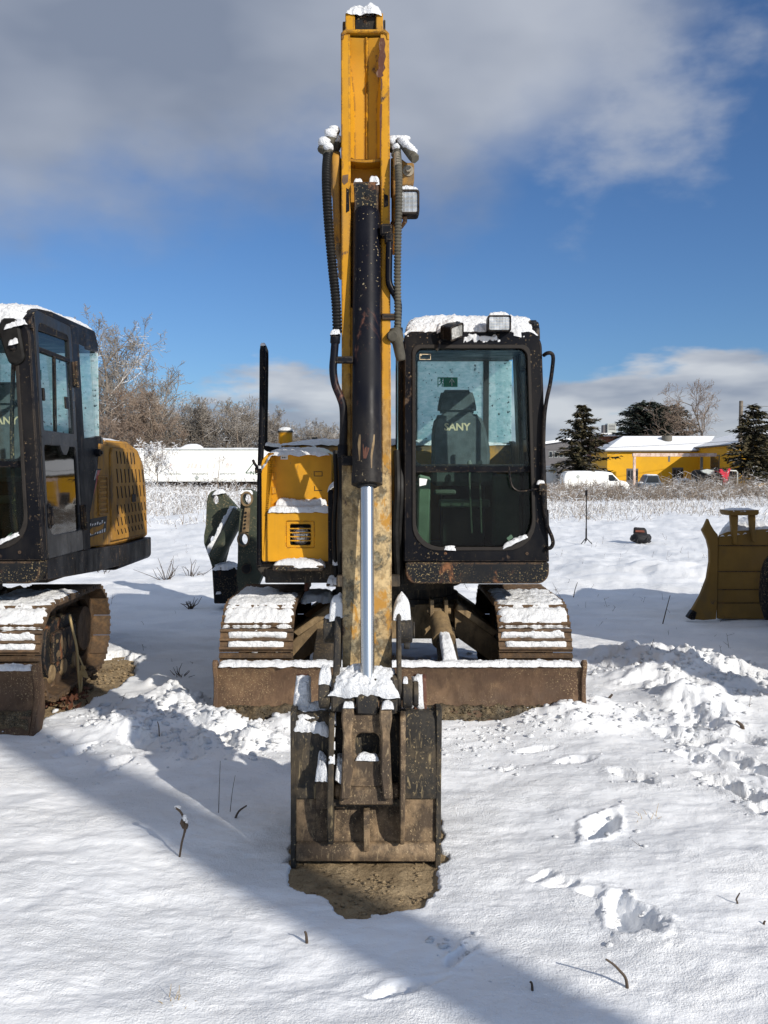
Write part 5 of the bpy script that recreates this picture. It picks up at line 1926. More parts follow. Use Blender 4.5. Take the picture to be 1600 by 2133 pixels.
    for (za, zb, ins, dy_) in ((zbot, zw_, 0.0015, -0.004), (zw_ + 0.0005, zt, lip - 0.001, 0.006)):
        a, b = xl(za), xl(zb)
        pts = [(a[0] + ins, za), (a[1] - ins, za), (b[1] - ins, zb), (b[0] + ins, zb)]
        v0 = [bm.verts.new((x, fr(z) + dy_, z)) for x, z in pts]
        v1 = [bm.verts.new((x, fr(z) + 0.03, z)) for x, z in pts]
        bm.faces.new(v0); bm.faces.new(v1[::-1])
        for k in range(4):
            j = (k + 1) % 4
            bm.faces.new((v0[k], v0[j], v1[j], v1[k]))
    build('front_plate', bm, mt_stick, stick)
    # recessed web of the upper channel: two plates folded along a weld, cross lip below
    bm = BM()
    zu0, zu1 = Z(326, 3.83), ztop - 0.012
    a, b = xl(zu0), xl(zu1)
    xm = (a[0] + a[1]) / 2 + 0.002
    rec = 0.070
    rows = []
    for z in (zu0, zu0 + 0.25, zu0 + 0.42, zu1 - 0.05, zu1):
        x0, x1 = xl(z)
        dd = rec if z < zu1 - 0.1 else (0.045 if z < zu1 - 0.02 else 0.012)
        w = 0.018 + (0.0 if z > zu0 + 0.35 else 0.016)
        rows.append([bm.verts.new(p) for p in ((x0 + 0.023, fr(z) + 0.03, z), (x0 + 0.023 + w, fr(z) + dd, z), (xm - 0.007, fr(z) + dd + 0.004, z), (xm, fr(z) + dd - 0.005, z), (xm + 0.007, fr(z) + dd + 0.004, z), (x1 - 0.023 - w, fr(z) + dd, z), (x1 - 0.023, fr(z) + 0.03, z))])
    for r0, r1 in zip(rows, rows[1:]):
        for k in range(6):
            bm.faces.new((r0[k], r0[k + 1], r1[k + 1], r1[k]))
    build('channel_web', bm, mt_yellow, stick, angle=25)
    bm = BM()
    z0 = Z(330, 3.82)
    x0, x1 = xl(z0)
    n = 8
    top, bot = [], []
    for i in range(n + 1):
        t = i / n
        x = x0 + 0.023 + (x1 - x0 - 0.046) * t
        sag = -0.010 * (1 - (2 * t - 1) ** 2)
        top.append((x, z0 + sag + 0.006))
        bot.append((x, z0 + sag - 0.006))
    prism(bm, top + bot[::-1], fr(z0) + 0.035, fr(z0) + 0.14, fy)
    build('cross_lip', bm, mt_yellow, stick)
    # inside of the hollow below the lip
    bm = BM()
    za, zb2 = Z(560, 3.74), z0 - 0.006
    a, b = xl(za), xl(zb2)
    v = [bm.verts.new(p) for p in ((a[0] + 0.022, fr(za) + 0.16, za), (a[1] - 0.022, fr(za) + 0.16, za), (b[1] - 0.022, fr(zb2) + 0.13, zb2), (b[0] + 0.022, fr(zb2) + 0.13, zb2))]
    bm.faces.new(v)
    bmesh.ops.solidify(bm, geom=bm.faces, thickness=0.01)
    box(bm, (a[0] + 0.05, fr(2.7) + 0.10, Z(350, 3.9)), (a[1] - 0.09, fr(2.7) + 0.16, Z(347, 3.9)))
    build('hollow_plate', bm, mt_yellow, stick)
    def flange_patch(name, pts, m):
        bm = BM()
        v = []
        for px, py in pts:
            d_ = df0 + (df1 - df0) * (1440 - py) / (1440 - 70)
            p = ray(px, py, d_)
            v.append(bm.verts.new((p.x, fr(p.z) - 0.0012, p.z)))
        bm.faces.new(v)
        return build(name, bm, m, stick, angle=80)
    flange_patch('rust_scrape', [(792, 80), (800, 79), (803, 92), (801, 104), (804, 118), (800, 133), (803, 142), (797, 152), (799, 158), (793, 162), (786, 161), (783, 152), (789, 143), (788, 128), (791, 110), (789, 95)], mt_rustred)
    flange_patch('rust_scrape', [(793, 164), (796, 164), (797, 176), (796, 190), (793, 184), (794, 176)], mt_rustred)
    flange_patch('rust_scrape', [(792.5, 218), (796, 217), (795.5, 250), (794, 290), (793.5, 330), (791.5, 330), (792, 280), (791, 240)], mt_rustred)
    flange_patch('black_patch', [(800, 404), (808.5, 408), (809, 430), (800, 433)], mt_black)
    flange_patch('black_patch', [(721.5, 392), (727, 396), (728, 440), (721, 444)], mt_black)
    flange_patch('black_patch', [(714, 366), (726, 364), (725, 380), (717, 386), (713, 380)], mt_rust)
    # rolled top edge and the head above it
    bm = BM()
    x0, x1 = xl(ztop)
    outl = [(x0, ztop - 0.03), (x0, ztop + 0.0), (x0 + 0.018, ztop + 0.016), (x1 - 0.018, ztop + 0.016), (x1, ztop), (x1, ztop - 0.03), (x1 - 0.012, ztop - 0.03), (x1 - 0.014, ztop - 0.006), (x1 - 0.03, ztop + 0.002), (x0 + 0.03, ztop + 0.002), (x0 + 0.014, ztop - 0.006), (x0 + 0.012, ztop - 0.03)]
    prism(bm, outl, df1 - 0.008, df1 + 0.20, fy)
    build('top_rim', bm, mt_yellow, stick, 0.004)
    yh = df1 + 0.04
    bm = BM()
    for (pa, pb) in ((719, 739), (783, 798)):
        x0, x1 = X(pa, yh, 50), X(pb, yh, 50)
        prism(bm, [(yh, ztop), (yh + 0.02, Z(19, yh) - 0.005), (yh + 0.10, Z(17, yh)), (yh + 0.20, ztop + 0.06), (yh + 0.2, ztop)], x0, x1, fx)
    box(bm, (X(719.5, yh, 50), yh + 0.05, Z(30, yh)), (X(797, yh, 50), yh + 0.18, Z(21, yh)))
    hd = build('stick_head', bm, mt_yellow, stick, 0.004)
    bm = BM()
    box(bm, (X(739.5, yh, 50), yh + 0.03, ztop + 0.004), (X(782.5, yh, 50), yh + 0.15, Z(27, yh)))
    cyl(bm, ray(761, 45, yh + 0.03), ray(761, 45, yh + 0.026), 0.007, 0.007, 10)
    build('rod_end', bm, mt_blackmud, hd, 0.006)
    bm = BM()
    box(bm, (X(798.5, yh, 50), yh + 0.01, ztop), (X(803, yh, 50), yh + 0.12, Z(38, yh)))
    cyl(bm, (X(712, yh, 50), yh + 0.11, Z(42, yh)), (X(719.2, yh, 50), yh + 0.11, Z(42, yh)), 0.045, 0.045, 18)
    build('pin', bm, mt_blackmud, hd, 0.003)
    snow_part(hd, [dict(c=quad_h(X(719, yh, 20), X(797, yh, 20), yh + 0.005, yh + 0.16, Z(22, yh)), h=0.045, nu=26, nv=14, rag=0.12, lump=0.7, freq=22),
                   dict(c=quad_h(X(712, yh, 20), X(732, yh, 20), yh - 0.02, yh + 0.1, ztop + 0.014), h=0.03, nu=10, nv=8, rag=0.2)])

    # bucket cylinder in front of the stick
    ca, cb, cr = ray(763.5, 386, 3.80), ray(764.5, 1010, 3.52), ray(765.5, 1412, 3.37)
    axis = (cb - ca).normalized()
    bm = BM()
    rr = 30.0 / 1800 * 3.62
    t0 = ray(764, 446, 3.772)
    lathe(bm, t0, cb - t0, [(-0.012, rr * 0.86), (0.0, rr * 0.97), (0.02, rr), ((cb - t0).length - 0.05, rr), ((cb - t0).length - 0.049, rr * 1.05), ((cb - t0).length - 0.002, rr * 1.05), ((cb - t0).length, rr * 0.98)], 32)
    cylo = build('bucket_cylinder', bm, mt_cyl, ex, angle=30)
    bm = BM()
    wv = 24.5 / 1800 * 3.80
    # clevis end
    vsz = [(Z(388, 3.8), wv * 1.02), (Z(436, 3.79), wv * 0.98), (Z(450, 3.78), wv * 1.02)]
    prof = [(ca.x - vsz[0][1], vsz[0][0]), (ca.x + vsz[0][1], vsz[0][0]), (ca.x + vsz[1][1], vsz[1][0]), (ca.x + vsz[2][1], vsz[2][0]), (ca.x - vsz[2][1], vsz[2][0]), (ca.x - vsz[1][1], vsz[1][0])]
    prism(bm, prof, 3.74, 3.86, fy)
    cyl(bm, ray(765, 410, 3.742), ray(765, 410, 3.735), 0.012, 0.012, 10)
    build('cylinder_eye', bm, mt_blackmud, cylo, 0.012)
    snow_part(cylo, [dict(c=quad_h(X(737, 3.8, 380), X(757, 3.8, 380), 3.745, 3.85, Z(389, 3.8)), h=0.030, nu=12, nv=8, rag=0.25, lump=0.8),
                     dict(c=quad_h(X(769, 3.8, 380), X(791, 3.8, 380), 3.745, 3.85, Z(389, 3.8)), h=0.036, nu=12, nv=8, rag=0.25, lump=0.8)])
    bm = BM()
    cyl(bm, cb, cr, 14.5 / 1800 * 3.45, None, 28)
    build('rod', bm, mt_chrome, cylo)
    bm = BM()
    g = cb.lerp(cr, 0.012)
    cyl(bm, cb, g, rr * 0.72, rr * 0.70, 24)
    build('gland', bm, mt_dark, cylo)
    # scrapes through the paint of the barrel, plus its reflection painted as pale strips
    def barrel_mark(rows, m, name, par, off):
        bm = BM()
        ax0, ax1 = ca, cb
        vs = []
        for (py, pa, pb) in rows:
            r_ = []
            for t in (0, 0.5, 1):
                px = pa + (pb - pa) * t
                tz = (py - 386) / (1010 - 386)
                c_ = ca.lerp(cb, tz)
                c_ = Vector((c_.x, c_.y, Z(py, c_.y - rr)))
                dx = X(px, c_.y - rr, py) - c_.x
                r_.append(bm.verts.new((c_.x + dx, c_.y - math.sqrt(max(1e-6, (rr + off) ** 2 - dx * dx)), c_.z)))
            vs.append(r_)
        for a_, b_ in zip(vs, vs[1:]):
            for i in range(2):
                bm.faces.new((a_[i], a_[i + 1], b_[i + 1], b_[i]))
        return build(name, bm, m, par, angle=80)
    jr = random.Random(3)
    rows = []
    for py, pa, pb in ((512, 767, 770), (528, 769, 772), (540, 766, 774), (560, 765, 774), (585, 762, 775), (612, 761, 774), (625, 765, 774), (640, 768, 774), (665, 768, 776), (688, 769, 775), (700, 771, 774)):
        rows.append((py, pa, pb))
    rows2 = []
    for a_, b_ in zip(rows, rows[1:]):
        for k_ in range(4):
            t = k_ / 4
            rows2.append((a_[0] + (b_[0] - a_[0]) * t, a_[1] + (b_[1] - a_[1]) * t + jr.uniform(-1, 1), a_[2] + (b_[2] - a_[2]) * t + jr.uniform(-1, 1)))
    barrel_mark(rows2, mt_rustred, 'rust_scrape', cylo, 0.0035)
    barrel_mark([(748, 758, 763), (760, 758, 762), (786, 759, 763)], mt_hosegrey, 'bare_and_glint_streak', cylo, 0.0035)  # white reflection on the barrel, painted as a pale strip
    barrel_mark([(748, 765, 769), (770, 765, 769), (786, 764, 768)], mt_hosegrey, 'bare_and_glint_streak', cylo, 0.0035)  # other half of the painted reflection
    barrel_mark([(806, 761, 768), (812, 761, 768), (814, 764, 766)], mt_label, 'bare_and_glint_streak', cylo, 0.0035)
    barrel_mark([(895, 771, 774), (905, 768, 777), (915, 762, 776), (925, 756, 772), (940, 756, 768), (955, 757, 763)], mt_rustred, 'rust_scrape', cylo, 0.0035)
    barrel_mark([(905, 777, 781), (925, 775, 780), (950, 772, 776), (975, 773, 775)], mt_tanplate, 'rust_scrape', cylo, 0.0035)
    barrel_mark([(660, 737, 741), (668, 737, 742), (676, 739, 741)], mt_hosegrey, 'bare_and_glint_streak', cylo, 0.0035)
    barrel_mark([(905, 748, 752), (925, 745, 751), (960, 748, 750)], mt_tanplate, 'rust_scrape', cylo, 0.0035)
    # ports, pipes, brackets
    yp = 3.70
    bm = BM()
    a = ray(795, 487, 3.74)
    box(bm, (X(792, 3.74, 487), 3.69, Z(497, 3.74)), (X(818, 3.74, 487), 3.77, Z(472, 3.74)))
    box(bm, (X(801, 3.72, 487), 3.68, Z(508, 3.72)), (X(819, 3.72, 487), 3.76, Z(488, 3.72)))
    build('port_block', bm, mt_black, cylo, 0.008)
    bm = BM()
    tube(bm, spline([ray(811, 505, yp), ray(810, 560, yp), ray(810.5, 588, yp), ray(817, 604, yp), ray(826, 620, yp), ray(830, 634, yp), ray(830, 655, yp), ray(828, 692, yp)], 7), 0.0145, 12)
    p1_ = build('pipe', bm, mt_cyl, cylo)
    bm = BM()
    box(bm, (X(795, yp, 660), yp - 0.015, Z(667, yp)), (X(826, yp, 660), yp + 0.015, Z(654, yp)))
    build('pipe_bracket', bm, mt_blackmud, p1_, 0.004)
    bm = BM()
    a, b = ray(825, 692, yp - 0.01), ray(836, 746, yp - 0.005)
    lathe(bm, ray(822, 683, yp), (b - a), [(0, 0.022), (0.02, 0.030), (0.055, 0.030), (0.065, 0.023), (0.12, 0.022), (0.14, 0.018)], 14)
    cyl(bm, ray(818, 700, yp - 0.04), ray(818, 700, yp - 0.01), 0.022, 0.026, 12)
    build('hose_fitting', bm, mt_hosegrey, p1_, 0.003)
    yq = 3.62
    bm = BM()
    tube(bm, spline([ray(699, 700, yq), ray(696, 740, yq), ray(694, 770, yq), ray(698, 800, yq), ray(709, 828, yq), ray(715, 850, yq), ray(716, 890, yq), ray(714, 935, yq)], 7), 0.0165, 12)
    p2_ = build('pipe', bm, mt_cyl, cylo)
    bm = BM()
    box(bm, (X(700, yq, 750), yq - 0.015, Z(757, yq)), (X(737, yq, 750), yq + 0.015, Z(743, yq)))
    build('pipe_bracket', bm, mt_black, p2_, 0.004)
    bm = BM()
    cyl(bm, ray(714, 925, yq), ray(714, 952, yq), 0.022, 0.022, 8)
    box(bm, (X(712, yq, 960), yq - 0.03, Z(970, yq)), (X(738, yq, 960), yq + 0.03, Z(950, yq)))
    build('hose_fitting', bm, mt_black, p2_, 0.004)
    bm = BM()
    cyl(bm, ray(699, 692, yq), ray(698, 716, yq), 0.022, 0.022, 8)
    build('hose_fitting', bm, mt_black, p2_, 0.004)
    snow_part(p2_, [dict(c=quad_h(X(688, yq, 695), X(709, yq, 695), yq - 0.025, yq + 0.03, Z(695, yq)), h=0.022, nu=8, nv=8, rag=0.2)])

    # corrugated hoses
    def hose(name, pts, r, m, step=0.0046):
        P = resample(spline(pts, 14), step)
        bm = BM()
        tube(bm, P, lambda i: r if i % 3 else r * 0.70, 12)
        return build(name, bm, m, ex, angle=60)
    h1 = hose('hydraulic_hose', [ray(690, 300, 3.84), ray(682, 330, 3.78), ray(680, 380, 3.72), ray(684, 460, 3.69), ray(692, 550, 3.67), ray(700, 630, 3.64), ray(703, 695, 3.63)], 0.0205, mt_hose)
    h2 = hose('hydraulic_hose', [ray(827, 308, 3.80), ray(830, 345, 3.74), ray(831, 410, 3.70), ray(829, 500, 3.69), ray(828, 580, 3.69), ray(829, 655, 3.69), ray(828, 690, 3.70)], 0.0160, mt_hosegrey)
    for h_, pp in ((h1, [(676, 302, 3.80, .030), (688, 285, 3.82, .030), (696, 276, 3.84, .026), (684, 312, 3.79, .024), (702, 296, 3.86, .028)]),
                   (h2, [(820, 300, 3.82, .026), (826, 312, 3.79, .020)])):
        bm = BM()
        for (a, b, d, r) in pp:
            c = ray(a, b, d)
            cyl(bm, c + V(-0.01, 0, -0.03), c + V(0.008, 0.01, 0.02), r * 0.8, r * 0.8, 10)
        build('elbow_fitting', bm, mt_hosegrey, h_, 0.004)
        bm = BM()
        for i, (a, b, d, r) in enumerate(pp):
            clump(bm, ray(a, b - 5, d), r * 1.0, i * 3.3 + a, (0.95, 1, 0.8), 0.3, 2)
        build('snow_cap', bm, mt_snow, h_, angle=180)
    bm = BM()
    cyl(bm, ray(827, 320, 3.77), ray(829, 348, 3.74), 0.014, 0.018, 10)
    build('hose_ferrule', bm, mt_bolt, h2)
    # the capped tee pointing out to the right
    bm = BM()
    a, b = ray(834, 300, 3.80), ray(860, 326, 3.74)
    cyl(bm, ray(822, 296, 3.82), ray(846, 296, 3.82), 0.022, 0.022, 8)
    cyl(bm, ray(840, 300, 3.80), b, 0.019, 0.021, 12)
    cyl(bm, b, b + (b - a).normalized() * 0.022, 0.022, 0.022, 6)
    tee = build('capped_tee', bm, mt_hosegrey, ex, 0.003)
    bm = BM()
    for i in range(7):
        t = i / 6
        clump(bm, ray(838 + 22 * t, 292 + 24 * t, 3.79 - 0.04 * t), 0.021, i * 1.7, (1, 1, 0.8), 0.25, 2)
    for i in range(4):
        clump(bm, ray(820 + i * 8, 289, 3.82), 0.020, i * 2.9 + 40, (1.2, 1, 0.7), 0.25, 2)
    build('snow_cap', bm, mt_snow, tee, angle=180)

    # linkage at the lower end
    yb = 3.55
    dl = 3.42
    zpin = Z(1440, 3.40)
    for s, (pa, pb) in enumerate(((693, 713), (823, 839))):
        x0, x1 = X(pa, 3.48, 1350), X(pb, 3.48, 1350)
        zt_ = Z(1274, 3.56)
        bm = BM()
        prism(bm, [(3.55, zt_), (3.60, zt_ - 0.01), (3.64, zt_ - 0.06), (3.62, zt_ - 0.12), (3.50, zpin + 0.02), (3.45, zpin - 0.06), (3.40, zpin - 0.075), (3.36, zpin - 0.04), (3.35, zpin + 0.03), (3.40, zpin + 0.10), (3.50, zt_ - 0.06)], x0 + 0.006, x1 - 0.006, fx)
        lk = build('side_link', bm, mt_link, ex, 0.006)
        bm = BM()
        sg = -1 if s == 0 else 1
        xo = x0 if s == 0 else x1
        zp = Z(1312, 3.58)
        cyl(bm, (xo - sg * 0.02, 3.585, zp), (xo + sg * 0.042, 3.585, zp), 0.058, 0.055, 20)
        if s == 1:
            cyl(bm, (xo + sg * 0.042, 3.585, zp), (xo + sg * 0.052, 3.585, zp), 0.035, 0.035, 16)
            cyl(bm, (xo + 0.005, 3.52, zp - 0.055), (xo + 0.03, 3.52, zp - 0.055), 0.016, 0.016, 6)
        build('pin_boss', bm, mt_link, lk, 0.004)
        if s == 0:
            snow_part(lk, [dict(c=[(x0 - 0.02, 3.53, zt_ - 0.03), (x1 + 0.006, 3.53, zt_ - 0.005), (x1 + 0.006, 3.66, zt_ + 0.0), (x0 - 0.02, 3.66, zt_ - 0.03)], h=0.075, nu=10, nv=12, rag=0.15, lump=0.3),
                           dict(c=[(x0 - 0.045, 3.56, zp + 0.03), (x0, 3.56, zp + 0.05), (x0, 3.62, zp + 0.05), (x0 - 0.045, 3.62, zp + 0.03)], h=0.03, nu=8, nv=8)])
        else:
            snow_part(lk, [dict(c=quad_h(x1 - 0.04, x1 + 0.035, 3.54, 3.64, zp + 0.058), h=0.10, nu=12, nv=12, rag=0.1, lump=0.25, p=2)])
    # rod eye block and its cross pin
    bm = BM()
    cyl(bm, (X(672, dl, 1440), 3.40, zpin), (X(870, dl, 1440), 3.40, zpin), 0.036, 0.036, 18)
    pin = build('link_pin', bm, mt_link, ex, 0.003)
    for (pa, pb, r) in ((666, 690, 0.058), (838, 858, 0.055), (860, 871, 0.05)):
        bm = BM()
        cyl(bm, (X(pa, dl, 1440), 3.40, zpin - 0.01), (X(pb, dl, 1440), 3.40, zpin - 0.01), r, r, 18)
        build('pin_collar', bm, mt_link, pin, 0.004)
    bm = BM()
    prism(bm, [(3.34, zpin - 0.07), (3.33, zpin + 0.02), (3.36, zpin + 0.062), (3.43, zpin + 0.068), (3.47, zpin + 0.03), (3.47, zpin - 0.07)], X(692, dl, 1440), X(741, dl, 1440), fx)
    prism(bm, [(3.325, zpin - 0.075), (3.32, zpin + 0.02), (3.35, zpin + 0.068), (3.43, zpin + 0.072), (3.48, zpin + 0.03), (3.48, zpin - 0.075)], X(743, dl, 1440), X(788, dl, 1440), fx)
    prism(bm, [(3.34, zpin - 0.07), (3.33, zpin + 0.02), (3.36, zpin + 0.062), (3.43, zpin + 0.068), (3.47, zpin + 0.03), (3.47, zpin - 0.07)], X(790, dl, 1440), X(828, dl, 1440), fx)
    re = build('rod_eye', bm, mt_link, ex, 0.008)
    snow_part(re, [dict(c=[(X(688, dl, 1440), 3.312, zpin + 0.012), (X(830, dl, 1440), 3.312, zpin + 0.012), (X(824, dl, 1440), 3.46, zpin + 0.085), (X(696, dl, 1440), 3.46, zpin + 0.085)], h=0.040, nu=50, nv=26, rag=0.11, lump=0.6, freq=15, nrm=(0, -0.45, 0.89), p=3, melt=0.7),
                   dict(c=quad_h(X(666, dl, 1440), X(692, dl, 1440), 3.36, 3.45, zpin + 0.04), h=0.058, nu=10, nv=10, rag=0.15, lump=0.3),
                   dict(c=quad_h(X(838, dl, 1440), X(850, dl, 1440), 3.37, 3.43, zpin + 0.045), h=0.016, nu=8, nv=6)])
    # bucket link: two rails with a holed web
    bm = BM()
    fa, fb = 3.335, 3.265
    zt_, zb_ = Z(1476, fa), Z(1672, fb)

    def fl(x, z, t):
        k = (z - zb_) / (zt_ - zb_)
        return (x, fb + (fa - fb) * k + t, z)
    wl, wr = X(713, 3.3, 1570), X(815, 3.3, 1570)
    for (a0, a1, b0, b1) in ((wl, wl + 0.042, wl - 0.006, wl + 0.03), (wr - 0.042, wr, wr - 0.03, wr + 0.006)):
        prism(bm, [(b0, zb_ + 0.02), (b1, zb_ + 0.02), (a1, zb_ + 0.12), (a1 - 0.006, zt_ - 0.09), (a1 + 0.004, zt_ - 0.03), (a1, zt_ + 0.02), (a0, zt_ + 0.02), (a0 - 0.004, zt_ - 0.03), (a0 + 0.004, zt_ - 0.09), (a0, zb_ + 0.12)], -0.03, 0.06, fl)
    hx0, hx1, hz0, hz1 = X(740, 3.32, 1555), X(791, 3.32, 1555), Z(1581, 3.3), Z(1529, 3.32)
    ring(bm, rrect(wl + 0.03, wr - 0.03, zb_ + 0.05, zt_ - 0.02, 0.01, 5), rrect(hx0, hx1, hz0, hz1, 0.026, 5), 0.012, 0.032, fl)
    prism(bm, rrect(wl - 0.012, wr + 0.012, zb_ - 0.012, zb_ + 0.052, 0.01, 3), 0.004, 0.05, fl)
    cyl(bm, (wl - 0.03, fb + 0.045, zb_ + 0.03), (wr + 0.03, fb + 0.045, zb_ + 0.03), 0.03, 0.03, 16)
    bl = build('bucket_link', bm, mt_bucket_low, ex, 0.006)
    snow_part(bl, [dict(c=[fl(hx0 + 0.004, hz0, -0.0), fl(hx1 - 0.004, hz0, -0.0), fl(hx1 - 0.004, hz0, 0.035), fl(hx0 + 0.004, hz0, 0.035)], h=0.018, nu=14, nv=5, rag=0.2, lump=0.8),
                   dict(c=quad_h(X(714, 3.30, 1465), X(738, 3.30, 1465), 3.295, 3.335, Z(1471, 3.3)), h=0.018, nu=10, nv=5, rag=0.3, lump=0.8),
                   dict(c=quad_h(X(795, 3.30, 1465), X(820, 3.30, 1465), 3.295, 3.335, Z(1473, 3.3)), h=0.018, nu=10, nv=5, rag=0.3, lump=0.8)])

    # bucket: shell towards the viewer, mouth towards the machine
    bx0, bx1 = X(603, 3.36, 1600), X(922, 3.36, 1600)
    xin = 0.018
    shell_f = [(3.312, -0.01), (3.318, 0.06), (3.338, 0.15), (3.353, 0.225)]
    shell_u = [(3.340, 0.226), (3.362, 0.34), (3.384, 0.46), (3.400, 0.525), (3.425, 0.550), (3.48, 0.548), (3.62, 0.505)]

    def tx(x, z):
        return xc_b + (x - xc_b) * (0.965 + 0.06 * z)
    xc_b = (bx0 + bx1) / 2

    def fb_(y, z, x):
        return (tx(x, z), y, z)
    bm = BM()
    inner = [(y + 0.025, z - 0.004) for y, z in shell_u]
    inner[-2] = (3.48, 0.525); inner[-1] = (3.62, 0.485)
    prism(bm, shell_u + inner[::-1], bx0 + xin, bx1 - xin, fb_)
    bk = build('bucket', bm, mt_bucket, ex, 0.003)
    bm = BM()
    prism(bm, shell_f + [(y + 0.03, z) for y, z in shell_f][::-1], bx0 + xin, bx1 - xin, fb_)
    build('wear_plate', bm, mt_bucket_low, bk, 0.003)
    for xs in (bx0, bx1 - 0.022):
        bm = BM()
        sp = [(3.295, -0.03), (3.30, 0.06), (3.325, 0.17), (3.355, 0.30), (3.375, 0.45), (3.390, 0.535), (3.40, 0.556), (3.43, 0.566), (3.50, 0.562), (3.66, 0.515), (3.86, 0.44), (3.94, 0.34), (3.95, 0.20), (3.80, 0.0), (3.6, -0.04)]
        prism(bm, sp, xs, xs + 0.022, fb_)
        build('side_plate', bm, mt_bucket, bk, 0.003)
    bm = BM()
    prism(bm, [(3.285, 0.0), (3.283, 0.028), (3.30, 0.066), (3.33, 0.07), (3.33, 0.0)], bx0 + 0.023, bx1 - 0.023, fb_)
    build('lip_bar', bm, mt_bucket_low, bk, 0.004)
    bm = BM()
    box(bm, (bx0 + 0.03, 3.36, -0.03), (bx1 - 0.03, 3.62, 0.01))
    box(bm, (bx0 + 0.025, 3.621, 0.45), (bx1 - 0.025, 3.64, 0.50))
    build('floor_plate', bm, mt_bucket_low, bk, 0.003)
    for s, (pa, pb, qa, qb) in enumerate(((685, 696, 681, 694), (834, 846, 832, 842))):
        x0, x1 = X(pa, 3.29, 1500), X(pb, 3.29, 1500)
        x2, x3 = X(qa, 3.26, 1700), X(qb, 3.26, 1700)
        bm = BM()
        prof = [(3.265, 0.075), (3.235, 0.16), (3.235, 0.27), (3.265, 0.40), (3.29, 0.50), (3.31, 0.555), (3.36, 0.57), (3.45, 0.545), (3.41, 0.48), (3.37, 0.28), (3.335, 0.075)]
        vs0 = [bm.verts.new((x2 + (x0 - x2) * z / 0.6, y, z)) for y, z in prof]
        vs1 = [bm.verts.new((x3 + (x1 - x3) * z / 0.6, y, z)) for y, z in prof]
        bm.faces.new(vs0); bm.faces.new(vs1[::-1])
        for i in range(len(prof)):
            j = (i + 1) % len(prof)
            bm.faces.new((vs0[i], vs0[j], vs1[j], vs1[i]))
        er = build('bucket_ear', bm, mt_bucket_low if s else mt_bucket, bk, 0.004)
        if s == 0:
            snow_part(er, [dict(c=[(x0 - 0.05, 3.27, 0.335), (x0 - 0.004, 3.25, 0.335), (x0 - 0.004, 3.37, 0.36), (x0 - 0.05, 3.38, 0.36)], h=0.055, nu=14, nv=10, rag=0.25, lump=0.7),
                           dict(c=[(x1 + 0.004, 3.27, 0.335), (x1 + 0.04, 3.28, 0.335), (x1 + 0.04, 3.38, 0.36), (x1 + 0.004, 3.38, 0.36)], h=0.05, nu=12, nv=10, rag=0.25, lump=0.7)]
                      + [dict(c=[(x0 - 0.002, 3.262 + .026 * i, 0.39 + 0.045 * i), (x1 + 0.004, 3.262 + .026 * i, 0.39 + 0.045 * i), (x1 + 0.004, 3.275 + .026 * i, 0.425 + 0.045 * i), (x0 - 0.002, 3.275 + .026 * i, 0.425 + 0.045 * i)], h=0.014, nu=6, nv=6, nrm=(0, -1, 0.3), rag=0.4, lump=1.2) for i in range(5)])
            # ledge the snow lies on
            bm = BM()
            box(bm, (x0 - 0.05, 3.30, 0.20), (x0 - 0.003, 3.38, 0.337))
            box(bm, (x1 + 0.003, 3.31, 0.20), (x1 + 0.042, 3.38, 0.337))
            build('gusset', bm, mt_bucket_low, er, 0.003)
    bm = BM()
    prism(bm, [(3.275, 0.045), (3.262, 0.08), (3.265, 0.17), (3.28, 0.20), (3.35, 0.205), (3.33, 0.07)], X(757, 3.27, 1730), X(770, 3.27, 1730), fx)
    build('centre_rib', bm, mt_bucket_low, bk, 0.003)
    bm = BM()
    x0, x1 = X(694, 3.33, 1680), X(834, 3.33, 1680)
    box(bm, (x0, 3.29, 0.215), (x1, 3.38, 0.245))
    build('cross_bar', bm, mt_bucket, bk, 0.003)
    for px_ in (633, 876):
        yc = 3.56
        x = X(px_, yc, 1430)
        bm = BM()
        prism(bm, [(3.45, 0.45), (3.47, 0.56), (3.52, 0.665), (3.56, 0.672), (3.62, 0.58), (3.63, 0.48), (3.58, 0.42)], x - 0.03, x + 0.022, fx)
        sc_ = build('side_cutter', bm, mt_rustred, bk, 0.004)
        if px_ < 700:
            snow_part(sc_, [dict(c=[(x - 0.036, 3.465, 0.55), (x + 0.036, 3.465, 0.55), (x + 0.034, 3.525, 0.675), (x - 0.030, 3.525, 0.675)], h=0.035, nu=12, nv=16, nrm=(0, -0.8, 0.6), rag=0.12, lump=0.25)])
        else:
            snow_part(sc_, [dict(c=[(x - 0.040, 3.465, 0.545), (x + 0.014, 3.465, 0.545), (x + 0.004, 3.53, 0.68), (x - 0.036, 3.53, 0.68)], h=0.028, nu=12, nv=16, nrm=(0, -0.8, 0.6), rag=0.2, lump=0.4)])
    snow_part(bk, [dict(c=[(bx0 + 0.012, 3.378, 0.490), (X(690, 3.4, 1480), 3.378, 0.475), (X(690, 3.5, 1480), 3.52, 0.565), (bx0 + 0.012, 3.52, 0.565)], h=0.032, nu=30, nv=16, nrm=(0, -0.55, 0.83), rag=0.14, lump=0.4, freq=18),
                   dict(c=quad_h(bx0 + 0.03, bx1 - 0.03, 3.56, 3.63, 0.52, -0.02), h=0.015, nu=40, nv=6)])
    for i in range(4):
        x = bx0 + 0.08 + i * 0.148
        bm = BM()
        prism(bm, [(3.90, 0.02), (4.02, 0.0), (4.12, -0.05), (4.02, -0.06), (3.80, -0.06)], x - 0.03, x + 0.03, fx)
        build('tooth', bm, mt_bucket_low, bk, 0.004)


EXC = make_excavator()
CAB, FS, LEAN, CX1 = make_cab(EXC)
_common = set(bpy.data.objects.keys())
make_arm(EXC)
_index = child_index()

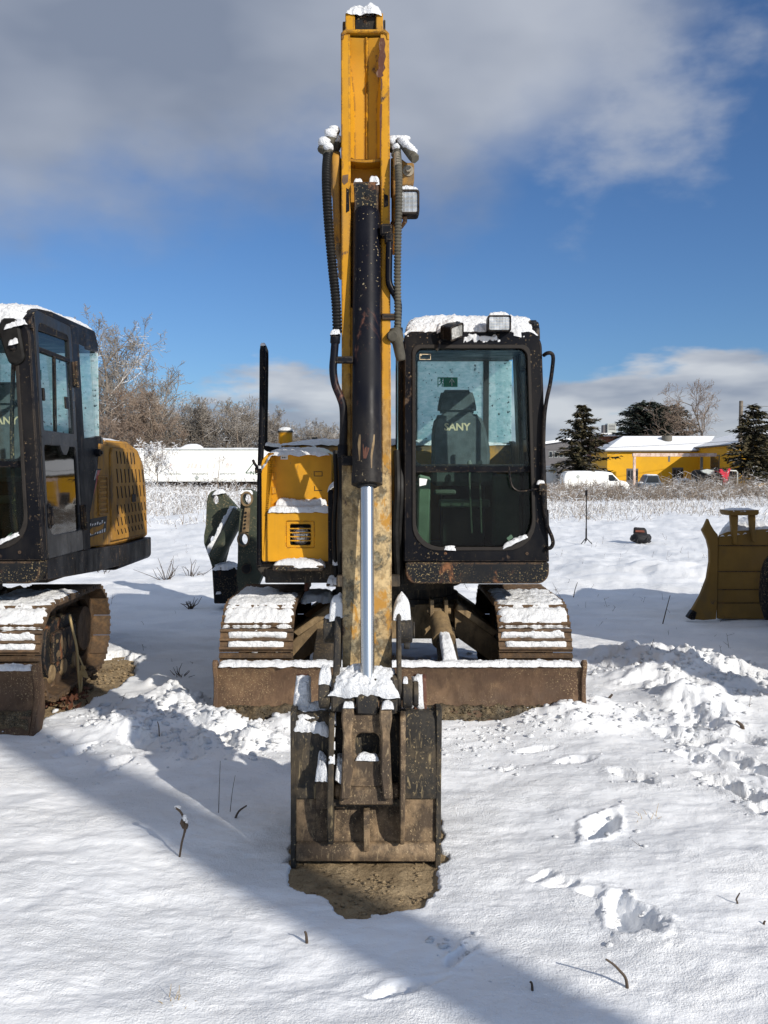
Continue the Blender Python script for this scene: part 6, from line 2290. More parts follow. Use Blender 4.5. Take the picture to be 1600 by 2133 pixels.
# the neighbour on the left (and an unseen copy added past the right edge to cast shade)
LEFT = copy_tree(EXC, _index)
LEFT.location = Vector((0.08, 6.4, 0)) + V(-3.155, -0.25, 0.03)
LEFT.rotation_euler = (0, 0, math.radians(1.0))
for o in kids(LEFT):                     # its upper body is swung a little off the line of its tracks
    if o.name.split('.')[0] in ('dozer_blade', 'blade_arm', 'blade_cylinder', 'track', 'undercarriage_frame', 'slew_ring'):
        o.location.x -= 0.13
LEFT['label'] = 'excavator cut off by the left edge with dark cab door and snowy roof'
LEFT['category'] = 'excavator'
RIGHT = copy_tree(EXC, _index)
RIGHT.location = Vector((0.08, 6.4, 0)) + V(4.68, 0.0, 0)
RIGHT['label'] = 'unseen third excavator added past the right edge to cast shadow on the snow'
make_cab_rails(EXC, CAB)


def left_extras():
    """mirror and lamp rail that only the left machine carries"""
    global ORG
    keep = ORG
    ORG = Vector((0, 0, 0))
    root = LEFT
    inv = root.matrix_basis.inverted()

    def put(o):
        o.parent = root
        o.matrix_parent_inverse = inv
    d = 5.33
    bm = BM()
    tube(bm, spline([ray(44, 1130, d), ray(33, 1100, d), ray(27, 1000, d), ray(25, 880, d), ray(28, 760, d)], 8), 0.013, 10)
    r = build('mirror_rail', bm, mt_blackmud)
    put(r)
    bm = BM()
    c = [(9, 690), (18, 668), (45, 668), (52, 680), (64, 745), (61, 756), (46, 765), (33, 762), (24, 740)]
    prism(bm, [(X(a, d, b), Z(b, d)) for a, b in c], d - 0.10, d - 0.05, fy)
    m = build('mirror', bm, mt_hose, bevel=0.012)
    put(m)
    bm = BM()
    cyl(bm, ray(28, 728, d - 0.10), ray(28, 712, d - 0.10), 0.020, 0.022, 12)
    cyl(bm, ray(29, 770, d - 0.04), ray(29, 725, d - 0.10), 0.013, 0.012, 10)
    j = build('mirror_joint', bm, mt_black)
    put(j)
    bm = BM()
    pad(bm, [ray(8, 684, d - .11), ray(50, 672, d - .11), ray(52, 672, d - .04), ray(9, 684, d - .04)], 0.035, 20, 8, 0.15, 0.4)
    pad(bm, [ray(17, 717, d - .13), ray(38, 712, d - .13), ray(38, 712, d - .08), ray(17, 717, d - .08)], 0.03, 10, 8, 0.15, 0.3)
    s = build('snow_cap', bm, mt_snow, angle=180)
    put(s)
    ORG = keep


left_extras()
# ------------------------------------------------------------------ trees, buildings and vehicles beyond the yard
class Segs:
    """Collects tapering twig segments; every branch is a run of three-sided prisms."""
    def __init__(s):
        s.a, s.b, s.ra, s.rb = [], [], [], []

    def add(s, p, q, r0, r1):
        s.a.append(p); s.b.append(q); s.ra.append(r0); s.rb.append(r1)

    def mesh(s, name, sides=3):
        a, b = np.array(s.a), np.array(s.b)
        ra, rb = np.array(s.ra)[:, None], np.array(s.rb)[:, None]
        t = b - a
        t /= np.maximum(np.linalg.norm(t, axis=1)[:, None], 1e-9)
        ref = np.where(np.abs(t[:, 2:3]) < 0.9, np.array([[0, 0, 1.0]]), np.array([[1.0, 0, 0]]))
        n = np.cross(t, ref)
        n /= np.linalg.norm(n, axis=1)[:, None]
        m = np.cross(t, n)
        vs = []
        for k in range(sides):
            an = 2 * math.pi * k / sides + 0.5
            o = n * math.cos(an) + m * math.sin(an)
            vs.append(a + o * ra)
        for k in range(sides):
            an = 2 * math.pi * k / sides + 0.5
            o = n * math.cos(an) + m * math.sin(an)
            vs.append(b + o * rb)
        v = np.stack(vs, 1).reshape(-1, 3)
        base = (np.arange(len(a)) * 2 * sides)[:, None]
        q = [np.concatenate([base + k, base + (k + 1) % sides, base + sides + (k + 1) % sides, base + sides + k], 1) for k in range(sides)]
        return fast_mesh(name, v, np.concatenate(q))


def grow(rs, segs_t, segs_c, p, d, length, r, level, maxlev, droop, upw, spread, nchild, twig_r):
    n = 5 if level == 0 else (4 if level < maxlev else 2)
    pts = [np.array(p, float)]
    d = np.array(d, float)
    for i in range(n):
        d = d + rs.normal(0, 0.10 + 0.05 * level, 3) + np.array([0, 0, upw - droop * level * 0.4])
        d /= np.linalg.norm(d)
        pts.append(pts[-1] + d * length / n)
    tgt = segs_t if level <= 1 else segs_c
    for i in range(n):
        r0 = r * (1 - 0.75 * i / n)
        r1 = r * (1 - 0.75 * (i + 1) / n)
        tgt.add(pts[i], pts[i + 1], max(r0, twig_r), max(r1, twig_r))
    if level >= maxlev:
        return
    k = nchild[level]
    for c in range(k):
        t = (0.25 + 0.75 * (c + rs.rand()) / k) if level == 0 else (0.15 + 0.85 * (c + rs.rand()) / k)
        f = t * n
        i = min(int(f), n - 1)
        q = pts[i] + (pts[i + 1] - pts[i]) * (f - i)
        dd = pts[i + 1] - pts[i]
        dd /= np.linalg.norm(dd)
        az = rs.rand() * 2 * math.pi
        ref = np.array([0, 0, 1.0]) if abs(dd[2]) < 0.9 else np.array([1.0, 0, 0])
        u = np.cross(dd, ref); u /= np.linalg.norm(u)
        w = np.cross(dd, u)
        ang = spread * (0.7 + 0.6 * rs.rand())
        nd = dd * math.cos(ang) + (u * math.cos(az) + w * math.sin(az)) * math.sin(ang)
        ll = length * (0.62 if level == 0 else 0.55) * (1.15 - 0.6 * t) * (0.75 + 0.5 * rs.rand())
        grow(rs, segs_t, segs_c, q, nd, ll, r * 0.48 * (1.1 - 0.5 * t), level + 1, maxlev, droop, upw, spread, nchild, twig_r)


def bare_tree_proto(name, seed, H, label, m_t, m_c, nchild=(11, 8, 6, 4), spread=0.85, upw=0.05, droop=0.0, twig_r=0.022, stems=1):
    rs = np.random.RandomState(seed)
    st, sc = Segs(), Segs()
    for k in range(stems):
        a = rs.rand() * 6.28
        ln = 0.0 if stems == 1 else 0.35
        grow(rs, st, sc, (0.3 * k * math.cos(a), 0.3 * k * math.sin(a), -0.5), (ln * math.cos(a), ln * math.sin(a), 1.0), H * 0.80, H * (0.017 if H != 14 else 0.012), 0, 4, droop, upw, spread, nchild, twig_r)
    root = bpy.data.objects.new(name, None)
    COL.objects.link(root)
    finish('trunk', st.mesh('trunk', 5), m_t, root, 180)
    finish('crown', sc.mesh('crown', 3), m_c, root, 180)
    return root


def place(proto, used, label, group, x, y, s, rz, z=0.0, sz=1.0):
    if proto.name not in used:
        used[proto.name] = 1
        o = proto
    else:
        o = copy_tree(proto, TIDX)
    o.location = (x, y, z)
    o.rotation_euler = (0, 0, rz)
    o.scale = (s, s, s * sz)
    tag(o, label, 'tree', group)
    return o


protoA = bare_tree_proto('bare_tree', 1, 16, '', mt_bark, mt_twig, (12, 8, 6, 5), 0.80, 0.06, 0, 0.017)
protoB = bare_tree_proto('bare_tree', 2, 11, '', mt_bark, mt_twig, (12, 9, 6, 4), 0.95, 0.03, 0, 0.017)
protoC = bare_tree_proto('bare_tree', 3, 10, '', mt_bark, mt_twig_brown, (13, 8, 6, 4), 1.0, 0.03, 0.02, 0.017)
protoD = bare_tree_proto('bare_tree', 5, 9, '', mt_bark, mt_twig, (7, 8, 6, 4), 0.8, 0.05, 0, 0.017, stems=3)
protoE = bare_tree_proto('bare_tree', 9, 14, '', mt_bark, mt_twig_brown, (10, 7, 6, 4), 0.70, 0.05, 0, 0.014)
TIDX = child_index()


def tree_top(px, top, d):
    return X(px, d), Z(top, d)


def make_woods():
    used = {}
    rs = random.Random(5)
    G = 'bare trees behind the white trailer'
    rows = [  # proto, px, top py, depth, width factor, label
        (protoA, 205, 655, 96, 'tallest bare tree, beside the rear of the left excavator cab'),
        (protoA, 262, 700, 104, 'tall grey bare tree right of the tallest one, above the trailer end'),
        (protoC, 232, 800, 92, 'russet leafless tree low in front of the tallest bare tree'),
        (protoC, 318, 800, 94, 'reddish brown bare tree left of the gap in the wood'),
        (protoB, 290, 765, 108, 'snow dusted bare tree sloping down from the tall trees at left'),
        (protoD, 345, 828, 98, 'bushy snow covered thicket above the left half of the trailer'),
        (protoB, 378, 850, 104, 'low pale bare tree at the dip in the treeline'),
        (protoC, 408, 842, 110, 'small russet bare tree just left of the rounded middle tree'),
        (protoD, 440, 832, 100, 'spreading many stemmed bare tree under the white cloud'),
        (protoB, 478, 822, 104, 'rounded bare tree rising highest between the cabs'),
        (protoD, 512, 858, 96, 'snow laden bare thicket left of the black hand rail'),
        (protoB, 588, 848, 106, 'bare tree seen over the yellow canister right of the hand rail'),
        (protoC, 545, 880, 100, 'low brown bare tree behind the hand rail'),
        (protoB, 632, 872, 110, 'small bare tree behind the yellow side box'),
        (protoD, 676, 884, 108, 'low bare thicket left of the boom'),
        (protoD, 715, 888, 116, 'low bare thicket hidden partly by the boom'),
        (protoB, 180, 740, 112, 'bare tree glimpsed through the left cab windows'),
    ]
    for i, (pr, px, top, d, lab) in enumerate(rows):
        x, zt = tree_top(px, top, d)
        H = {protoA: 15.2, protoB: 10.4, protoC: 9.6, protoD: 8.6}[pr]
        s = zt / H
        place(pr, used, lab, G, x, d, s, rs.random() * 6.28, 0)
    # the mass of smaller growth that fills the wood between them
    rr = np.random.RandomState(31)
    sg = Segs()
    for i in range(520):
        x = rr.uniform(-48, -3)
        y = rr.uniform(94, 122)
        h = rr.uniform(2.0, 5.2) * (1.25 if x < -28 else 0.95)
        st, sc = Segs(), sg
        grow(rr, sg, sg, (x, y, 0), (rr.normal(0, .25), rr.normal(0, .25), 1), h, 0.05, 1, 3, 0.0, 0.03, 0.9, (0, 9, 6), 0.020)
    finish('undergrowth', sg.mesh('undergrowth', 3), mt_twig, None, 180, 'stuff')
    bpy.data.objects['undergrowth']['label'] = 'tangled snowy undergrowth filling the wood behind the white trailer'
    # right hand side
    x, zt = tree_top(1498, 785, 112)
    place(protoE, used, 'lone slender bare tree above the yellow building roof', None, x, 112, zt / 13.0, 0.8)


make_woods()


def conifer_mesh(seed, H, R, dome=False, n_whorl=26, per=11, bare=0.12):
    rs = np.random.RandomState(seed)
    V_, F_ = [], []
    st = Segs()
    st.add(np.array([0, 0, -0.4]), np.array([0, 0, H * 0.55]), 0.018 * H, 0.010 * H)
    st.add(np.array([0, 0, H * 0.55]), np.array([0, 0, H]), 0.010 * H, 0.02)
    br = st

    def spray(p, d, w, l):
        s = np.cross(d, [0, 0, 1.0])
        s /= max(np.linalg.norm(s), 1e-6)
        s = s + np.array([0, 0, rs.normal(0, .35)])
        i = len(V_)
        V_.extend([p - s * w * 0.5, p + s * w * 0.5, p + d * l * 0.6 + s * w * 0.42 + np.array([0, 0, -0.1 * l]), p + d * l + np.array([0, 0, -0.22 * l]), p + d * l * 0.6 - s * w * 0.42 + np.array([0, 0, -0.1 * l])])
        F_.append((i, i + 1, i + 2, i + 4))
        F_.append((i + 4, i + 2, i + 3, i + 3))
    for w in range(n_whorl):
        t = bare + (1 - bare) * (w + rs.rand() * 0.6) / n_whorl
        z = H * t
        if dome:
            L0 = R * math.sqrt(max(0.02, 1 - ((t - 0.42) / 0.60) ** 2))
        else:
            L0 = R * (1 - t) ** 0.75 * (0.75 + 0.5 * rs.rand()) + 0.12
            if t < 0.3:
                L0 *= 0.6 + 0.4 * t / 0.3
        for b in range(per):
            az = rs.rand() * 6.283
            L = L0 * (0.35 + 0.85 * rs.rand() ** 0.8)
            rise = 0.25 if dome else 0.35 * t - 0.05
            d = np.array([math.cos(az), math.sin(az), rise + rs.normal(0, .12)])
            d /= np.linalg.norm(d)
            p = np.array([0, 0, z])
            br.add(p, p + d * L, 0.03, 0.012)
            k = max(4, int(L / 0.16))
            for j in range(k):
                f = (j + 1) / k
                q = p + d * L * f + np.array([0, 0, -0.10 * L * f * f])
                for sd in (-1, 1, 0):
                    a2 = az + sd * 0.75 + rs.normal(0, .3)
                    dd = np.array([math.cos(a2), math.sin(a2), rs.normal(-0.05, .22)])
                    spray(q + rs.normal(0, .05, 3), dd, 0.16 + 0.10 * rs.rand(), 0.28 + 0.26 * rs.rand())
    v = np.array(V_)
    f4 = np.array([f for f in F_ if f[2] != f[3]], int)
    f3 = np.array([f[:3] for f in F_ if f[2] == f[3]], int)
    me = bpy.data.meshes.new('crown')
    me.from_pydata(v.tolist(), [], f4.tolist() + f3.tolist())
    return st.mesh('trunk', 5), me


def conifer(name, seed, H, R, x, y, label, m, group=None, z=0, **kw):
    t, c = conifer_mesh(seed, H, R, **kw)
    root = thing(name, label, 'tree', (x, y, z), group)
    finish('trunk', t, mt_bark, root, 180)
    c.materials.append(m)
    o = bpy.data.objects.new('crown', c)
    link(o, root)
    return root


d = 82
conifer('spruce_tree', 4, Z(845, d), 3.5, X(1211, d), d, 'dark spruce left of the yellow building', mt_needle, 'spruce trees by the yellow building', n_whorl=24, per=9)
d = 76
conifer('spruce_tree', 14, Z(842, d), 2.9, X(1567, d), d, 'dark spruce with snowy top in front of the right end of the yellow building', mt_needle, 'spruce trees by the yellow building', n_whorl=24, per=9, bare=0.18)
conifer('spruce_tree', 24, Z(850, d), 3.2, X(1622, d + 3), d + 3, 'snowier spruce cut by the right edge of the picture', mt_needle, 'spruce trees by the yellow building', n_whorl=24, per=9, bare=0.18)
d = 118
for i, (px, top, lab, R) in enumerate(((1342, 838, 'broad dark cedar behind the left half of the yellow roof', 4.2), (1402, 843, 'broad dark cedar behind the right half of the yellow roof', 3.8))):
    conifer('cedar_tree', 40 + i, Z(top, d), R, X(px, d), d + i * 2, lab, mt_needle_dark, 'broad cedars behind the yellow building', dome=True, n_whorl=24, per=16, bare=0.25)


# ---------------- weeds: nobody could count them
def weeds(name, seed, n, fx_, h0, h1, m, rad=(0.010, 0.018), label=None, lean=0.35):
    rs = np.random.RandomState(seed)
    sg = Segs()
    for i in range(n):
        x, y = fx_(rs)
        patch = float(fbm(x * 0.22 + seed, y * 0.10, 3))
        if patch < -0.12 + 0.3 * (rs.rand() - 0.5):
            continue
        h = rs.uniform(h0, h1) * (0.45 + rs.rand()) * (0.8 + 1.1 * max(0, patch))
        p = np.array([x, y, -0.15 if y > 22 else float(snow_height(np.array([x]), np.array([y]))[0]) - 0.15])
        dd = np.array([rs.normal(0, lean), rs.normal(0, lean), 1.0])
        dd /= np.linalg.norm(dd)
        q = p + dd * (h + 0.15)
        r = rs.uniform(*rad)
        mid = (p + q) / 2 + rs.normal(0, 0.06 * h, 3)
        sg.add(p, mid, r, r)
        sg.add(mid, q, r, r * 0.6)
        for k in range(rs.randint(2, 6)):
            t = rs.uniform(0.35, 1)
            b = p + (q - p) * t
            e = b + np.array([rs.normal(0, .22), rs.normal(0, .22), rs.uniform(-.05, .28)]) * h * 0.8
            sg.add(b, e, r * 0.8, r * 0.5)
    o = finish(name, sg.mesh(name, 3), m, None, 180, 'stuff')
    if label:
        o['label'] = label
    return o


def band(x0, x1, y0, y1, pw=1.0):
    def f(rs):
        y = y0 + (y1 - y0) * rs.rand() ** pw
        u = rs.uniform(x0, x1)
        return u * y / 60.0, y
    return f


weeds('dry_weeds', 3, 7600, band(10.5, 30, 44, 72, 0.7), 0.45, 1.05, mt_weed, label='dry snow flecked weeds in front of the parked vehicles', lean=0.55)
weeds('dry_weeds', 4, 5600, band(10.0, 30, 27, 46, 0.6), 0.15, 0.42, mt_frostweed, (0.007, 0.013), 'low frosted weeds along the far edge of the yard', 0.9)
weeds('frosted_weeds', 5, 8600, band(-19, 1.5, 36, 72, 0.8), 0.35, 0.95, mt_frostweed, (0.010, 0.018), 'white frosted weeds in front of the trailer', 0.9)
weeds('frosted_weeds', 6, 4600, band(-19, 1.5, 24, 40, 0.6), 0.12, 0.40, mt_frostweed, (0.006, 0.012), 'low frosted weeds behind the excavators', 1.0)
weeds('dark_brush', 7, 900, band(-18, 0, 66, 73, 1.0), 0.5, 1.0, mt_twigdark, (0.015, 0.03), 'dark brush along the foot of the trailer', 0.6)

weeds('dead_stems', 21, 420, lambda rs: (lambda y: (rs.uniform(-0.5, 0.5) * y, y))(3.0 + 19 * rs.rand() ** 0.8), 0.03, 0.16, mt_twigdark, (0.0012, 0.0026), 'scattered dead stems poking through the snow of the yard', 0.6)

# ---------------- white trailer
def make_trailer():
    global ORG
    d = 85
    x0, x1 = X(262, d), X(640, d)
    z0, z1 = Z(1003, d), Z(938, d)
    ORG = Vector(((x0 + x1) / 2, d + 1.2, 0))
    t = thing('trailer', 'long white box trailer with green lettering behind frosted weeds', 'trailer', ORG)
    bm = BM()
    box(bm, (x0, d, z0), (x1, d + 2.5, z1))
    build('trailer_body', bm, mt_white, t, 0.03)
    bm = BM()
    box(bm, (x0 - 0.02, d - 0.03, z1 + 0.002), (x1 + 0.02, d + 2.53, z1 + 0.14))
    build('top_rail', bm, mt_metalgrey, t)
    bm = BM()
    box(bm, (x0, d - 0.02, z0 + 0.12), (x1, d - 0.002, z0 + 0.16))
    build('side_rail', bm, mt_metalgrey, t)
    bm = BM()
    n = 24
    for i in range(1, n):
        xx = x0 + (x1 - x0) * i / n
        box(bm, (xx - 0.012, d - 0.012, z0 + 0.2), (xx + 0.012, d - 0.001, z1 - 0.02))
    build('side_post', bm, mt_white, t, kind='stuff')
    bm = BM()
    box(bm, (x0 + 0.5, d + 0.5, z0 - 0.35), (x1 - 0.5, d + 2.0, z0 - 0.01))
    build('chassis', bm, mt_dark, t)
    for px in (300, 325, 600):
        bm = BM()
        lathe(bm, (X(px, d), d + 0.1, 0.45), (0, 1, 0), [(0, 0.3), (0, 0.5), (0.3, 0.5), (0.3, 0.3)], 20)
        build('wheel', bm, mt_tyre, t)
    bm = BM()
    pad(bm, [(x0, d, z1 + 0.14), (x1, d, z1 + 0.14), (x1, d + 2.5, z1 + 0.14), (x0, d + 2.5, z1 + 0.14)], 0.12, 80, 8, 0.05, 0.5, freq=0.8)
    pad(bm, [(X(374, d), d + 0.05, z1 + 0.14), (X(418, d), d + 0.05, z1 + 0.14), (X(418, d), d + 2.2, z1 + 0.14), (X(374, d), d + 2.2, z1 + 0.14)], 0.55, 24, 8, 0.05, 0.3, freq=0.8, p=2)
    build('snow_cap', bm, mt_snow, t, angle=180)
    mg = plain('trailer_lettering', (0.22, 0.24, 0.21), 0.7)
    ml = plain('trailer_logo', (0.05, 0.10, 0.07), 0.7)
    mr = plain('faded_red', (0.70, 0.58, 0.53), 0.7)
    for (body, a, b) in (('LIGHTING', 349.5, 377), ('PACKAGING', 400, 433.5), ('SANITATION', 458.5, 490.5)):
        text('side_lettering', body, mg, (X(a, d), d - 0.014, Z(989.2, d)), X(b, d) - X(a, d), Z(984.8, d) - Z(989.2, d), parent=t, bold=0.02)
    bm = BM()
    for a, h in ((352, 12), (360, 9), (389, 11), (397, 12), (404, 11), (415, 9), (430, 12), (444, 10), (470, 12), (478, 11)):
        zb = Z(976, d)
        w = 0.16 + 0.05 * (a % 3)
        prism(bm, [(X(a, d), zb), (X(a, d) + w, zb), (X(a, d) + w * 1.5, zb + h * 0.045), (X(a, d) + w * 0.6, zb + h * 0.045)], d - 0.013, d - 0.002, fy)
    build('faded_name', bm, mr, t)
    bm = BM()
    c = ray(410, 995, d)
    prism(bm, [(c.x - 0.27, c.z), (c.x, c.z - 0.24), (c.x + 0.27, c.z), (c.x, c.z + 0.24)], d - 0.014, d - 0.002, fy)
    build('diamond_mark', bm, mg, t)
    bm = BM()
    a, b, cc = ray(512, 985.5, d), ray(528, 965, d), ray(524, 985, d)
    for p, q in ((a, b), (a, cc)):
        dv = (q - p).normalized()
        nn = Vector((-dv.z, 0, dv.x)) * 0.045
        prism(bm, [((p + nn).x, (p + nn).z), ((q + nn).x, (q + nn).z), ((q - nn).x, (q - nn).z), ((p - nn).x, (p - nn).z)], d - 0.016, d - 0.003, fy)
    build('logo_mark', bm, ml, t)
    text('logo_lettering', 'NO', ml, (X(522, d), d - 0.015, Z(989, d)), X(540, d) - X(522, d), Z(981, d) - Z(989, d), parent=t, bold=0.02)
    # frosted sapling in front of it
    return t


make_trailer()


def sapling(name, label, x, y, H, seed, m, nchild=(9, 7, 5), tw=0.016, lev=3):
    rs = np.random.RandomState(seed)
    a, b = Segs(), Segs()
    grow(rs, a, b, (0, 0, -0.2), (0, 0, 1), H, 0.05, 0, lev, 0.10, 0.05, 1.0, nchild, tw)
    root = thing(name, label, 'shrub', (x, y, 0))
    finish('stem', a.mesh('stem', 4), m, root, 180)
    finish('branches', b.mesh('branches', 3), m, root, 180)
    return root


sapling('frosted_shrub', 'white frosted shrub in front of the left end of the trailer', X(325, 66), 66, Z(925, 66), 3, mt_frostweed, (14, 9, 6), 0.02)
sapling('frosted_shrub', 'thin frosted sapling in front of the trailer lettering', X(455, 66), 66, Z(952, 66), 8, mt_frostweed, (6, 4, 3), 0.012)


# ---------------- buildings on the right
def wall_with_openings():
    pass


def make_yellow_building():
    global ORG
    d = 90
    xa, xb = X(1265, d, 960), X(1455, d, 960)
    ze = Z(941, d)
    dep = 7.0
    ORG = Vector(((xa + xb) / 2, d + 4, 0))
    b = thing('yellow_building', 'low bright yellow building with snowy roofs beyond the field', 'building', ORG)
    bm = BM()
    box(bm, (xa, d, -0.5), (xb + 1, d + dep, ze))
    build('wall', bm, mt_wall, b)
    # wing that comes forward on the right
    xw, yw0, yw1, zw = xb, 79.5, d + dep, ze + 0.35
    bm = BM()
    box(bm, (xw, yw0, -0.5), (xw + 16, yw1, zw))
    build('wing_wall', bm, mt_wall, b)
    # roofs
    bm = BM()
    o = 0.35
    zr = Z(911, d + 3.5)
    v = [bm.verts.new(p) for p in ((xa - o, d - o, ze), (xb + 0.5, d - o, ze), (xb + 0.5, d + dep + o, ze), (xa - o, d + dep + o, ze), (xa + 2.6, d + 3.5, zr), (xb + 3.0, d + 3.5, zr))]
    for f in ((0, 1, 5, 4), (2, 3, 4, 5), (3, 0, 4), (0, 3, 2, 1)):
        bm.faces.new([v[i] for i in f])
    bmesh.ops.translate(bm, verts=bm.verts, vec=(0, 0, 0.14))
    rf = build('roof', bm, mt_snow, b, angle=10)
    bm = BM()
    box(bm, (xa - o, d - o, ze + 0.002), (xb - 0.3, d - o + 0.06, ze + 0.135))
    box(bm, (xa - o, d - o + 0.061, ze + 0.002), (xa - o + 0.06, d + dep, ze + 0.135))
    box(bm, (xa - 0.1, d - o + 0.061, ze + 0.001), (xb - 0.3, d - 0.001, ze + 0.06))
    build('fascia', bm, mt_fascia, rf)
    bm = BM()
    zr2 = zw + 1.55
    xm = xw + 8
    v = [bm.verts.new(p) for p in ((xw - o, yw0 - o, zw), (xw + 16 + o, yw0 - o, zw), (xw + 16 + o, yw1 + o, zw), (xw - o, yw1 + o, zw), (xm - 3, yw0 + 4, zr2), (xm - 3, yw1 - 4, zr2), (xm + 3, yw0 + 4, zr2), (xm + 3, yw1 - 4, zr2))]
    for f in ((0, 1, 6, 4), (1, 2, 7, 6), (2, 3, 5, 7), (3, 0, 4, 5), (4, 6, 7, 5), (0, 3, 2, 1)):
        bm.faces.new([v[i] for i in f])
    bmesh.ops.translate(bm, verts=bm.verts, vec=(0, 0, 0.14))
    r2 = build('wing_roof', bm, mt_snow, b, angle=10)
    bm = BM()
    box(bm, (xw - o, yw0 - o, zw + 0.002), (xw - o + 0.06, yw1, zw + 0.135))
    box(bm, (xw - o + 0.061, yw0 - o, zw + 0.002), (xw + 16, yw0 - o + 0.06, zw + 0.135))
    build('fascia', bm, mt_fascia, r2)
    # doors and windows
    for (pa, pb, qa, qb) in ((1305, 1329, 976, 1012), (1400, 1423, 974, 1012)):
        bm = BM()
        box(bm, (X(pa, d), d - 0.03, 0), (X(pb, d), d + 0.05, Z(qa, d)))
        w = build('garage_door', bm, mt_greywall, b)
        bm = BM()
        for k in range(3):
            a = X(pa, d) + 0.1 + k * (X(pb, d) - X(pa, d)) / 3
            box(bm, (a, d - 0.045, 0.9), (a + 0.26, d - 0.031, Z(qa, d) - 0.2))
        build('pane', bm, mt_winblack, w)
    yq = 86.0
    bm = BM()
    y0, y1 = 36.0 * 0 + 84.3, 86.6
    box(bm, (xw - 0.04, y0, 1.9), (xw + 0.05, y1, 3.4))
    w = build('window', bm, mt_fascia, b)
    bm = BM()
    box(bm, (xw - 0.055, y0 + 0.12, 2.02), (xw - 0.041, y1 - 0.12, 3.28))
    build('pane', bm, mt_winblack, w)
    bm = BM()
    box(bm, (xw - 0.25, 80.6, 4.0), (xw - 0.002, 81.0, 4.4))
    build('wall_lamp', bm, mt_fascia, b)
    bm = BM()                                                 # low plank rail along the foot of the front wall
    box(bm, (xw + 0.5, yw0 - 0.10, 0.7), (xw + 12, yw0 - 0.02, 1.05))
    build('dark_rail', bm, mt_fascia, b)
    bm = BM()
    cyl(bm, (X(1388, d + 2.5), d + 2.5, zr - 0.5), (X(1388, d + 2.5), d + 2.5, zr + 0.12), 0.55, 0.55, 12)
    build('roof_vent', bm, mt_fascia, rf)
    # mud coloured line of boards low on the facade
    return b


make_yellow_building()


def make_other_buildings():
    global ORG
    d = 125
    x0, x1 = X(1250, d), X(1389, d)
    ORG = Vector(((x0 + x1) / 2, d, 0))
    b = thing('brick_building', 'red brick building with flat snowy roof behind the yellow one', 'building', ORG)
    bm = BM()
    zt = Z(909, d)
    box(bm, (x0, d, -0.5), (x1, d + 12, zt))
    build('wall', bm, mt_brick, b)
    bm = BM()
    box(bm, (x0 - 0.2, d - 0.3, zt + 0.002), (x1 + 0.2, d + 12.2, Z(902, d)))
    build('roof', bm, mt_snow, b, 0.05)
    d2 = 128
    xa, xb = X(1259, d2), X(1283, d2)
    ORG = Vector(((xa + xb) / 2, d2, Z(902, d)))
    u = thing('rooftop_unit', 'pale square ventilation unit on the flat brick roof', 'roof unit', ORG)
    bm = BM()
    box(bm, (xa + 0.35, d2, Z(903, d2)), (xb, d2 + 1.4, Z(882, d2)))
    build('housing', bm, mt_metalgrey, u, 0.05)
    bm = BM()
    for i in range(4):
        z = Z(895 - i * 3, d2)
        box(bm, (xa + 0.55, d2 - 0.04, z), (xb - 0.2, d2 - 0.002, z + 0.08))
    build('grille', bm, mt_greywall, u)
    bm = BM()
    box(bm, (xa - 0.25, d2 + 0.3, Z(903, d2)), (xa + 0.34, d2 + 1.2, Z(885, d2)))
    build('duct', bm, mt_greywall, u, 0.05)

    d = 118
    x0, x1 = X(1120, d), X(1222, d)
    ORG = Vector(((x0 + x1) / 2, d, 0))
    g = thing('grey_building', 'dark grey building half hidden by the cab and the left spruce', 'building', ORG)
    za, zb = Z(928, d), Z(912, d)
    bm = BM()
    prism(bm, [(x0, -0.5), (x1, -0.5), (x1, zb), (x0, za)], d, d + 10, fy)
    build('wall', bm, mt_greywall, g)
    bm = BM()
    prism(bm, [(x0 - 0.3, za + 0.02), (x1 + 0.3, zb + 0.02), (x1 + 0.3, zb + 0.35), (x0 - 0.3, za + 0.35)], d - 0.4, d + 10.4, fy)
    build('roof', bm, mt_snow, g)
    for i in range(5):
        a = X(1143 + i * 11, d)
        bm = BM()
        box(bm, (a, d - 0.03, Z(953, d)), (a + 0.5, d + 0.05, Z(940, d)))
        w = build('window', bm, mt_metalgrey, g)
        bm = BM()
        box(bm, (a + 0.05, d - 0.05, Z(953, d) + 0.05), (a + 0.45, d - 0.031, Z(940, d) - 0.05))
        build('pane', bm, mt_winblack, w)


make_other_buildings()


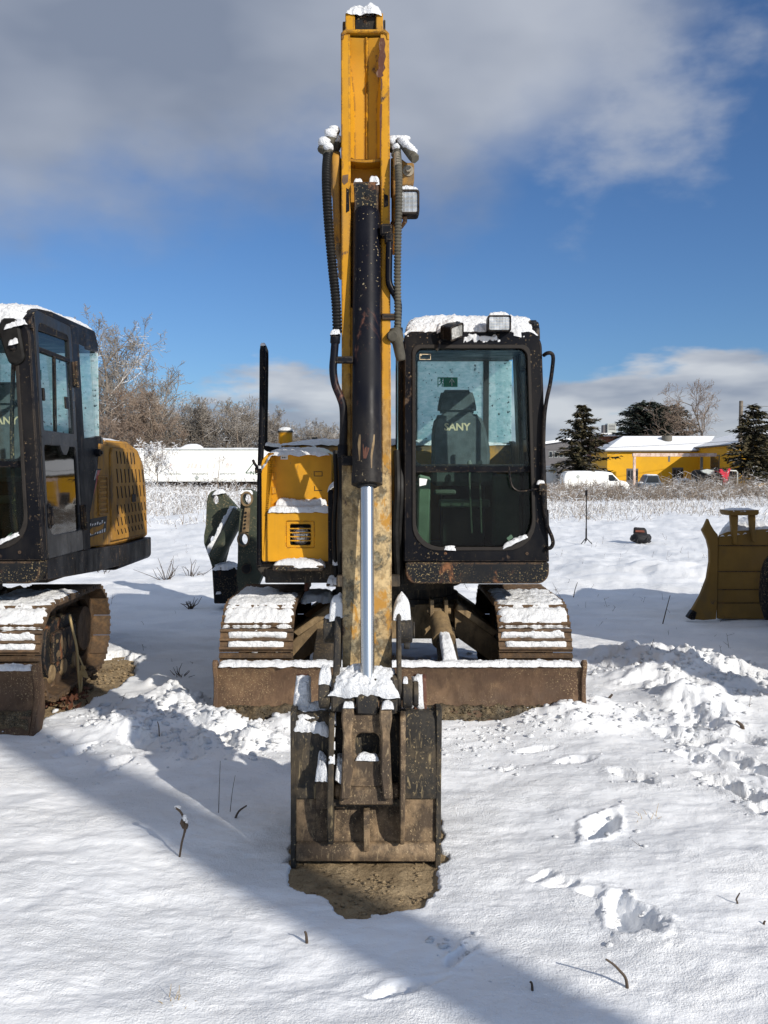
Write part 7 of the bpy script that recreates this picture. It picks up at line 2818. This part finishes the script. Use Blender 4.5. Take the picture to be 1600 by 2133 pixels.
def make_yard_things():
    global ORG
    # steel frame in front of the yellow building
    d = 80
    ORG = Vector((X(1322, d), d, 0))
    g = thing('steel_frame', 'faded pink steel frame with one post and a long beam before the yellow wall', 'steel frame', ORG)
    bm = BM()
    a = X(1321, d)
    box(bm, (a - 0.11, d - 0.11, -0.3), (a + 0.11, d + 0.11, Z(951.5, d)))
    build('post', bm, mt_pink, g, 0.01)
    bm = BM()
    box(bm, (X(1317, d), d - 0.14, Z(951, d)), (X(1491, d), d + 0.14, Z(944, d)))
    build('beam', bm, mt_pink, g, 0.01)
    bm = BM()
    box(bm, (X(1390, d), d - 0.2, Z(962, d)), (X(1394, d), d - 0.145, Z(950, d)))
    build('hook', bm, mt_fascia, g)
    bm = BM()
    box(bm, (X(1462, d), d + 0.3, -0.3), (X(1462, d) + 0.2, d + 0.5, Z(952, d)))
    build('post', bm, mt_fascia, g)
    # poles
    d = 80
    px, top = 1541, 835
    ORG = Vector((X(px, d), d, 0))
    p = thing('utility_pole', 'wooden utility pole rising behind the right spruce', 'utility pole', ORG, 'wooden utility poles')
    bm = BM()
    cyl(bm, (ORG.x, d, -0.4), (ORG.x, d, Z(top, d)), 0.22, 0.17, 12)
    build('pole', bm, mt_wood, p)
    bm = BM()
    for k, dz in enumerate((0.5, 1.0, 1.45)):
        z0 = Z(top, d) - dz
        pts = [Vector((ORG.x, d, z0)) + Vector((t * 46, t * 12, 3.2 * t - 2.4 * t * (1 - t))) for t in np.linspace(0, 1, 18)]
        tube(bm, pts, 0.022, 4, False)
    tube(bm, [Vector((ORG.x, d, 4.6)) + Vector((-t * 40, t * 20, -0.6 * t * (1 - t) * 4)) for t in np.linspace(0, 1, 14)], 0.015, 4, False)
    build('wires', bm, mt_fascia, p)
    # unseen pole added behind the viewer, leaned to cast the foreground shadow
    s = 8.2
    n, t = Vector((0.743, 0.669, 0)), Vector((0.669, -0.743, 0))
    q = n * 2.30 + t * s
    ORG = Vector((q.x, q.y, 0))
    p = thing('utility_pole', 'leaning wooden pole added unseen behind the viewer to cast the foreground shadow', 'utility pole', ORG, 'wooden utility poles')
    bm = BM()
    cyl(bm, Vector((q.x, q.y, 0)) - Vector((-0.088 * n.x, -0.088 * n.y, 1)) * 0.4, Vector((q.x, q.y, 0)) + Vector((-0.088 * n.x, -0.088 * n.y, 1)) * 6.9, 0.19, 0.175, 16)
    build('pole', bm, mt_wood, p)
    # white van
    d = 78
    x0, x1 = X(1175, d), X(1312, d)
    ORG = Vector(((x0 + x1) / 2, d + 1, -0.2))
    v = thing('van', 'white cargo van parked behind the weeds left of the yellow wall', 'van', ORG)
    L = x1 - x0

    def vx(px):
        return X(px, d)
    z = lambda py: Z(py, d)
    bm = BM()
    prof = [(vx(1175), z(1019)), (vx(1175), z(996)), (vx(1178), z(986)), (vx(1183), z(982.5)), (vx(1264), z(982.5)), (vx(1275), z(985)), (vx(1290), z(1000)), (vx(1306), z(1004)), (vx(1311), z(1010)), (vx(1312), z(1019))]
    prism(bm, prof, d, d + 1.95, fy)
    build('body', bm, mt_white, v, 0.06)
    bm = BM()
    prism(bm, [(vx(1268), z(999)), (vx(1268), z(989)), (vx(1276), z(989)), (vx(1287), z(1001)), (vx(1285), z(1002)), (vx(1270), z(1002))], d - 0.015, d - 0.001, fy)
    build('side_window', bm, mt_winblack, v)
    bm = BM()
    for px in (1240, 1266):
        box(bm, (vx(px), d - 0.008, z(1017)), (vx(px) + 0.03, d - 0.001, z(986)))
    build('door_seam', bm, mt_metalgrey, v)
    for px in (1206, 1294):
        bm = BM()
        lathe(bm, (vx(px), d - 0.04, 0.13), (0, 1, 0), [(0, 0.2), (0, 0.36), (0.25, 0.36), (0.25, 0.2)], 22)
        build('wheel', bm, mt_tyre, v)
    bm = BM()
    box(bm, (vx(1309), d + 0.1, z(1013)), (vx(1313), d + 1.8, z(1009)))
    build('bumper', bm, mt_metalgrey, v)
    bm = BM()
    lathe(bm, (vx(1204), d - 0.012, z(993)), (0, 1, 0), [(0, 0.16), (0.01, 0.16)], 18)
    build('round_emblem', bm, mt_metalgrey, v)
    bm = BM()
    pad(bm, [(vx(1180), d + .05, z(983)), (vx(1268), d + .05, z(983)), (vx(1268), d + 1.9, z(983)), (vx(1180), d + 1.9, z(983))], 0.10, 30, 8, 0.05, 0.3, freq=1)
    build('snow_cap', bm, mt_snow, v, angle=180)

    def car(name, label, p0, p1, top, d, m, z0=-0.25, cat='car', group=None):
        global ORG
        a, b = X(p0, d), X(p1, d)
        zt = Z(top, d)
        ORG = Vector(((a + b) / 2, d + .8, z0))
        c = thing(name, label, cat, ORG, group)
        L = b - a
        zm = z0 + (zt - z0) * 0.55
        bm = BM()
        prism(bm, [(a, z0 + 0.2), (a + 0.02 * L, zm), (a + 0.16 * L, zm + 0.05), (a + 0.30 * L, zt), (a + 0.72 * L, zt), (a + 0.86 * L, zm + 0.03), (b - 0.01 * L, zm - 0.05), (b, z0 + 0.2)], d, d + 1.7, fy)
        build('body', bm, m, c, 0.05)
        bm = BM()
        prism(bm, [(a + 0.24 * L, zm + 0.08), (a + 0.33 * L, zt - 0.08), (a + 0.69 * L, zt - 0.08), (a + 0.78 * L, zm + 0.08)], d - 0.012, d - 0.001, fy)
        build('side_window', bm, mt_winblack, c)
        for f in (0.2, 0.8):
            bm = BM()
            lathe(bm, (a + f * L, d - 0.03, z0 + 0.3), (0, 1, 0), [(0, 0.18), (0, 0.31), (0.2, 0.31), (0.2, 0.18)], 18)
            build('wheel', bm, mt_tyre, c)
        bm = BM()
        pad(bm, [(a + 0.29 * L, d + .05, zt), (a + 0.73 * L, d + .05, zt), (a + 0.73 * L, d + 1.6, zt), (a + 0.29 * L, d + 1.6, zt)], 0.12, 16, 8, 0.05, 0.3, freq=1)
        pad(bm, [(a + 0.02 * L, d + .05, zm + .02), (a + 0.17 * L, d + .05, zm + 0.06), (a + 0.17 * L, d + 1.6, zm + 0.06), (a + 0.02 * L, d + 1.6, zm + .02)], 0.10, 12, 8, 0.05, 0.3, freq=1)
        build('snow_cap', bm, mt_snow, c, angle=180)
    car('parked_car', 'slate coloured car under snow right of the pink post', 1333, 1386, 990, 79, mt_carblue, group='cars before the yellow building')
    car('parked_car', 'low white car with snowy roof left of the wrecked red vehicle', 1404, 1452, 999, 80, mt_white, group='cars before the yellow building')
    # small box truck at far left of this group
    d = 84
    a, b = X(1128, d), X(1160, d)
    ORG = Vector(((a + b) / 2, d + 1, 0))
    t = thing('box_truck', 'small white box truck showing beside the cab', 'truck', ORG)
    bm = BM()
    box(bm, (a, d, 0.3), (b, d + 2, Z(970, d)))
    build('cargo_box', bm, mt_white, t, 0.03)
    bm = BM()
    box(bm, (b + 0.02, d + 0.1, 0.2), (b + 1.2, d + 1.8, Z(990, d)))
    build('truck_cab', bm, mt_white, t, 0.1)
    bm = BM()
    box(bm, (X(1146, d), d - 0.02, Z(985, d)), (X(1158, d), d - 0.002, Z(975, d)))
    build('side_panel', bm, mt_metalgrey, t)
    # wreck with the red fender
    d = 74
    ORG = Vector((X(1488, d), d, 0))
    w = thing('wrecked_vehicle', 'wrecked dark vehicle with torn bright red fender in the weeds', 'wrecked vehicle', ORG)
    P = lambda a, b: (X(a, d), Z(b, d))
    bm = BM()
    prism(bm, [P(1456, 1012), P(1455, 985), P(1460, 979), P(1500, 976), P(1530, 980), P(1538, 984), P(1540, 1012)], d + 0.5, d + 1.9, fy)
    build('body', bm, mt_tyre, w, 0.08)
    bm = BM()
    prism(bm, [P(1462, 980), P(1475, 977), P(1490, 980), P(1490, 986), P(1478, 988), P(1466, 984)], d + 0.2, d + 0.5, fy)
    build('grey_hood', bm, mt_metalgrey, w, 0.03)
    bm = BM()
    prism(bm, [P(1487, 981), P(1497, 983), P(1504, 990), P(1506.5, 1000), P(1505.5, 1014), P(1512, 1014), P(1516, 996), P(1518.5, 984), P(1521, 976), P(1517, 975.5), P(1513, 983), P(1507, 982.5), P(1502, 976.5), P(1498, 978), P(1500, 983)], d - 0.1, d + 0.18, fy)
    build('red_fender', bm, mt_redpaint, w, 0.02)
    bm = BM()
    tube(bm, [Vector((X(1520, d), d + .3, Z(980, d))), Vector((X(1536, d), d + .3, Z(981, d))), Vector((X(1538.5, d), d + .3, Z(984, d))), Vector((X(1539, d), d + .3, Z(1010, d)))], 0.07, 8)
    build('roll_bar', bm, mt_metalgrey, w)
    bm = BM()
    for px in (1489, 1520):
        lathe(bm, (X(px, d), d + 0.15, 0.3), (0, 1, 0), [(0, 0.25), (0, 0.5), (0.3, 0.5), (0.3, 0.25)], 20)
    build('wheel', bm, mt_tyre, w)
    # fallen branches
    # tripod stand
    g0 = gnd(1221, 1131)
    ORG = g0
    s = thing('tripod_stand', 'thin black tripod stand on the snow right of the cab', 'tripod', g0)
    dd = g0.y
    zt, zm = Z(1021, dd), Z(1032, dd)
    bm = BM()
    cyl(bm, g0 + V(0, 0, 0.04), (g0.x, dd, zm), 0.014, 0.012, 8)
    cyl(bm, (g0.x, dd, 0.08), (g0.x, dd, 0.32), 0.02, 0.018, 8)
    build('pole', bm, mt_black, s)
    bm = BM()
    cyl(bm, (g0.x - 0.005, dd, zm - 0.01), (g0.x - 0.005, dd, zt), 0.026, 0.026, 10)
    build('head', bm, mt_black, s, 0.004)
    for a in (200, 335, 90):
        a = math.radians(a)
        bm = BM()
        cyl(bm, (g0.x, dd, 0.11), (g0.x + 0.13 * math.cos(a), dd + 0.13 * math.sin(a), -0.02), 0.011, 0.009, 6)
        build('leg', bm, mt_black, s)
    # bag
    g0 = gnd(1334, 1131)
    dd = g0.y
    ORG = g0
    s = thing('backpack', 'open black backpack slumped on the snow', 'backpack', g0)
    k = dd / 1800.0
    bm = BM()
    res = bmesh.ops.create_icosphere(bm, subdivisions=4, radius=1)
    for v in bm.verts:
        p = v.co
        q = 1 + 0.18 * float(fbm(p.x * 2 + 3, p.y * 2 + p.z * 2.3, 3))
        sx = np.sign(p.x) * abs(p.x) ** 0.7
        sz = np.sign(p.z) * abs(p.z) ** 0.7
        v.co = g0 + V(sx * 20 * k * q + 1.0 * k, p.y * 0.16 * q, 10 * k + sz * 11 * k * q * (1.0 if p.z > 0 else 0.9))
    build('bag_body', bm, mt_bag, s, angle=180)
    bm = BM()
    o = [ray(1320, 1112, dd - 0.02), ray(1321, 1100.5, dd + 0.05), ray(1324, 1099, dd + 0.05), ray(1344, 1100.5, dd + 0.05), ray(1347, 1104, dd + 0.05), ray(1349, 1113, dd - 0.02)]
    v0 = [bm.verts.new(p) for p in o]
    v1 = [bm.verts.new(p + V(0, 0.05, 0.01)) for p in o]
    n = len(o)
    bm.faces.new(v0); bm.faces.new(v1[::-1])
    for i in range(n):
        j = (i + 1) % n
        bm.faces.new((v0[i], v0[j], v1[j], v1[i]))
    fl = build('flap', bm, mt_bag, s, 0.008)
    bm = BM()
    prism(bm, [(X(1324, dd), Z(1108, dd)), (X(1325, dd), Z(1104, dd)), (X(1342, dd), Z(1104.5, dd)), (X(1344, dd), Z(1109, dd))], dd - 0.03, dd - 0.01, fy)
    build('lining', bm, mt_bagred, fl)
    for (a, b) in ((1316, 1127), (1330, 1133), (1350, 1130)):
        bm = BM()
        tube(bm, spline([ray(a, b - 12, dd - 0.14), ray(a - 3, b - 4, dd - 0.2), ray(a + 2, b, dd - 0.22), ray(a + 6, b - 3, dd - 0.18)], 6), 0.012, 6)
        build('strap', bm, mt_bag, s)


make_yard_things()


def make_dozer():
    """bulldozer blade that pokes in from the right edge, with the machine behind it out of view"""
    global ORG
    g0 = gnd(1530, 1290)
    d = g0.y
    ORG = Vector((X(1600, d), d, 0))
    t = thing('bulldozer_blade', 'big yellow curved bulldozer blade resting on the snow at the right edge', 'bulldozer blade', ORG)
    P = lambda a, b, dd=d: (X(a, dd), Z(b, dd))
    # curved mouldboard, profile in the X-Z plane (concave towards the left), carried back in depth
    pro = [(1440, 1284), (1446, 1272), (1464, 1240), (1477, 1205), (1482, 1170), (1481, 1145), (1476, 1125), (1465, 1104), (1469, 1098), (1477, 1080)]
    inn = [(1482, 1092), (1490, 1105), (1498, 1114), (1499, 1245), (1497, 1290), (1470, 1292), (1450, 1290)]
    bm = BM()
    prism(bm, [P(*p) for p in pro + inn], d, d + 0.06, fy)
    build('end_plate', bm, mt_dozer, t, 0.006)
    bm = BM()
    prism(bm, [P(1436, 1286), P(1447, 1270), P(1456, 1276), P(1452, 1291), P(1444, 1291)], d - 0.01, d + 0.07, fy)
    build('cutting_edge', bm, mt_black, t, 0.006)
    # back of the blade: plated box with weld seams, top sloping, with its lug frame
    bm = BM()
    fr_, bk_ = [(1499, 1290), (1499, 1116), (1520, 1108), (1640, 1100), (1640, 1290)], d + 1.1
    v0 = [bm.verts.new((X(a, d), d + 0.02, Z(b, d))) for a, b in fr_]
    v1 = [bm.verts.new((X(a + 8, bk_), bk_, Z(b, d))) for a, b in fr_]
    bm.faces.new(v0); bm.faces.new(v1[::-1])
    for i in range(5):
        j = (i + 1) % 5
        bm.faces.new((v0[i], v0[j], v1[j], v1[i]))
    bk = build('back_box', bm, mt_dozer, t, 0.01)
    bm = BM()
    for (b0, b1) in ((1136, 1137.5), (1190, 1191.5), (1228, 1229.2), (1256, 1257.2)):
        box(bm, (X(1500, d), d + 0.012, Z(b1, d)), (X(1638, d), d + 0.0195, Z(b0, d)))
    build('weld_seam', bm, mt_blackmud, bk)
    bm = BM()
    dl = d - 0.02
    for pts in ([(1517, 1063), (1580, 1062), (1580, 1070), (1576, 1073), (1522, 1074), (1517, 1069)],):
        prism(bm, [P(*p, dl) for p in pts], dl - 0.03, dl + 0.22, fy)
    prism(bm, [P(1523, 1074, dl), P(1540, 1074, dl), P(1538, 1134, dl), P(1531, 1134, dl)], dl, dl + 0.05, fy)
    prism(bm, [P(1562, 1074, dl), P(1576, 1073, dl), P(1576, 1130, dl), P(1570, 1128, dl)], dl, dl + 0.05, fy)
    fr = build('lug_frame', bm, mt_dozer, t, 0.006)
    snow_part(fr, [dict(c=quad_h(X(1518, dl), X(1579, dl), dl - 0.03, dl + 0.22, Z(1064, dl)), h=0.03, nu=20, nv=10, rag=0.1, lump=0.3)])
    snow_part(bk, [dict(c=[(X(1500, d), d + 0.02, Z(1117, d)), (X(1640, d), d + 0.02, Z(1101, d)), (X(1640, d), d + 1.1, Z(1101, d)), (X(1510, d + 1.1), d + 1.1, Z(1117, d))], h=0.10, nu=40, nv=14, rag=0.10, lump=0.3, freq=6)])
    bm = BM()
    tube(bm, spline([ray(1630, 1160, d - 0.3), ray(1611, 1180, d - 0.3), ray(1604, 1215, d - 0.3), ray(1604, 1250, d - 0.3), ray(1614, 1285, d - 0.3)], 8), 0.10, 12)
    h = build('push_arm', bm, mt_blackmud, t)
    return t


make_dozer()


def make_coupler():
    """two pierced olive plates of an attachment, standing on the snow behind the left track"""
    global ORG
    d = 9.6
    ORG = Vector((X(478, d), d, 0))
    t = thing('excavator_attachment', 'olive green pierced double plate attachment standing behind the left track', 'attachment', ORG)
    P = lambda a, b, dd=d: (X(a, dd), Z(b, dd))

    def plate(name, pts, holes, dd, th, m):
        bm = BM()
        vs = [P(*p, dd) for p in pts]
        # outline and holes bridged with a triangulated fill
        es = []
        loops = [vs] + [[(X(cx, dd) + r * math.cos(a) * 0.8, Z(cz, dd) + r * math.sin(a)) for a in np.linspace(0, 2 * math.pi, 18, endpoint=False)] for (cx, cz, r) in holes]
        for lp in loops:
            vv = [bm.verts.new((x, dd, z)) for x, z in lp]
            es += [bm.edges.new((vv[i], vv[(i + 1) % len(vv)])) for i in range(len(vv))]
        bmesh.ops.triangle_fill(bm, use_beauty=True, edges=es)
        r = bmesh.ops.extrude_face_region(bm, geom=bm.faces[:])
        bmesh.ops.translate(bm, verts=[v for v in r['geom'] if isinstance(v, bmesh.types.BMVert)], vec=(0.02, th, 0))
        o = build(name, bm, m, t)
        return o
    lp = [(430, 1050), (433, 1032), (441, 1023), (452, 1020), (461, 1024), (478, 1042), (496, 1062), (492, 1090), (478, 1120), (470, 1150), (462, 1180), (452, 1185), (440, 1180), (434, 1160), (424, 1132), (424, 1115), (428, 1095)]
    a = plate('side_plate', lp, [(447, 1041, 0.055), (440, 1126, 0.055)], d + 0.25, 0.06, mt_olive)
    rp = [(494, 1170), (495, 1120), (500, 1060), (501, 1030), (507, 1019), (518, 1018), (530, 1024), (545, 1060), (548, 1150), (546, 1195), (530, 1230), (496, 1234), (491, 1200)]
    b = plate('side_plate', rp, [(515, 1039, 0.06), (508, 1123, 0.065)], d - 0.15, 0.06, mt_olive)
    for (cx, cz) in ((515, 1039), (508, 1123)):
        bm = BM()
        c = ray(cx, cz, d - 0.15)
        ring(bm, [(c.x + 0.082 * math.cos(q) * 0.82, c.z + 0.082 * math.sin(q)) for q in np.linspace(0, 6.2832, 22, endpoint=False)], [(c.x + 0.062 * math.cos(q) * 0.8, c.z + 0.062 * math.sin(q)) for q in np.linspace(0, 6.2832, 22, endpoint=False)], d - 0.20, d - 0.152, fy)
        build('pin_collar', bm, mt_tanplate, b)
    bm = BM()
    prism(bm, [P(509, 1058, d - .2), P(520, 1058, d - .2), P(517, 1108, d - .2), P(503, 1108, d - .2)], d - 0.19, d - 0.152, fy)
    build('wear_strip', bm, mt_tanplate, b)
    bm = BM()
    for i in range(5):
        c = ray(512 - i * 0.6, 1068 + i * 8, d - .2)
        cyl(bm, c + V(0, -0.0, 0), c + V(0, 0.02, 0), 0.012, 0.012, 8)
    build('bolt', bm, mt_dark, b)
    bm = BM()
    p, q = ray(448, 1165, d + 0.1), ray(500, 1066, d + 0.2)
    cyl(bm, p, q, 0.085, 0.085, 18)
    cy = build('cross_tube', bm, mt_olive, t)
    up = Vector((-0.6, -0.2, 0.7)).normalized()
    snow_part(cy, [dict(c=[p + up * 0.08 + V(-.03, -.02, 0), q + up * 0.08 + V(-.03, -.02, 0), q + up * 0.08 + V(0.02, .03, 0), p + up * 0.08 + V(0.02, .03, 0)], h=0.05, nu=20, nv=6, nrm=up, rag=0.15, lump=0.4)])
    bm = BM()
    prism(bm, [P(439, 1180), P(492, 1183), P(494, 1240), P(470, 1258), P(443, 1258)], d + 0.02, d + 0.4, fy)
    bx = build('lower_box', bm, mt_blackmud, t, 0.01)
    snow_part(bx, [dict(c=[(X(441, d), d + 0.0, Z(1186, d)), (X(492, d), d + 0.0, Z(1184, d)), (X(492, d), d + 0.2, Z(1180, d)), (X(441, d), d + 0.2, Z(1180, d))], h=0.04, nu=24, nv=8, rag=0.35, lump=0.7),
                   dict(c=[(X(448, d), d - .01, Z(1236, d)), (X(458, d), d - .01, Z(1236, d)), (X(458, d), d + .03, Z(1235, d)), (X(448, d), d + .03, Z(1235, d))], h=0.02, nu=8, nv=4)])
    snow_part(a, [dict(c=[(X(433, d), d + 0.22, Z(1031, d)), (X(460, d), d + 0.22, Z(1026, d)), (X(460, d), d + 0.34, Z(1026, d)), (X(433, d), d + 0.34, Z(1031, d))], h=0.045, nu=16, nv=6, rag=0.2, lump=0.4, p=2)])
    snow_part(b, [dict(c=[(X(503, d), d - 0.18, Z(1026, d)), (X(532, d), d - 0.18, Z(1026, d)), (X(532, d), d - 0.06, Z(1026, d)), (X(503, d), d - 0.06, Z(1026, d))], h=0.05, nu=16, nv=6, rag=0.2, lump=0.4, p=2)])
    bm = BM()
    c = ray(513, 1185, d - 0.2)
    cyl(bm, c, c + V(0, 0.06, 0), 0.055, 0.055, 16)
    build('pin', bm, mt_blackmud, b, 0.004)


make_coupler()


# ---------------- twigs, stalks and dead plants poking through the snow
def stick_thing(name, label, cat, pts, r, m, group=None, extra=None):
    global ORG
    ORG = Vector(pts[0])
    P = spline(pts, 6)
    n = len(P)
    bm = BM()
    tube(bm, P, lambda i: r * (1 - 0.5 * i / n), 6)
    o = build(name, bm, m, None, top=True)
    tag(o, label, cat, group)
    return o


def twig(label, base, pts, r, m, name='twig', cat='twig', dy=0.0):
    g = gnd(*base)
    P = [g + V(0, 0, -0.03)]
    for (a, b) in pts:
        P.append(ray(a, b, g.y + dy * len(P)))
    return stick_thing(name, label, cat, P, r, m, 'twigs poking out of the snow')


twig('curved bare twig standing in the snow at the lower right', (1308, 2056), [(1304, 2040), (1291, 2022), (1277, 2008), (1262, 1998)], 0.0055, mt_twigdark)
twig('short dark stick stub at the right edge near the forked twig', (1588, 1932), [(1591, 1925), (1594, 1918)], 0.005, mt_twigdark)
twig('forked twig stub near the right edge', (1540, 1890), [(1536, 1880), (1534, 1873), (1541, 1860)], 0.004, mt_twigdark)
twig('dark stick lying in the shade by the end of the blade', (1262, 1462), [(1268, 1456), (1276, 1446)], 0.012, mt_twigdark)
twig('dark curved stick between the footprints at right', (1549, 1522), [(1546, 1514), (1541, 1507), (1534, 1502)], 0.014, mt_twigdark)
twig('dark stick lying left of the bucket', (486, 1701), [(497, 1691), (514, 1678)], 0.006, mt_twigdark)
twig('thin dead stem with seed heads left of the bucket', (455, 1690), [(457, 1640), (459, 1585)], 0.0018, mt_twigdark)
twig('shorter dead stem with seed heads left of the bucket', (478, 1690), [(484, 1650), (490, 1615)], 0.0018, mt_twigdark)
twig('thin brown stem near the mounds in front of the left track', (332, 1535), [(331, 1515), (328, 1503)], 0.004, mt_twigdark)
twig('upright straw blade far behind the right track', (1194, 1243), [(1198, 1228), (1203, 1213)], 0.006, mt_twigdark)
twig('slanted straw blade in the shaded snow at right', (1379, 1300), [(1388, 1270), (1396, 1240)], 0.006, mt_twigdark)
twig('small stub with snow cap below the bucket', (640, 1955), [(638, 1948), (635, 1940)], 0.006, mt_twigdark)
twig('little twig with snow lump at the bottom', (1110, 2058), [(1108, 2050), (1104, 2045)], 0.005, mt_twigdark)


def leaf_stalk():
    global ORG
    g = gnd(373, 1777)
    d = g.y
    ORG = g
    t = thing('dead_stalk', 'dead stalk with curled brown leaves and snow, left of the bucket', 'dead plant', g, 'dead plants in the yard')
    bm = BM()
    tube(bm, spline([g + V(0, 0, -0.03), ray(379, 1755, d), ray(384, 1735, d), ray(385, 1715, d), ray(381, 1700, d), ray(375, 1690, d), ray(364, 1681, d)], 5), 0.0045, 6)
    build('stem', bm, mt_twigdark, t)
    rs = random.Random(2)
    for (a, b, a2, b2, w) in ((381, 1700, 387, 1735, 0.014), (385, 1706, 390, 1728, 0.012), (378, 1704, 381, 1728, 0.010), (365, 1680, 378, 1690, 0.010)):
        bm = BM()
        p, q = ray(a, b, d - 0.01), ray(a2, b2, d - 0.02)
        n = Vector((1, 0.4, 0)) * w
        m = p.lerp(q, 0.5)
        v = [bm.verts.new(x) for x in (p, m + n + V(0, -0.012, 0), q, m - n + V(0, 0.006, 0))]
        bm.faces.new((v[0], v[1], v[2]))
        bm.faces.new((v[0], v[2], v[3]))
        bmesh.ops.solidify(bm, geom=bm.faces[:], thickness=0.003)
        build('leaf', bm, mt_twigdark, t)
    bm = BM()
    clump(bm, ray(370, 1681, d), 0.012, 1, (1.3, 1, 0.6), 0.3, 2)
    clump(bm, ray(385, 1703, d - .01), 0.012, 2, (0.8, 1, 1.2), 0.3, 2)
    clump(bm, ray(389, 1711, d - .01), 0.009, 3, (0.8, 1, 1.2), 0.3, 2)
    build('snow_cap', bm, mt_snow, t, angle=180)


leaf_stalk()


def tuft(label, px, py, n, h, m, seed, r=0.003, spread=0.5):
    global ORG
    g = gnd(px, py)
    rs = np.random.RandomState(seed)
    sg = Segs()
    for i in range(n):
        d_ = np.array([rs.normal(0, spread), rs.normal(0, spread), 1.0])
        d_ /= np.linalg.norm(d_)
        p = np.array([rs.normal(0, 0.02), rs.normal(0, 0.02), -0.03])
        hh = h * rs.uniform(0.5, 1.1)
        q = p + d_ * hh * 0.6
        e = q + (d_ + rs.normal(0, .3, 3)) * hh * 0.4
        sg.add(p, q, r, r * 0.8)
        sg.add(q, e, r * 0.8, r * 0.4)
    o = finish('grass_tuft', sg.mesh('grass_tuft', 3), m, None, 180)
    o.location = g
    tag(o, label, 'grass tuft', 'grass tufts in the snow')
    return o


tuft('reddish grass tuft at the bottom left', 358, 2085, 9, 0.075, mt_straw, 1, 0.0018)
tuft('sparse straw wisp right of the blade end', 1360, 1705, 7, 0.09, mt_straw, 2, 0.0018, 0.7)
tuft('dark weed clump on the shaded snow between the machines', 398, 1262, 16, 0.16, mt_twigdark, 3, 0.006, 0.8)
tuft('dark tuft in the shade left of the blade', 376, 1405, 10, 0.10, mt_twigdark, 4, 0.004, 0.8)
tuft('bare twiggy weed beyond the left machine', 345, 1210, 14, 0.40, mt_twigdark, 5, 0.006, 0.9)
tuft('second twiggy weed left of the olive attachment', 395, 1205, 14, 0.35, mt_twigdark, 6, 0.006, 0.9)
tuft('small weed behind the left track end', 215, 1195, 10, 0.25, mt_twigdark, 7, 0.006, 0.9)
tuft('dark plant bits at the foot of the left blade snow mounds', 262, 1515, 12, 0.12, mt_twigdark, 8, 0.006, 0.9)


def straw_plant():
    global ORG
    g = gnd(165, 1450)
    d = g.y
    ORG = g
    t = thing('straw_plant', 'tall pale straw stalk beside the track of the left excavator', 'dead plant', g, 'dead plants in the yard')
    bm = BM()
    tube(bm, spline([g + V(0, 0, -0.03), ray(166, 1435, d), ray(163, 1395, d), ray(160, 1350, d), ray(151, 1310, d), ray(145, 1280, d)], 6), 0.009, 6)
    tube(bm, spline([g + V(0, 0, -0.03), ray(170, 1430, d), ray(170, 1405, d)], 5), 0.007, 6)
    tube(bm, spline([ray(161, 1360, d), ray(172, 1385, d), ray(182, 1412, d)], 5), 0.005, 6)
    build('stem', bm, mt_straw, t)
    rs = random.Random(6)
    for i in range(5):
        a = ray(163 + rs.uniform(-2, 8), 1392 + rs.uniform(-10, 10), d)
        bm = BM()
        q = a + V(rs.uniform(-.05, .08), rs.uniform(-.05, .02), rs.uniform(-.06, .02))
        n = V(0.012, 0, 0.018)
        m = a.lerp(q, .5)
        v = [bm.verts.new(x) for x in (a, m + n, q, m - n)]
        bm.faces.new(v)
        bmesh.ops.solidify(bm, geom=bm.faces[:], thickness=0.003)
        build('leaf', bm, mt_straw, t)
    # fallen russet leaves under it
    rs = np.random.RandomState(3)
    V_, F_ = [], []
    for i in range(260):
        c = np.array(gnd(rs.normal(128, 26), rs.normal(1445, 13))) + np.array([0, 0, rs.uniform(-0.03, 0.05)])
        u = rs.normal(0, 1, 3); u /= np.linalg.norm(u)
        w = np.cross(u, rs.normal(0, 1, 3)); w /= np.linalg.norm(w)
        s = rs.uniform(0.015, 0.035)
        k = len(V_)
        V_ += [c - u * s, c + w * s * .6, c + u * s, c - w * s * .6]
        F_.append((k, k + 1, k + 2, k + 3))
    me = bpy.data.meshes.new('dead_leaves')
    me.from_pydata(V_, [], F_)
    o = finish('dead_leaves', me, mt_rustred, None, 180, 'stuff')
    o['label'] = 'russet dead leaves heaped by the left track'


straw_plant()
